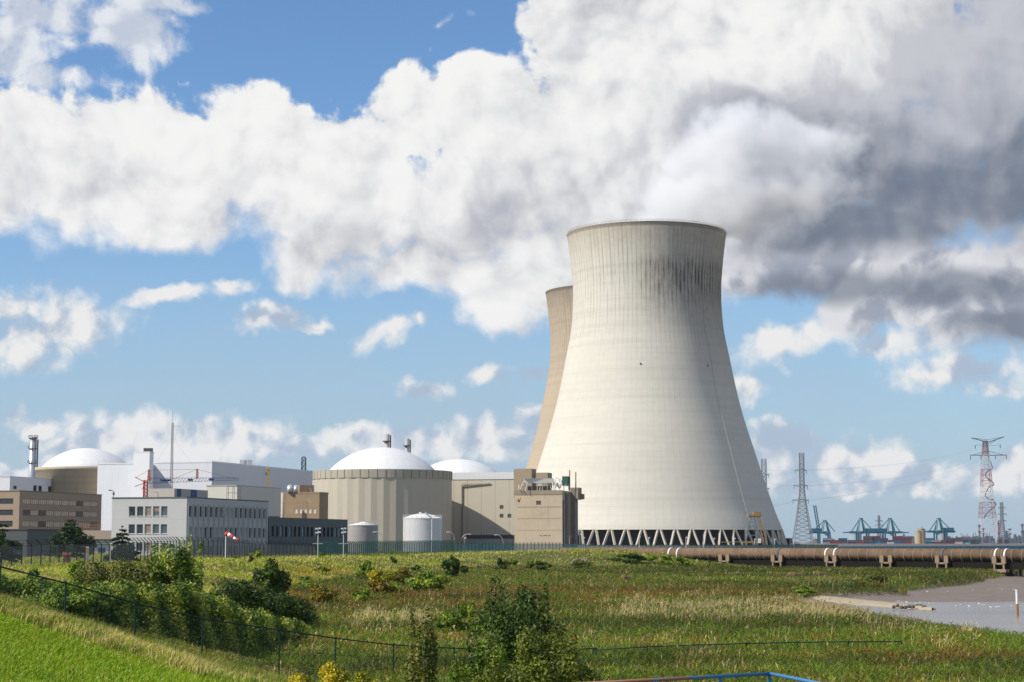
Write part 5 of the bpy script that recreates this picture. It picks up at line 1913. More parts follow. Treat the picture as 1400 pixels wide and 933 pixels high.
    for dy in (0, 6):
        mb.bar(Q(1035, 706, dy), Q(1045, 744, dy), 0.55); mb.bar(Q(1038, 706, dy), Q(1049, 744, dy), 0.4)
    for k in range(6):
        py = 712 + k * 5.5; x = 1035 + (py - 706) * 10 / 38
        mb.bar(Q(x, py, 0), Q(x + 3.2, py + 3, 0), 0.3)
    mb.build('inclined_leg', yel, g)
    mb = MB(); mb.bar(Q(1015, 741.5), Q(1040, 741.5), 0.8, 0.9); mb.bar(Q(985, 741.5), Q(1017, 741), 0.4, 0.35)
    mb.build('walkway', yel, g)
    MB().box(tuple(Q(1038.5, 739.5, -1)), (1.2, 1.2, 2.2)).build('cabinet', surf('lamp_white', (0.75, 0.73, 0.68)), g)
    # gatehouse signs behind the left fence
    b = P(118.5, 765, 255); g0 = h1(b.x, b.y)
    s = thing('sign_pillar', 'slim orange and white sign pillar behind the fence, right of the cedar', 'sign', (b.x, b.y, g0))
    MB().box((b.x, b.y, zpy(757, 255)), (0.52, 0.25, zpy(748, 255) - zpy(767, 255))).build('pillar', surf('pillar_white', (0.62, 0.60, 0.62)), s)
    MB().box((b.x - .04, b.y - .14, zpy(752.5, 255)), (0.36, 0.05, 0.75)).build('orange_panel', surf('sign_orange', (0.62, 0.17, 0.03)), s)
    MB().box((b.x - .04, b.y - .14, zpy(761, 255)), (0.36, 0.05, 0.7)).build('lilac_panel', surf('sign_lilac', (0.42, 0.36, 0.52)), s)
    b = P(91.3, 768, 235); g0 = h1(b.x, b.y)
    s = thing('ticket_post', 'rust-red box on a brown stand behind the fence, below the cedar', 'machine', (b.x, b.y, g0))
    MB().box((b.x, b.y, zpy(764.5, 235) - .3), (0.8, 0.5, 1.6)).build('stand', surf('rust_brown', (0.16, 0.06, 0.03), var=0.3), s)
    MB().box((b.x, b.y, zpy(757.5, 235)), (1.05, 0.7, 0.35)).build('cap', surf('cap_orange', (0.45, 0.12, 0.05)), s)
    b = P(150, 765, 236); g0 = h1(b.x, b.y)
    s = thing('gate_post', 'pale concrete gate post in the wire fence beside the small spruce', 'post', (b.x, b.y, g0))
    MB().box((b.x, b.y, g0 + 1.2), (0.22, 0.22, 2.7)).box((b.x, b.y, g0 + 2.6), (0.3, 0.3, 0.1)).build('post', surf('post_pale', (0.60, 0.58, 0.56)), s)
    # culvert wall with railing on the bank
    Y = 440
    a, b = P(655, 762, Y), P(689, 763, Y - 4)
    c = thing('culvert', 'rusty-topped low culvert wall with black railing on the grass bank', 'culvert', (a.x, a.y, -0.5))
    MB().bar((P(668, 762, Y).x, Y, -0.6), (b.x, b.y, -0.7), 0.4, 1.6).build('wall', surf('culvert_grey', (0.30, 0.28, 0.26), var=0.15), c)
    MB().box((P(658, 759, Y).x, Y - 1, zpy(758.6, Y)), (1.7, 1.2, 0.8)).build('white_box', surf('lamp_white', (0.75, 0.73, 0.68)), c)
    MB().box((P(665, 759, Y).x, Y - 1, zpy(760.5, Y)), (1.6, 0.8, 0.8)).build('rust_box', MATS['rust_brown'], c)
    mb = MB(); z1_ = zpy(760, Y)
    mb.bar((P(670, 762, Y).x, Y - 2, z1_), (b.x + .4, b.y - 2, z1_ - .1), 0.12); mb.bar((b.x + .4, b.y - 2, z1_), (b.x + .4, b.y - 2, z1_ - 2), 0.16); mb.bar((P(670, 762, Y).x, Y - 2, z1_), (P(670, 762, Y).x, Y - 2, z1_ - 1.5), 0.12)
    mb.build('railing', surf('rail_black', (0.02, 0.02, 0.02)), c)
    # blocks in the marsh
    bm = surf('marsh_block_concrete', (0.33, 0.20, 0.11), var=0.2, streak=0.4, bump=0.2)
    for x0, x1, y0, y1, Y, lab in ((1079, 1101, 782.5, 797, 300, 'left of the two brown concrete blocks lying in the marsh reeds'), (1112.5, 1134, 781.5, 795, 306, 'right of the two brown concrete blocks lying in the marsh reeds'), (850, 864, 786, 795, 270, 'small flat brown block in the marsh, below the dark round bush')):
        a, b = P(x0, y1, Y), P(x1, y0, Y)
        t_ = thing('marsh_block', lab, 'concrete block', ((a.x + b.x) / 2, Y, a.z))
        wd = b.x - a.x
        MB().box((a.x + wd * .17, Y, (a.z + b.z) / 2 - .4), (wd * .34, 1.2, b.z - a.z + .8)).build('block', bm, t_)
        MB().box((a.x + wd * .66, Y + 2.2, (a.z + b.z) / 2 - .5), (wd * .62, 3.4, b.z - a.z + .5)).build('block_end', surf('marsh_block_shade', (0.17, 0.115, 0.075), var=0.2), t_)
    # white tide post
    b = P(1391, 842, 182)
    s = thing('tide_post', 'white marker post with rusty foot standing in the shallow water', 'post', (b.x, b.y, b.z))
    MB().bar((b.x, b.y, -5.2), (b.x, b.y, zpy(826, 182)), 0.27, n=10).build('lower_post', surf('post_rust', (0.34, 0.16, 0.06), var=0.3), s)
    MB().bar((b.x, b.y, zpy(826, 182)), (b.x, b.y, zpy(808, 182)), 0.24, n=10).build('upper_post', surf('post_white', (0.75, 0.72, 0.68), blotch=((0.3, 0.2, 0.12), 3.0, 0.6)), s)
    MB().bar((b.x, b.y, zpy(808, 182)), (b.x, b.y, zpy(806.5, 182)), 0.30, n=10).build('cap', MATS['post_white'], s)


build_masts()

# ================================================================== pylons
def build_pylons():
    gal = surf('pylon_steel', (0.20, 0.22, 0.24), rough=0.6)
    def tower(px, py_top, py_base, Y, lab, arms, wtop, wbase, r=0.35):
        b = P(px, py_base, Y); zt = zpy(py_top, Y)
        t = thing('pylon', lab, 'pylon', (b.x, b.y, 0), 'electricity pylons')
        prof = lambda q: wtop if q > 0.62 else wtop + (wbase - wtop) * ((0.62 - q) / 0.62) ** 1.25
        mb = MB(); mb.lattice((b.x, b.y, -1), (b.x, b.y, zt), wbase, wtop, 22, r, prof=prof)
        mb.build('mast', gal, t)
        for (py, l0, l1) in arms:
            z = zpy(py, Y); k = Y / 2505
            mb = MB()
            for l in (l0, l1):
                if abs(l) > 0.1:
                    mb.bar((b.x, b.y, z + .6), (b.x + l * k, b.y, z), r); mb.bar((b.x, b.y, z - 1.4), (b.x + l * k, b.y, z), r * .8)
                    mb.bar((b.x + l * k * .5, b.y, z + .3), (b.x + l * k * .5, b.y, z - .7), r * .7)
                    mb.bar((b.x + l * k * .92, b.y, z), (b.x + l * k * .92, b.y, z - 3), r * .9)
            mb.build('cross_arm', gal, t)
        return t
    tower(1098, 620, 747, 1500, 'tall grey lattice pylon just right of the cooling tower', [(643, -10, 7), (664, -12, 8), (684, -14, 9)], 3.6, 17, 0.42)
    tower(1046, 628, 747, 1570, 'lattice pylon partly hidden behind the right flank of the tower', [(649, -8, 7), (668, -8, 7)], 3.8, 17, 0.42)
    tower(1371, 687, 748, 2900, 'grey lattice pylon right behind the tall red and white one', [(694, -5, 5), (703, -7, 7), (712, -6, 6)], 4, 13, 0.6)
    tower(1202.5, 705, 748, 2950, 'faint grey pylon between the two middle port cranes', [(712, -5, 5), (718, -6, 6), (725, -6, 6)], 3, 10, 0.6)
    # tall river-crossing pylon
    Y = 3270; b = P(1351, 747, Y); k = Y / 2505
    t = thing('crossing_pylon', 'very tall red and white river-crossing pylon at the right', 'pylon', (b.x, b.y, 0))
    red = surf('pylon_red', (0.30, 0.13, 0.12), rough=0.6); wh = surf('pylon_white', (0.52, 0.51, 0.52), rough=0.6); dk = surf('pylon_dark', (0.12, 0.09, 0.11), rough=0.6)
    lv = [(747, 27), (709, 19.5), (687, 16), (665, 13), (642, 11), (622, 8), (612, 6.5)]
    for i in range(len(lv) - 1):
        (y0, w0), (y1, w1) = lv[i], lv[i + 1]
        mb = MB(); mb.lattice((b.x, b.y, zpy(y0, Y) if i else -2), (b.x, b.y, zpy(y1, Y)), w0 * k, w1 * k, 4 if i == 0 else 3, 0.75, rb=0.5)
        mb.build('mast_section', wh if i % 2 == 0 else red, t)
    mb = MB(); mb.lattice((b.x, b.y, zpy(612, Y)), (b.x, b.y, zpy(603, Y)), 6 * k, 5 * k, 2, 1.0); mb.build('mast_head', dk, t)
    mb = MB()
    C0 = P(1351, 605, Y)
    for s, ex, ey in ((-1, 1328, 599), (1, 1373, 597.5)):
        e = P(ex, ey, Y); mb.bar(C0, e, 1.3, 1.6); mb.bar(P(1351, 601.5, Y), e, 0.7); mb.bar(P(1351, 608, Y), P(1351 + s * 10, 602.5, Y), 0.7)
    for s, ex in ((-1, 1326.5), (1, 1376)):
        e = P(ex, 622.5, Y); mb.bar(P(1351, 622.8, Y), e, 1.2, 1.4); mb.bar(P(1351, 617, Y), P(1351 + s * 20, 622, Y), 0.8)
    for s in (-1, 1):
        mb.bar(P(1351, 610, Y), P(1351 + s * 16.5, 608.5, Y), 0.5)
    mb.build('cross_arm', dk, t)
    for px, y0, y1 in ((1327, 623, 629), (1341, 623, 628), (1361, 623, 628), (1376, 623, 628), (1333.5, 609, 614), (1367.5, 608, 613)):
        MB().bar(P(px, y0, Y), P(px, y1, Y), 1.5, n=6).build('insulator', dk, t)
    # stair that winds round the mast
    mb = MB()
    pts = [(1351, 622), (1355, 634), (1357, 640), (1349, 646), (1347, 650), (1351, 655), (1358, 660), (1359, 663), (1352, 667), (1348, 673), (1347, 678), (1353, 684), (1358, 683), (1359, 685), (1362, 690), (1355, 697), (1348, 703), (1345.5, 709)]
    for i in range(len(pts) - 1):
        mb.bar(P(*pts[i], Y - 4), P(*pts[i + 1], Y - 4), 1.0, 1.5)
    mb.build('stair', dk, t)
    # conductors
    cm = surf('cable_grey', (0.25, 0.27, 0.30), rough=0.5)
    names = ['highest', 'second highest', 'third highest', 'fourth highest', 'fifth highest', 'lowest']
    ends = [((1334, 613.5, 3270), (1105, 643, 1500), 7), ((1328, 629, 3270), (1107, 664, 1500), 8), ((1341, 628, 3270), (1108, 684, 1500), 9),
            ((1089, 643, 1500), (1041, 640, 1570), 1.5), ((1087, 664, 1500), (1041, 657, 1570), 2), ((1085, 684, 1500), (1041, 690, 1400), 2.5)]
    for i, (a, b_, sag) in enumerate(ends):
        A, B = P(*a), P(*b_)
        pts = [A.lerp(B, j / 24) - Vector((0, 0, sag * 4 * (j / 24) * (1 - j / 24))) for j in range(25)]
        mb = MB(); mb.tube(pts, 0.085 if i < 3 else 0.08, 4)
        lab = (names[i] + ' power cable sweeping from the red and white pylon to the nearer pylon') if i < 3 else (names[i - 3] + ' of the power cables leading left from the nearer pylon to the tower').replace('third highest', 'lowest')
        o = mb.build('power_cable', cm, None, origin=A)
        tag(o, lab, 'cable', 'power cables')


build_pylons()


# ================================================================== container port on the far bank
def build_port():
    Y0 = 2700
    teal = surf('crane_teal', (0.004, 0.10, 0.15), rough=0.5, var=0.1)
    k = Y0 / 2505
    q = random.Random(21)

    def crane(px, flip, boom_up, lab, apex=709, girder=728, Y=Y0, sc=1.0):
        b = P(px, 747, Y)
        kk = Y / 2505 * sc
        zg = zpy(girder, Y); za = zpy(apex, Y); z0 = 0.2
        t = thing('port_crane', lab, 'port crane', (b.x, b.y, z0), 'ship-to-shore cranes')
        s = -1 if flip else 1
        X = lambda d: b.x + s * d * kk
        mb = MB()
        for dy in (0, 16):
            for x in (-7, 7):
                mb.bar((X(x), b.y + dy, z0), (X(x), b.y + dy, zg), 2.1)
            mb.bar((X(-7), b.y + dy, z0 + 16), (X(7), b.y + dy, z0 + 16), 1.2); mb.bar((X(-7), b.y + dy, z0 + 16), (X(7), b.y + dy, zg - 3), 0.7)
        for x in (-7, 7):
            mb.bar((X(x), b.y, z0 + 3), (X(x), b.y + 16, z0 + 3), 1.4)
        mb.build('leg_frame', teal, t)
        mb = MB()
        mb.bar((X(-20), b.y + 8, zg), (X(18 if not boom_up else 4), b.y + 8, zg), 3.4, 3.2)
        mb.build('girder', teal, t)
        mb = MB()
        if boom_up:
            mb.bar((X(-8), b.y + 8, zg), (X(-13.5), b.y + 8, zpy(691, Y)), 1.4); mb.bar((X(-5), b.y + 8, zg), (X(-10.5), b.y + 8, zpy(691, Y)), 1.4)
            for j in range(10):
                f0, f1 = j / 10, (j + 1) / 10
                zt = zpy(691, Y)
                mb.bar((X(-8 - 5.5 * f0), b.y + 8, zg + (zt - zg) * f0), (X(-5 - 5.5 * f1), b.y + 8, zg + (zt - zg) * f1), 0.7)
        else:
            mb.bar((X(16), b.y + 8, zg), (X(27), b.y + 8, zg - 0.5), 2.0, 1.6)
        mb.build('boom', teal, t)
        mb = MB()
        for dy in (2, 14):
            mb.bar((X(-3), b.y + dy, zg), (X(1), b.y + 8, za), 1.5); mb.bar((X(7), b.y + dy, zg), (X(3), b.y + 8, za), 1.5)
        mb.bar((X(-1), b.y + 8, za), (X(4), b.y + 8, za), 1.6, 1.4)
        mb.bar((X(1), b.y + 8, za), (X(-16), b.y + 8, zg + 1), 1.1); mb.bar((X(3), b.y + 8, za), (X(15), b.y + 8, zg + 1), 1.1)
        mb.build('a_frame', teal, t)
        mb = MB(); mb.box((X(-11), b.y + 8, zg + 3), (15, 7, 5.5)); mb.build('machine_house', teal, t)
        mb = MB(); mb.box((X(3), b.y + 8, zg - 3.5), (3, 3, 3)); mb.build('cab', surf('cab_grey', (0.2, 0.25, 0.28)), t)
    crane(1128, False, True, 'leftmost port crane with its boom raised steeply', apex=712, girder=728)
    crane(1181, True, False, 'second port crane from the left, boom lowered, grey tank behind')
    crane(1217.5, False, False, 'third port crane from the left, close beside the faint pylon')
    crane(1288, True, False, 'rightmost port crane, right of the twin brown silos', apex=709, girder=727)
    # containers
    cols = [('red', (0.20, 0.025, 0.025)), ('dark red', (0.09, 0.025, 0.03)), ('blue', (0.04, 0.08, 0.16)), ('grey', (0.22, 0.24, 0.27)), ('white', (0.42, 0.42, 0.41)), ('teal', (0.03, 0.20, 0.24)), ('brown', (0.12, 0.06, 0.045)), ('navy', (0.03, 0.045, 0.09))]
    protos = {}
    for cn, c in cols:
        m = surf('container_' + cn.replace(' ', '_'), c, rough=0.6, var=0.12, vline=0.35, vspace=0.8)
        mb = MB()
        mb.box((0, 0, 1.3), (12.0, 2.4, 2.5))
        for x in (-6, 6):
            for y in (-1.2, 1.2):
                mb.box((x, y, 1.3), (0.22, 0.22, 2.62))
        for z in (0.08, 2.55):
            for y in (-1.2, 1.2):
                mb.box((0, y, z), (12.1, 0.2, 0.16))
        o = mb.build('shipping_container', m)
        protos[cn] = o.data
        bpy.data.objects.remove(o)
    x = 1131.0
    while x < 1334:
        if not (1249 < x < 1268):
            nst = q.choice([2, 3, 3, 3, 2, 4]) if x < 1262 else q.choice([1, 2, 2, 3])
            Y = 2560 + q.uniform(-25, 60)
            b = P(x, 747, Y)
            cn_run = None
            for j in range(nst):
                cn = q.choices([c[0] for c in cols], [2, 6, 2, 2, 1, 1, 5, 5])[0]
                o = bpy.data.objects.new('shipping_container', protos[cn]); col.objects.link(o)
                o.location = (b.x, b.y, 0.22 + j * 2.66)
                o.rotation_euler = (0, 0, 0.02 * q.uniform(-1, 1))
                o['label'] = '%s shipping container stacked on the far quay below the cranes' % cn
                o['category'] = 'container'
                o['group'] = '%s containers on the far quay' % cn
        x += q.uniform(9, 12.6)
    # silos, tanks, sheds, process columns
    def silo(px, py_top, r_px, Y, c, name, lab, cat, dome_h=2.0, mat_kw={}):
        b = P(px, 747, Y); r_ = r_px * Y / 2505; zt = zpy(py_top, Y)
        t = thing(name, lab, cat, (b.x, b.y, 0.2))
        m = surf(name + '_wall_' + str(int(px)), c, var=0.12, scale=0.05, vline=0.2, vspace=6, **mat_kw)
        MB().lathe(b.x, b.y, [(r_, 0.2), (r_, zt - dome_h)], n=28, cap=False).build('wall', m, t)
        MB().lathe(b.x, b.y, [(r_ + .3, zt - dome_h)] + dome_profile(r_, zt - dome_h + .1, dome_h, 5), n=28).build('roof', surf('far_roof_' + str(int(px)), tuple(v * .7 for v in c)), t)
        MB().bar((b.x - r_ * .3, b.y - r_, zt - 1), (b.x - r_ * .3, b.y - r_, zt + 2.5), 0.8).build('roof_rail', MATS['far_roof_' + str(int(px))], t)
    silo(1256.5, 725.5, 4.5, 2620, (0.40, 0.29, 0.15), 'silo', 'left and shorter of the twin brown silos in the port', 'silo')
    silo(1261.5, 722.5, 4.2, 2640, (0.30, 0.235, 0.15), 'silo', 'right and taller of the twin brown silos in the port', 'silo')
    silo(1170, 728.5, 8.2, 2900, (0.32, 0.36, 0.40), 'storage_silo', 'wide grey storage silo behind the second port crane', 'silo')
    silo(1289, 724, 6.4, 2900, (0.30, 0.31, 0.33), 'storage_silo', 'grey storage silo behind the rightmost port crane', 'silo')
    silo(1116, 737, 5, 2900, (0.17, 0.13, 0.12), 'oil_tank', 'dark brown tank at the left end of the port, beside the raised boom', 'tank')
    silo(1137, 736.5, 4.4, 2900, (0.18, 0.16, 0.16), 'oil_tank', 'dark tank just right of the crane with the raised boom', 'tank')
    silo(1205, 737, 5, 2950, (0.5, 0.46, 0.42), 'oil_tank', 'pale cream tank behind the middle port cranes', 'tank')
    def shed(x0, x1, yt, Y, c, lab, roofc=None, gable=1.5):
        a, b = P(x0, 747, Y), P(x1, 747, Y); zt = zpy(yt, Y)
        t = thing('warehouse', lab, 'warehouse', ((a.x + b.x) / 2, Y, 0.2))
        m = surf('shed_' + str(int(x0)), c, var=0.12, scale=0.05, vline=0.3, vspace=5)
        MB().prism([(a.x, Y), (b.x, Y), (b.x, Y + 25), (a.x, Y + 25)], 0.2, zt - gable).build('wall', m, t)
        r_ = MB(); xm = (a.x + b.x) / 2
        r_.quad((a.x - .5, Y - .5, zt - gable + .02), (b.x + .5, Y - .5, zt - gable + .02), (b.x + .5, Y + 12, zt), (a.x - .5, Y + 12, zt)); r_.quad((a.x - .5, Y + 12, zt), (b.x + .5, Y + 12, zt), (b.x + .5, Y + 25.5, zt - gable + .02), (a.x - .5, Y + 25.5, zt - gable + .02))
        r_.quad((a.x - .5, Y - .5, zt - gable + .02), (a.x - .5, Y + 12, zt), (a.x - .5, Y + 25.5, zt - gable + .02)); r_.quad((b.x + .5, Y - .5, zt - gable + .02), (b.x + .5, Y + 25.5, zt - gable + .02), (b.x + .5, Y + 12, zt))
        r_.build('roof', surf('shed_roof_' + str(int(x0)), roofc or tuple(v * .6 for v in c)), t)
        if x1 - x0 > 8:
            for f in (0.25, 0.6):
                xx = a.x + (b.x - a.x) * f
                MB().box((xx, Y - .2, 3.2), (5, .3, 5.5)).build('door', surf('shed_door', (0.05, 0.05, 0.055)), t)
    shed(1232, 1250.5, 733, 2760, (0.19, 0.155, 0.14), 'brown port warehouse left of the twin silos')
    shed(1326, 1342, 741.5, 2300, (0.02, 0.27, 0.31), 'bright teal flat shed at the right of the container row', gable=0.6)
    shed(1072, 1084, 741, 1500, (0.10, 0.13, 0.17), 'low dark blue shed right at the foot of the cooling tower', gable=0.8)
    shed(1086, 1094, 743, 1450, (0.16, 0.17, 0.18), 'small grey shed at the foot of the grey lattice pylon', gable=0.6)
    shed(1299, 1312, 741, 2800, (0.14, 0.15, 0.19), 'dull grey warehouse right of the rightmost port crane')
    shed(1362, 1384, 743, 2500, (0.13, 0.10, 0.11), 'long low dark shed below the tall pylons')
    shed(1144, 1158, 741.5, 2850, (0.16, 0.10, 0.10), 'reddish warehouse between the first two port cranes')
    def column(px, yt, w_, lab, c=(0.16, 0.19, 0.23), n=3, Y=2900, lat=False):
        b = P(px, 747, Y); zt = zpy(yt, Y); ww = w_ * Y / 2505
        t = thing('process_column', lab, 'refinery column', (b.x, b.y, 0.2), 'refinery columns')
        m = surf('column_' + str(int(px)), c, var=0.15, scale=0.1, hline=0.5, hspace=6)
        if lat:
            mb = MB(); mb.lattice((b.x, b.y, 0.2), (b.x, b.y, zt), ww, ww * .7, 9, 0.8); mb.build('frame', m, t)
        else:
            MB().lathe(b.x, b.y, [(ww / 2, 0.2), (ww / 2, zt * .6), (ww / 2 * .8, zt * .62), (ww / 2 * .8, zt)], n=14).build('shell', m, t)
        for j in range(n):
            z = zt * (j + 1) / (n + .3)
            MB().lathe(b.x, b.y, [(ww / 2, z), (ww / 2 + 1.6, z), (ww / 2 + 1.6, z + 1.2), (ww / 2, z + 1.2)], n=10, cap=False).build('platform', surf('col_platform', (0.14, 0.14, 0.16)), t)
    column(1339.5, 717, 3.0, 'tall dark refinery column left of the river-crossing pylon')
    column(1345, 722, 2.0, 'slim reddish column just left of the river-crossing pylon', (0.25, 0.16, 0.16))
    column(1381, 722, 3.4, 'pale grey column right of the grey lattice pylon', (0.42, 0.45, 0.50))
    column(1377, 726, 2.4, 'darker blue column touching the pale grey column', (0.18, 0.22, 0.28))
    column(1398.5, 716, 3.6, 'dark column cut by the right edge of the view', (0.12, 0.14, 0.17))
    column(1389, 735, 3.0, 'short stubby dark column near the right edge', (0.10, 0.12, 0.14))
    column(1366, 712, 1.6, 'thin red flare frame between the two right pylons', (0.35, 0.16, 0.16), 2, lat=True)
    column(1357, 736, 2.0, 'short red steel frame at the foot of the crossing pylon', (0.35, 0.12, 0.12), 1, lat=True)
    column(1317, 734, 1.4, 'thin dark stack rising from the far tree line', (0.10, 0.12, 0.14), 1)
    column(1306, 737, 1.6, 'short dark stack beside the dull grey warehouse', (0.14, 0.15, 0.17), 1)
    column(1236, 729.5, 1.1, 'thin lattice frame on the left of the brown warehouse', (0.10, 0.13, 0.17), 1, lat=True)
    column(1149, 736, 0.8, 'thin pole-like stack right of the first port crane', (0.18, 0.20, 0.24), 1)
    # refinery pipework and tree line too far to count
    mb = MB()
    for j in range(150):
        px = q.uniform(1290, 1420); Y = q.uniform(2750, 2950); b = P(px, 747, Y)
        hh = q.uniform(3, 12) * (1.3 if px > 1385 else 1)
        mb.box((b.x, b.y, hh / 2), (q.uniform(1.5, 6), 4, hh))
        if q.random() < .5: mb.bar((b.x, b.y, 0), (b.x + q.uniform(-3, 3), b.y, hh + q.uniform(2, 7)), 0.6)
    o = mb.build('refinery_pipework', surf('refinery_grey', (0.10, 0.12, 0.15), var=0.5, scale=0.02, blotch=((0.2, 0.10, 0.09), 0.03, 0.6)))
    tag(o, 'low dark jumble of distant refinery pipework along the horizon', 'industry', kind='stuff')


build_port()

# ================================================================== vegetation
PAL = {
    'green': (0.122, 0.196, 0.013), 'dark': (0.049, 0.082, 0.008), 'olive': (0.176, 0.170, 0.018), 'rust': (0.225, 0.124, 0.021),
    'tan': (0.50, 0.385, 0.20), 'straw': (0.54, 0.44, 0.15), 'lime': (0.265, 0.319, 0.017), 'orange': (0.353, 0.154, 0.014),
    'yellow': (0.431, 0.319, 0.013), 'lawn': (0.196, 0.340, 0.009), 'bluegreen': (0.078, 0.139, 0.026), 'grey': (0.23, 0.21, 0.12),
}
KEYS = list(PAL)
PARR = np.array([PAL[k] for k in KEYS])


def choose(W, n, xy=None, sc_=1.0):
    """pick a plant kind for every blade by its weights (kinds keep together in clumps); returns colours"""
    M = np.stack([W.get(k, np.zeros(n)) for k in KEYS], 1)
    M = np.maximum(M, 0)
    M = M / M.sum(1, keepdims=True)
    u = rng.random(n)
    if xy is not None:
        f = fbm(xy[0], xy[1] / 1.6, 2.6 * sc_, 4)
        f = np.argsort(np.argsort(f)) / n                 # equalised 0..1
        u = np.where(rng.random(n) < 0.62, (f * 0.999 + 0.10 * (u - 0.5)) % 1.0, u)
    u = u[:, None]
    idx = (np.cumsum(M, 1) < u).sum(1).clip(0, len(KEYS) - 1)
    c = PARR[idx]
    return idx, c * (0.80 + 0.40 * rng.random((n, 1))) * (1 + 0.10 * (rng.random((n, 3)) - 0.5))


def blades(name, x, y, h, w, colr, mat, tipcol=None, lean=0.35, wind=(0.25, 0.1), plume=0.0, kind_tag=None, zoff=-0.03, az0=None):
    n = len(x)
    z = H(x, y) + zoff
    az_ = az0 if az0 is not None else 0.0
    z = z + az_
    a = rng.random(n) * math.pi * 2
    # blades mostly show their flat side sideways-on at random angles
    dx, dy = np.cos(a), np.sin(a)
    lx = (rng.random(n) - 0.5) * 2 * lean + wind[0]
    ly = (rng.random(n) - 0.5) * 2 * lean + wind[1]
    base = np.stack([x, y, z], 1)
    side = np.stack([dx * w / 2, dy * w / 2, np.zeros(n)], 1)
    mid = base + np.stack([lx * h * 0.35, ly * h * 0.35, h * 0.58], 1)
    tip = base + np.stack([lx * h, ly * h, h * np.maximum(0.1, 1 - 0.45 * np.abs(lx))], 1)
    ws = 0.85 + plume
    V = np.stack([base - side * 0.7, base + side * 0.7, mid + side * ws, mid - side * ws, tip], 1).reshape(-1, 3)
    b = np.arange(n)[:, None] * 5
    F_ = np.concatenate([b, b + 1, b + 2, b + 3, b + 3, b + 2, b + 4], 1).ravel()
    sizes = np.tile([4, 3], n)
    tc = colr if tipcol is None else tipcol
    C = np.stack([colr * 0.85, colr * 0.85, (colr + tc) / 2, (colr + tc) / 2, tc], 1).reshape(-1, 3)
    o = np_mesh(name, V, F_, sizes, mat, cols=C, origin=(float(x.mean()), float(y.mean()), 0))
    tag(o, kind='stuff')
    return o


def proj(x, y, z):
    """where a world point falls in the photograph (used only to describe where each plant community grows)"""
    cp, sp = math.cos(PITCH), math.sin(PITCH)
    dz = z - EYE
    d = y * cp + dz * sp
    v = -y * sp + dz * cp
    return 700 + F * x / d, 466.5 - F * v / d


def gb(v, c, s):
    return np.exp(-((v - c) / s) ** 2)


def q_line(x, y):
    return (x + 16.8) * 0.729 + (y - 60) * 0.685


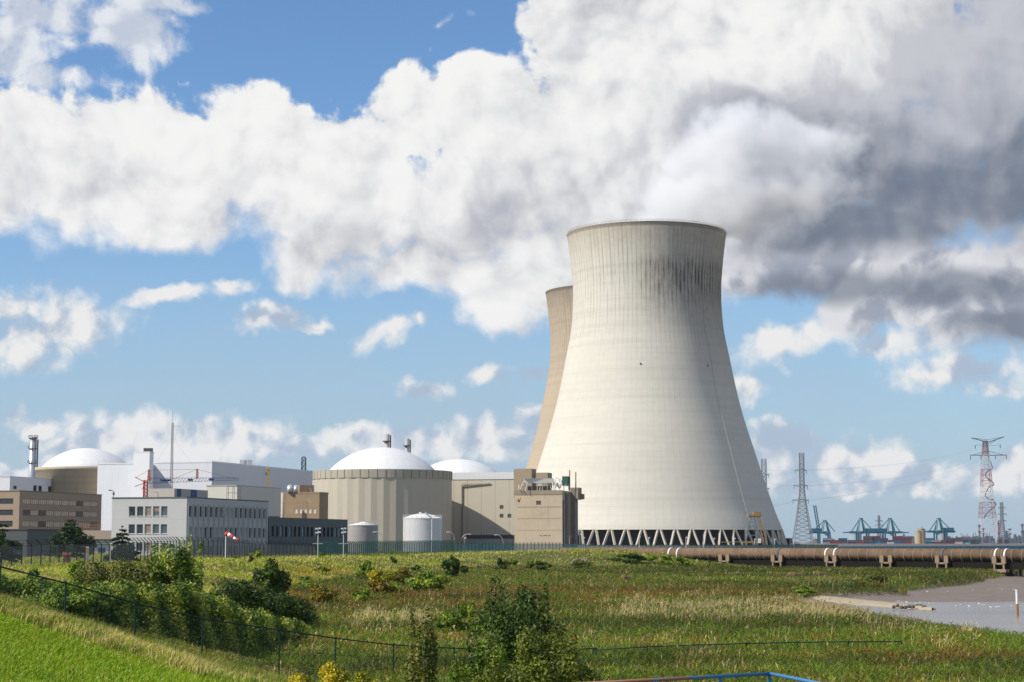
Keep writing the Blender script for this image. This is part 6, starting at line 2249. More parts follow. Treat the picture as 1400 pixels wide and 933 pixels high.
def build_grass():
    vm = veg_mat('grass_leaf', 0.30)
    # ---- mown dyke lawn, bright green
    n = 200000
    y = 16 + 50 * rng.random(n) ** 0.9
    px = -120 + 640 * rng.random(n)
    x = (px - 700) / 2505 * y
    # part of the lawn out of view keeps a thin cover so the ground looks alike from the side
    ql = q_line(x, y) + (fbm(x, y, 3, 3) - 0.5) * 2.4
    k = (ql < -0.2) & (-2.23 - 0.193 * x > -2.6)
    x, y, ql = x[k], y[k], ql[k]
    m = len(x)
    nz = fbm(x, y, 1.6, 3); nz2 = fbm(x, y, 6, 3)
    W = {'lawn': np.ones(m) * 1.0, 'lime': 0.9 + 1.0 * (nz > 0.5), 'green': 0.05 + 0.25 * (nz < 0.36), 'straw': 0.04 + 0.55 * sstep(ql, -2.6, -0.2), 'tan': 0.45 * sstep(ql, -1.6, -0.2)}
    _, c = choose(W, m)
    c = c * (0.8 + 0.45 * nz2[:, None])
    h = (0.10 + 0.10 * rng.random(m)) * (1 + 1.2 * sstep(ql, -1.6, 0))
    blades('lawn_grass', x, y, h, np.full(m, 0.020) * (0.6 + y / 60), c, vm, tipcol=c * 1.15, lean=0.5, wind=(0.42, 0.1))
    o = col.objects['lawn_grass']
    tag(o, 'bright green mown grass on the dyke slope at the lower left', 'grass')
    # ---- tall dry grass along the lawn edge, down to the fence and round the bushes
    n = 210000
    y = 40 + 62 * rng.random(n)
    px = -160 + 820 * rng.random(n)
    x = (px - 700) / 2505 * y
    ql = q_line(x, y)
    k = (ql > -1.4 + (fbm(x, y, 2.5, 2) - 0.5) * 2) & (ql < 26) & (H(x, y) > -2.96)
    x, y, ql = x[k], y[k], ql[k]
    m = len(x)
    nz = fbm(x, y, 3.5, 3)
    edge = gb(ql, 0.7, 1.7)
    ppx, ppy = proj(x, y, H(x, y))
    W = {'straw': 0.12 + 2.3 * edge * (nz > 0.36) + 0.3 * (nz > 0.58), 'tan': 0.12 + 1.0 * edge, 'green': 0.5 + 0.6 * (nz < 0.5), 'olive': 0.5 + 0.8 * (nz > 0.5), 'dark': 0.4 * (ql > 3), 'lime': 0.2 + 0.3 * (ppx > 330), 'bluegreen': 0.3 * (ql > 2),
         'yellow': 1.6 * gb(ppx, 450, 60) * gb(ppy, 925, 14)}
    _, c = choose(W, m, (x, y), 0.5)
    h = (0.18 + 0.27 * rng.random(m)) * (1 + 0.5 * (nz > .5) * (ql > 2))
    tc = c * 1.1
    blades('rough_grass', x, y, h, np.full(m, 0.028), c, vm, tipcol=tc, lean=0.45, wind=(0.38, 0.1))
    tag(col.objects['rough_grass'], 'tall dry straw-coloured grass between the lawn and the field fence', 'grass')
    # ---- marsh reeds
    n = 800000
    t = rng.random(n)
    y = 66 * (440 / 66) ** (t ** 1.05)
    px = 300 + 1300 * rng.random(n)
    x = (px - 700) / 2505 * y
    zz = H(x, y)
    sx = x - shore(y)
    k = (zz < -2.25) & (sx < np.where(y > 195, 2.6, 1.4) + 1.2 * (fbm(x, y, 8, 2) - 0.5)) & (q_line(x, y) > 10) & (zz > -4.15)
    x, y, zz, sx = x[k], y[k], zz[k], sx[k]
    m = len(x)
    px, py = proj(x, y, zz + 0.9)
    nz = fbm(x / 2.6, y / 1.6, 7, 4); nz2 = fbm(x / 3 + 50, y, 14, 3); nz3 = fbm(x + 90, y / 1.5, 2.2, 3)
    tanband = gb(py, 829 + (px - 1000) * 0.008, 9) * sstep(px, 800, 880) * (1 - sstep(px, 1280, 1420)) + 0.8 * gb(py, 842, 9) * gb(px, 540, 40) + 0.5 * gb(px, 1150, 60) * gb(py, 824, 7) \
        + 0.45 * gb(py, 925, 14) * sstep(px, 1180, 1300) * (nz3 > 0.52) + 0.3 * (sx > -3) * (y < 175) * (nz3 > 0.5)
    rust = gb(py, 806, 7) * (1 - 0.75 * sstep(px, 1080, 1180)) * 1.5 + 1.0 * gb(py, 882 + (1400 - px) * 0.02, 8) * sstep(px, 1040, 1200) + 0.7 * gb(py, 818, 9) * (px < 850) + 0.35 * gb(py, 862, 5) * (nz > 0.5) + 0.5 * gb(py, 905, 10) * gb(px, 1250, 90)
    W = {'green': 0.9 + 1.3 * sstep(py, 836, 856) + 0.7 * gb(py, 795, 5) + 1.0 * (nz > 0.55), 'lime': 0.12 + 0.7 * sstep(py, 850, 900) * (nz > 0.5), 'olive': 0.9 + 0.9 * gb(py, 785, 9) + 0.7 * (nz2 < 0.5), 'dark': 0.45 + 1.3 * (nz < 0.45) + 1.4 * gb(py, 781, 4) * (nz2 > 0.45),
         'rust': 0.22 + 3.2 * rust + 0.35 * (nz2 > 0.55), 'tan': 0.05 + 2.6 * tanband * (nz3 > 0.40) + 0.16 * (nz3 > 0.62), 'bluegreen': 0.15 + 0.9 * gb(px, 1120, 60) * gb(py, 803, 8) + 0.3 * (nz3 < 0.4), 'grey': 0.08 + 1.2 * gb(px, 1130, 60) * gb(py, 788, 5),
         'yellow': 1.8 * gb(px, 1145, 26) * gb(py, 809, 5)}
    idx, c = choose(W, m, (x, y))
    c = c * (0.38 + 1.3 * nz[:, None])
    hh = np.interp(y, [60, 100, 150, 250, 420], [0.45, 0.60, 0.85, 0.75, 0.42]) * (0.6 + 0.6 * rng.random(m)) * (0.85 + 0.5 * nz2)
    hh = hh * (1 - 0.3 * sstep(zz, -2.9, -2.3))
    ww = 0.016 + 0.00024 * y
    tip = c * 1.05
    rp = rng.random(m) < 0.33                         # some carry brown flower plumes
    tip[rp] = np.array([0.13, 0.085, 0.05]) * (0.7 + 0.6 * rng.random((rp.sum(), 1)))
    isTan = idx == KEYS.index('tan')
    hh = np.where(isTan, hh * 1.4, hh)
    tip[isTan] = c[isTan] * 1.1
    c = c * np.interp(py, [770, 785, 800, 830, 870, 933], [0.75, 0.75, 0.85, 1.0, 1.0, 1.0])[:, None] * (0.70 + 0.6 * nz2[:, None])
    # half of them are upright stalks with plumes, the other half arching leaves part way up
    lf = rng.random(m) < 0.55
    az0 = np.where(lf, hh * (0.15 + 0.75 * rng.random(m)), 0.0)
    hb = np.where(lf, 0.08 + 0.13 * rng.random(m) + 0.0006 * y, hh)
    wb = np.where(lf, ww * 1.25, ww * 0.85)
    tip[lf] = c[lf] * 1.1
    ln = np.where(lf, 2.1, 0.2)
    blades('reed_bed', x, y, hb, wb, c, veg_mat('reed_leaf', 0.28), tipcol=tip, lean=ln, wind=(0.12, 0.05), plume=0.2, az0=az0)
    tag(col.objects['reed_bed'], 'wide reed marsh in bands of green, rust brown and pale tan', 'reeds')
    # ---- grass of the plant bank
    n = 420000
    t = rng.random(n)
    y = 78 * (560 / 78) ** t
    px = -120 + 1180 * rng.random(n)
    x = (px - 700) / 2505 * y
    zz = H(x, y)
    k = (zz > -2.75) & (q_line(x, y) > 14) & (zz < 1.3)
    # behind the security fence only a thin strip stays green
    d = poly_sd(x, y, PLAT)
    k &= ~((d <= 0) & (rng.random(n) < 0.55))
    x, y, zz = x[k], y[k], zz[k]
    m = len(x)
    px, py = proj(x, y, zz + 0.3)
    nz = fbm(x / 1.7, y / 1.3, 9, 4); nz3 = fbm(x + 30, y / 2, 3.5, 3)
    crest = sstep(zz, -0.9, 0.3)
    W = {'lime': 0.6 + 2.2 * crest + 0.9 * (nz > 0.5), 'straw': 0.5 + 2.0 * crest * (nz3 > 0.40) + 0.9 * gb(py, 762, 4), 'green': 0.45 + 0.4 * (nz < 0.5), 'olive': 0.45 + 0.7 * (nz3 < 0.5), 'dark': 0.18 + 0.7 * (1 - crest) * (nz < 0.40),
         'orange': 2.8 * gb(px, 425, 45) * gb(py, 779, 9) * (nz3 > 0.36) + 0.9 * gb(px, 395, 30) * gb(py, 800, 12), 'yellow': 0.16 + 1.2 * gb(px, 540, 50) * gb(py, 790, 14) * (nz3 > 0.5) + 0.5 * gb(px, 460, 50) * gb(py, 800, 14), 'rust': 0.10 + 0.9 * gb(px, 430, 60) * gb(py, 812, 12) + 0.35 * (nz3 > 0.6) * (1 - crest), 'tan': 0.25 + 0.9 * gb(px, 130, 80) * gb(py, 782, 8)}
    _, c = choose(W, m, (x, y), 1.5)
    c = c * (0.75 + 0.75 * nz[:, None])
    hh = (0.16 + 0.34 * rng.random(m)) * np.interp(y, [80, 200, 500], [0.9, 1.0, 1.2])
    blades('bank_grass', x, y, hh, 0.018 + 0.00030 * y, c, vm, tipcol=c * 1.15, lean=0.5, wind=(0.4, 0.1))
    tag(col.objects['bank_grass'], 'yellow-green and straw grass with rusty patches covering the plant bank', 'grass')
    # grass strip between the pipe and the tower fence, and on the causeway
    n = 26000
    y = 380 + 260 * rng.random(n); px = 780 + 700 * rng.random(n); x = (px - 700) / 2505 * y
    k = (H(x, y) > -3.6) & (x < shore(y) + 1) & (y > 405 + 0.15 * x)
    x, y = x[k], y[k]; m = len(x)
    _, c = choose({'green': np.ones(m), 'lime': np.ones(m) * .7, 'straw': np.ones(m) * .4, 'olive': np.ones(m)}, m)
    blades('verge_grass', x, y, 0.3 + 0.5 * rng.random(m), np.full(m, 0.22), c, vm)
    tag(col.objects['verge_grass'], 'green verge grass behind the water pipe', 'grass')


build_grass()


# ------------------------------------------------------------------ shrubs and trees
def leaves(blobs, n, size, colrs, up=0.35, flat=0.0, shell=0.55, clump=0.0):
    """leaf faces spread through ellipsoid blobs (cx, cy, cz, rx, ry, rz); returns verts, faces, sizes, cols"""
    B = np.array(blobs, float)
    vol = (B[:, 3] * B[:, 4] + B[:, 4] * B[:, 5] + B[:, 3] * B[:, 5])
    pick = rng.choice(len(B), n, p=vol / vol.sum())
    d = rng.normal(size=(n, 3)); d /= np.linalg.norm(d, axis=1, keepdims=True)
    r = shell + (1 - shell) * rng.random(n) ** 0.6
    r = r * (0.86 + 0.3 * rng.random(n))
    c = B[pick, :3] + d * B[pick, 3:6] * r[:, None]
    nrm = d * 0.8 + rng.normal(size=(n, 3)) * 0.65 + np.array([0, 0, up])
    nrm /= np.linalg.norm(nrm, axis=1, keepdims=True)
    t1 = np.cross(nrm, rng.normal(size=(n, 3))); t1 /= np.linalg.norm(t1, axis=1, keepdims=True) + 1e-9
    t2 = np.cross(nrm, t1)
    s = size * (0.6 + 0.8 * rng.random(n))[:, None]
    V = np.stack([c - t1 * s * .62, c + t2 * s * .34, c + t1 * s * .62, c - t2 * s * .34], 1).reshape(-1, 3)
    F_ = np.arange(n * 4)
    pal = np.array(colrs)
    # kinds keep together a little so that light and dark sprays appear
    ph = np.sin(c[:, 0] * 2.1 / max(size, .1) * .25 + c[:, 2] * 1.7 + c[:, 1] * 1.3) * 0.5 + 0.5
    w = np.clip(ph * len(pal) * 0.6 + rng.random(n) * len(pal) * 0.5, 0, len(pal) - 1e-3).astype(int)
    C = pal[w] * (0.7 + 0.6 * rng.random((n, 1)))
    C = np.repeat(C, 4, axis=0)
    return V, F_, np.full(n, 4), C


def crown_blobs(cx, cy, z0, z1, rx, ry, n, seed, taper=0.6, up_bias=0.0):
    q = random.Random(seed)
    out = []
    hgt = z1 - z0
    for i in range(n):
        f = (i + 0.5) / n
        zc = z0 + hgt * (0.12 + 0.80 * f)
        wr = math.sin(math.pi * min(0.98, max(0.10, (f * 0.8 + 0.16)))) ** taper
        a = q.uniform(0, 6.283); rr = (0.25 + 0.62 * math.sqrt(q.random())) * wr
        s = q.uniform(0.28, 0.44)
        out.append((cx + math.cos(a) * rr * rx, cy + math.sin(a) * rr * ry, zc, rx * s * (0.55 + wr * .6), ry * s * (0.55 + wr * .6), hgt * q.uniform(0.14, 0.22)))
    return out


GREENS = {
    'dark': [(0.028, 0.058, 0.007), (0.044, 0.086, 0.009), (0.071, 0.120, 0.013)],
    'mid': [(0.068, 0.127, 0.010), (0.126, 0.202, 0.014), (0.195, 0.264, 0.021)],
    'hedge': [(0.068, 0.127, 0.014), (0.160, 0.230, 0.024), (0.389, 0.438, 0.068)],
    'light': [(0.095, 0.162, 0.010), (0.173, 0.248, 0.017), (0.268, 0.325, 0.031)],
    'yellow': [(0.158, 0.179, 0.010), (0.347, 0.307, 0.013), (0.567, 0.443, 0.017)],
    'orange': [(0.074, 0.105, 0.010), (0.179, 0.143, 0.014), (0.315, 0.176, 0.015), (0.105, 0.132, 0.013)],
    'olive': [(0.056, 0.077, 0.010), (0.103, 0.120, 0.015), (0.158, 0.162, 0.026)],
    'bush': [(0.060, 0.085, 0.009), (0.105, 0.135, 0.011), (0.160, 0.185, 0.018)],
    'conifer': [(0.016, 0.037, 0.010), (0.028, 0.062, 0.015), (0.050, 0.089, 0.023)],
}


def shrub(label, px, py_top, w_px, Y, hue, n, leaf, name='shrub', cat='shrub', group='shrubs on the bank', nb=9, ztop=None, depth=1.0, upright=0, seed=None, zb=None):
    seed = seed or int(px * 7 + py_top)
    q = random.Random(seed)
    c = G(px, py_top, Y)
    zt = zpy(py_top, Y)
    rx = w_px / 2 * Y / 2505 * 1.08
    z0 = c.z if zb is None else zb
    t = thing(name, label, cat, (c.x, Y, z0), group)
    bl = crown_blobs(c.x, Y, z0, zt, rx, rx * depth, nb, seed)
    if upright:
        for k in range(upright):
            x = c.x + q.uniform(-0.75, 0.75) * rx; yy = Y + q.uniform(-.5, .5) * rx
            hh = (zt - z0) * q.uniform(0.75, 1.12)
            bl.append((x, yy, z0 + hh * .72, 0.13 * rx * q.uniform(.6, 1.2), 0.13 * rx, hh * 0.30))
    V, F_, S, C = leaves(bl, n, leaf, GREENS[hue])
    np_mesh('foliage', V, F_, S, veg_mat('shrub_leaf', 0.14, 0.55), cols=C, parent=t)
    mb = MB()
    for k in range(min(10, max(4, nb // 2))):
        b = bl[k * len(bl) // 10 if len(bl) >= 10 else k % len(bl)]
        x0 = c.x + (b[0] - c.x) * .25; y0 = Y + (b[1] - Y) * .25
        mb.tube([(x0, y0, z0 - .2), ((x0 + b[0]) / 2 + q.uniform(-.1, .1) * rx, (y0 + b[1]) / 2, z0 + (b[2] - z0) * .55), (b[0], b[1], b[2])], [0.035 * rx + .015, 0.022 * rx + .01, 0.008 * rx + .004], 5)
    mb.build('stem', surf('bark', (0.10, 0.075, 0.05), var=0.3, scale=3), t)
    return t


def hedge_row(label, pts, hue, n, leaf, name='hedge', cat='hedge', r=1.0, seed=3):
    """pts: (px, py_top, Y) along the crest of the hedge"""
    q = random.Random(seed)
    P0 = P(*pts[0])
    t = thing(name, label, cat, (P0.x, P0.y, h1(P0.x, P0.y)))
    bl = []
    for i in range(len(pts) - 1):
        a, b = P(*pts[i]), P(*pts[i + 1])
        m = max(2, int((b - a).length / (0.55 * r)))
        for k in range(m):
            c = a.lerp(b, (k + q.random()) / m)
            g = h1(c.x, c.y)
            hh = max(0.7, c.z - g)
            for lev in range(3):
                f = (0.25, 0.55, 0.82)[lev]
                s = q.uniform(0.75, 1.15)
                bl.append((c.x + q.uniform(-.4, .4) * r, c.y + q.uniform(-1.0, 1.0) * r * (1.25 - f), g + hh * f * q.uniform(.9, 1.08), r * .62 * s, r * .68 * s, hh * 0.22 * s))
    V, F_, S, C = leaves(bl, n, leaf, GREENS[hue])
    np_mesh('foliage', V, F_, S, veg_mat('shrub_leaf', 0.14, 0.55), cols=C * 0.78, parent=t)
    mb = MB()
    for b in bl[::9]:
        g = h1(b[0], b[1])
        mb.tube([(b[0], b[1], g - .2), (b[0] + .1, b[1], (g + b[2]) / 2), (b[0], b[1], b[2])], [.04, .03, .012], 5)
    mb.build('stem', surf('bark', (0.10, 0.075, 0.05), var=0.3, scale=3), t)
    return t


def conifer(label, px, py_top, w_px, Y, n_tier, droop, seed, trunk_lean=0.0, flat=False, base_py=None):
    q = random.Random(seed)
    c = G(px, 760, Y)
    zt = zpy(py_top, Y); z0 = c.z
    Rr = w_px / 2 * Y / 2505
    hgt = zt - z0
    t = thing('conifer', label, 'conifer', (c.x, Y, z0), 'conifers behind the fence')
    MB().tube([(c.x, Y, z0 - .3), (c.x + trunk_lean * .5, Y, z0 + hgt * .5), (c.x + trunk_lean, Y, zt - .1)], [0.028 * hgt, 0.018 * hgt, 0.01], 8).build('trunk', surf('conifer_bark', (0.085, 0.06, 0.045), var=0.3, scale=2), t)
    br = MB(); bl = []
    for k in range(n_tier):
        f = k / (n_tier - 1)
        z = z0 + hgt * (0.16 + 0.82 * f)
        if flat:
            L_ = Rr * (0.55 + 0.5 * math.sin(math.pi * min(1, f * 0.75 + .25))) * q.uniform(.75, 1.1) * (1 if f < .85 else .5)
        else:
            L_ = Rr * (1 - f) ** 0.85 * q.uniform(0.85, 1.15) + 0.12
        nb = 7 if not flat else 6
        for j in range(nb):
            a = q.uniform(0, 6.283)
            LL = L_ * q.uniform(0.7, 1.1)
            e = Vector((c.x + math.cos(a) * LL, Y + math.sin(a) * LL, z - droop * LL + q.uniform(-.1, .2)))
            s = Vector((c.x + trunk_lean * f, Y, z))
            m_ = s.lerp(e, .55) + Vector((0, 0, 0.12 * LL))
            br.tube([s, m_, e], [0.05 * (1.2 - f), 0.03, 0.012], 4)
            for u in (0.35, 0.6, 0.85, 1.0):
                p_ = s.lerp(m_, u / .55) if u < .55 else m_.lerp(e, (u - .55) / .45)
                w_ = LL * 0.26 * (1.15 - u * .45)
                bl.append((p_.x + q.uniform(-.1, .1), p_.y, p_.z - w_ * q.uniform(0, .35), w_ * q.uniform(.7, 1.2), w_, w_ * q.uniform(0.3, 0.6) + .05))
    br.build('branch', MATS['conifer_bark'], t)
    V, F_, S, C = leaves(bl, 12000 if Rr > 2 else 6000, 0.20, GREENS['conifer'], up=0.5, shell=0.2)
    np_mesh('foliage', V, F_, S, veg_mat('needle', 0.1, 0.6), cols=C, parent=t)
    return t


def build_shrubs():
    # the two foreground trees and the sapling
    shrub('dark green leafy young tree rising in the centre foreground', 700, 806, 130, 63, 'dark', 15000, 0.105, name='young_tree', cat='tree', group='foreground saplings', nb=20, upright=7, seed=5)
    shrub('lighter olive green bush filling the bottom edge, right of the dark tree', 722, 868, 160, 54, 'bush', 17000, 0.085, name='young_tree', cat='tree', group='foreground saplings', nb=18, upright=8, seed=11)
    shrub('low leafy olive bush left of the dark centre tree', 655, 876, 84, 57, 'mid', 7500, 0.085, name='young_tree', cat='tree', group='foreground saplings', nb=9, upright=4, seed=12)
    shrub('thin twiggy sapling with sparse browning leaves at the bottom centre', 586, 838, 58, 52, 'olive', 2600, 0.085, name='sapling', cat='sapling', group='foreground saplings', nb=5, upright=7, seed=9)
    # hedge rows on the left
    hedge_row('long low hedge with pale shining leaves behind the field fence', [(100, 803, 76), (150, 797, 80), (215, 797, 84), (262, 804, 88), (300, 822, 92), (350, 838, 97), (402, 852, 104)], 'hedge', 42000, 0.125, r=1.2)
    hedge_row('dark dense thicket running down the bank behind the pale hedge', [(250, 788, 108), (300, 792, 110), (340, 800, 114), (385, 815, 120), (408, 832, 126)], 'dark', 30000, 0.14, name='thicket', cat='thicket', r=1.7, seed=8)
    hedge_row('dull olive scrub in front of the wire fence on the left', [(118, 778, 118), (160, 768, 116), (205, 772, 112), (262, 776, 112)], 'olive', 22000, 0.14, name='scrub', cat='scrub', r=1.5, seed=15)
    hedge_row('green thicket filling the hollow behind the field fence at the far left', [(-30, 786, 82), (20, 790, 84), (70, 797, 82), (120, 800, 80), (160, 812, 79)], 'mid', 22000, 0.12, name='thicket', cat='thicket', r=1.3, seed=28)
    S = lambda *a, **k: shrub(*a, **k)
    S('tall upright shrub with many leafy shoots in front of the grey office', 236, 747, 96, 112, 'hedge', 8000, 0.17, nb=10, upright=12)
    S('dark green bush hugging the field fence post at the left', 84, 799, 96, 72, 'mid', 12000, 0.11, nb=15)
    S('dark bush at the far left edge below the wire fence', 10, 790, 70, 92, 'mid', 6000, 0.13, nb=9)
    S('small leafy bush at the far left beside the sloping rail', 52, 779, 44, 104, 'dark', 3500, 0.13, nb=7)
    S('bright green round bush below the cedar', 113, 767, 38, 150, 'light', 3500, 0.16, nb=7)
    S('dark bush at the right end of the thicket on the bank', 366, 768, 52, 160, 'dark', 5000, 0.2, nb=9)
    S('tiny dark bush on the crest right of the windsock', 344, 760, 10, 280, 'dark', 500, 0.2, nb=4)
    S('round dark green bush in the middle of the bank', 622, 763, 32, 280, 'dark', 3500, 0.3, nb=9)
    S('broad pale green bush lower on the bank, left of the round dark one', 589, 783, 56, 205, 'light', 4500, 0.24, nb=10)
    S('small dark bush under the rusty culvert wall', 682, 764, 20, 350, 'dark', 1500, 0.34, nb=6)
    S('small dark bush left of the grey path', 742, 768, 24, 365, 'dark', 1500, 0.34, nb=6)
    S('low olive bush just left of the small dark one by the path', 722, 770, 24, 370, 'olive', 1200, 0.34, nb=5)
    S('dark rounded bush against the left start of the pipe', 858, 757.5, 46, 405, 'dark', 3500, 0.36, nb=9)
    S('green bush in front of the pipe below the two white clamps', 902, 757, 36, 408, 'light', 1800, 0.36, nb=7)
    S('small lime bush right of the white clamps', 931, 761, 26, 409, 'light', 1200, 0.36, nb=6)
    S('low olive bush on the bank right of the path', 800, 766, 44, 385, 'olive', 1800, 0.36, nb=7)
    S('orange-yellow flowering bush high on the middle of the bank', 553, 776, 46, 235, 'orange', 2600, 0.24, nb=8)
    S('golden bush left of the orange flowering one', 522, 779, 40, 225, 'yellow', 2200, 0.24, nb=8)
    S('dark green shrub above the golden bushes', 500, 768, 34, 270, 'mid', 1800, 0.28, nb=7)
    S('yellow-green bush low in the hollow of the bank', 495, 806, 40, 170, 'light', 2400, 0.2, nb=7)
    S('orange-tinted bush behind the yellow-green one', 518, 795, 36, 190, 'orange', 1600, 0.22, nb=7)
    S('ochre bush at the lower left of the rusty slope', 440, 800, 50, 165, 'orange', 2600, 0.18, nb=8)
    S('dark green low bush right of the golden bushes', 534, 798, 34, 195, 'mid', 1500, 0.22, nb=6)
    S('golden weed clump at the bottom edge left of the sapling', 440, 908, 80, 62, 'yellow', 4500, 0.075, nb=9)
    S('second golden weed clump at the bottom edge, nearer the sapling', 492, 920, 60, 59, 'yellow', 3000, 0.075, nb=7)
    S('dark brown-green thicket at the water end of the reed spit', 1196, 786, 56, 248, 'olive', 3000, 0.30, nb=9, zb=-3.4)
    S('blue-green reed clump left of the sand bar', 1100, 801, 44, 215, 'mid', 2000, 0.24, nb=7, zb=-3.2)
    S('low leafy shrub patch at the left of the dark centre tree, further off', 620, 826, 60, 112, 'mid', 3000, 0.13, nb=8)
    S('yellow-green weeds between the low shrub patch and the centre tree', 648, 826, 34, 108, 'light', 1400, 0.12, nb=5)
    conifer('broad dark cedar with level drooping boughs behind the left fence', 95, 711, 58, 262, 10, 0.10, 4, flat=True)
    conifer('small spruce with bare lower trunk beside the grey office', 166, 719, 44, 250, 9, 0.28, 6)
    conifer('dark pine cut by the left edge of the view', 2, 718, 50, 225, 9, 0.15, 8, flat=True)


build_shrubs()


def build_weeds():
    q = random.Random(77)
    for i in range(34):
        px = q.uniform(330, 760); Y = q.uniform(150, 400)
        x = P(px, 780, Y).x
        z = h1(x, Y)
        if z < -2.6:
            continue
        hue = q.choice(['dark', 'mid', 'olive', 'orange', 'yellow', 'light', 'olive', 'mid'])
        hh = q.uniform(0.7, 1.5)
        pyt = proj(x, Y, z + hh)[1]
        shrub('small %s weed clump among the bank grass' % {'dark': 'dark', 'mid': 'green', 'olive': 'olive', 'orange': 'rusty', 'yellow': 'golden', 'light': 'lime'}[hue], px, pyt, q.uniform(1.6, 3.4) * 2505 / Y, Y, hue, 500, 0.2 * Y / 250 + .04,
              name='weed_clump', cat='weeds', group='%s weed clumps on the bank' % hue, nb=5, seed=100 + i)


build_weeds()


def build_small():
    # gravel path on the bank
    m = surf('path_gravel', (0.20, 0.17, 0.16), var=0.15, scale=1.0)
    pts = [P(765, 790, 352), P(775, 780, 366), P(785, 772, 385), P(793, 767, 405)]
    verts = []; faces = []
    n = 24
    for i in range(n + 1):
        t = i / n * (len(pts) - 1); k = min(int(t), len(pts) - 2)
        c = pts[k].lerp(pts[k + 1], t - k)
        for j in range(5):
            x = c.x + (j / 4 - .5) * 3.0
            verts.append((x, c.y, h1(x, c.y) + 0.12))
    for i in range(n):
        for j in range(4):
            a = i * 5 + j; faces += [a, a + 1, a + 6, a + 5]
    tag(np_mesh('path', np.array(verts), np.array(faces), np.full(len(faces) // 4, 4), m, smooth=True), kind='structure')
    # gulls on the mud flat
    mb = MB()
    prof = [(-0.24, .02), (-0.18, .07), (-.05, .105), (.08, .10), (.16, .06), (.20, .045)]
    for i in range(len(prof) - 1):
        pass
    mb.tube([(-.30, 0, .19), (-.18, 0, .20), (-.04, 0, .21), (.10, 0, .22), (.17, 0, .27), (.20, 0, .31), (.24, 0, .33), (.28, 0, .325)], [.012, .055, .10, .095, .055, .05, .048, .012], 8)
    mb.tube([(.28, 0, .325), (.34, 0, .315)], [.014, .004], 5)
    mb.tube([(0.0, .035, .0), (0.0, .035, .13)], .009, 4); mb.tube([(0.0, -.035, .0), (0.0, -.035, .13)], .009, 4)
    mb.tube([(.06, .085, .24), (-.12, .10, .24), (-.32, .03, .21)], [.03, .035, .006], 5); mb.tube([(.06, -.085, .24), (-.12, -.10, .24), (-.32, -.03, .21)], [.03, .035, .006], 5)
    o = mb.build('gull', surf('gull_white', (0.78, 0.77, 0.75)))
    me = o.data
    bpy.data.objects.remove(o)
    q = random.Random(31)
    spots = [(1228, 823), (1233, 824.5), (1240, 824), (1246, 825.5), (1252, 826), (1270, 826), (1258, 824.5), (1307, 829), (1313, 828), (1330, 808), (1352, 808), (1366, 830.5), (1370, 807), (1339, 826), (1355, 831), (1386, 807), (1296, 810), (1345, 828), (1362, 831), (1268, 810), (1383, 829), (1325, 829.5)]
    for px, py in spots:
        Yg = 7.25 * 2505 / (py - 742) if py > 820 else 7.1 * 2505 / (py - 742)
        x = P(px, py, Yg).x
        z = max(h1(x, Yg), WATER_Z - 0.06, )
        g = bpy.data.objects.new('gull', me); col.objects.link(g)
        g.location = (x, Yg, z)
        g.scale = (0.62, 0.62, 0.62)
        g.rotation_euler = (0, 0, q.uniform(0, 6.28))
        g['label'] = 'small white gull resting on the mud and shallow water at the right'
        g['category'] = 'gull'
        g['group'] = 'gulls on the mud flat'
    # stones along the sand bar
    for i in range(9):
        px = 1222 + i * 5.2
        Yg = 200 + q.uniform(-3, 4)
        c = P(px, 826, Yg)
        mb = MB(); mb.lathe(c.x, c.y, [(0.22, -4.2), (0.26, -4.0), (0.16, -3.86), (0.03, -3.82)], n=7, wob=lambda k: 0.75 + 0.4 * ((k * 37 + i * 11) % 10) / 10)
        o = mb.build('stone', surf('stone_dark', (0.10, 0.085, 0.07), var=0.3), None, origin=(c.x, c.y, -4.2))
        tag(o, 'dark stone lying along the tip of the sand bar', 'stone', 'stones on the sand bar')


build_small()

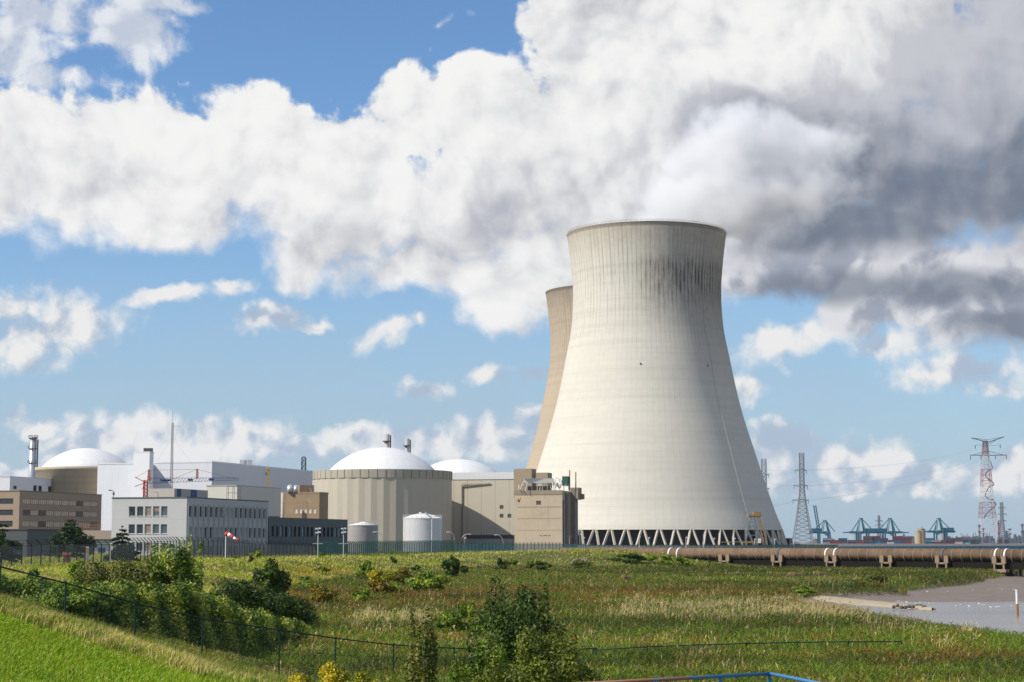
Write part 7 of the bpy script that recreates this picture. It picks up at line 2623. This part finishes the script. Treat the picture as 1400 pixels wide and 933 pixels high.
# ================================================================== steam plume leaving the tower
def build_steam():
    Yc = 960.0
    k = Yc / 2475.0
    m = bpy.data.materials.new('steam_volume')
    m.use_nodes = True
    t = m.node_tree
    for n in list(t.nodes):
        t.nodes.remove(n)
    w = NT(t)
    out = w.new('ShaderNodeOutputMaterial')
    pv = w.new('ShaderNodeVolumePrincipled')
    geo = w.new('ShaderNodeNewGeometry')
    p = geo.outputs['Position']
    wob = w.noise(p, 0.018, 3, 0.55, color=True)
    q = w.vm('ADD', p, w.vm('SCALE', w.vm('SUBTRACT', wob, (0.5, 0.5, 0.5)), scale=36.0))
    q = w.vm('ADD', q, w.vm('SCALE', w.vm('SUBTRACT', w.noise(p, 0.06, 5, 0.65, color=True), (0.5, 0.5, 0.5)), scale=20.0))
    f = None
    #   px, py, radius x, y(depth), z in metres
    blobs = [(850, 322, 26, 30, 7), (895, 316, 30, 34, 10), (940, 306, 34, 34, 15), (985, 296, 32, 32, 20), (930, 278, 26, 26, 18), (990, 255, 36, 34, 28), (1040, 270, 36, 32, 28), (965, 225, 24, 26, 20),
             (1020, 205, 32, 30, 24), (1070, 212, 32, 28, 22), (1080, 262, 30, 26, 24), (1120, 248, 24, 22, 16), (1110, 200, 26, 24, 18), (1010, 315, 22, 24, 12)]
    for (px, py, rx, ry, rz) in blobs:
        c = P(px, py, Yc)
        n = w.new('ShaderNodeVectorMath', operation='MULTIPLY_ADD')
        w.put(n.inputs[0], q)
        n.inputs[1].default_value = (1 / rx, 1 / ry, 1 / rz)
        n.inputs[2].default_value = (-c.x / rx, -c.y / ry, -c.z / rz)
        v = w.m('SUBTRACT', 1.0, w.vm('LENGTH', n.outputs[0]))
        f = v if f is None else w.m('MAXIMUM', f, v)
    er = w.noise(p, 0.045, 6, 0.68)
    f = w.m('ADD', f, w.m('MULTIPLY', w.m('SUBTRACT', er, 0.52), 2.1))
    dens = w.m('MULTIPLY', w.ss(f, 0.0, 0.6), 0.10)
    w.link(dens, pv.inputs['Density'])
    pv.inputs['Color'].default_value = (0.995, 0.995, 0.995, 1)
    pv.inputs['Anisotropy'].default_value = 0.0
    w.link(pv.outputs[0], out.inputs['Volume'])
    # hull: a lumpy closed shape round the plume
    mb = MB()
    pts = [P(840, 330, Yc), P(930, 295, Yc), P(985, 262, Yc), P(1050, 235, Yc), P(1150, 225, Yc), P(1290, 215, Yc)]
    o = None
    mb.tube([tuple(v) for v in pts], [40, 52, 62, 64, 62, 50], 16)
    o = mb.build('steam_plume', m, None, origin=pts[2])
    tag(o, 'white steam plume drifting right from the rim of the pale cooling tower', 'steam')
    scene.cycles.volume_step_rate = 1.0
    scene.cycles.volume_max_steps = 96


build_steam()

# ================================================================== the air between here and the far bank
def build_haze():
    m = bpy.data.materials.new('haze_air')
    m.use_nodes = True
    t = m.node_tree
    for n in list(t.nodes):
        t.nodes.remove(n)
    w = NT(t)
    out = w.new('ShaderNodeOutputMaterial')
    pv = w.new('ShaderNodeVolumePrincipled')
    pv.inputs['Color'].default_value = (0.80, 0.88, 1.0, 1)
    pv.inputs['Density'].default_value = 0.000028
    pv.inputs['Anisotropy'].default_value = 0.3
    w.link(pv.outputs[0], out.inputs['Volume'])
    mb = MB()
    mb.box((0, 3900, 140), (13000, 8500, 304))
    o = mb.build('haze', m, None, origin=(0, 3900, 140))
    tag(o, 'thin bluish summer haze over the marsh and the far harbour', 'haze', kind='stuff')


build_haze()
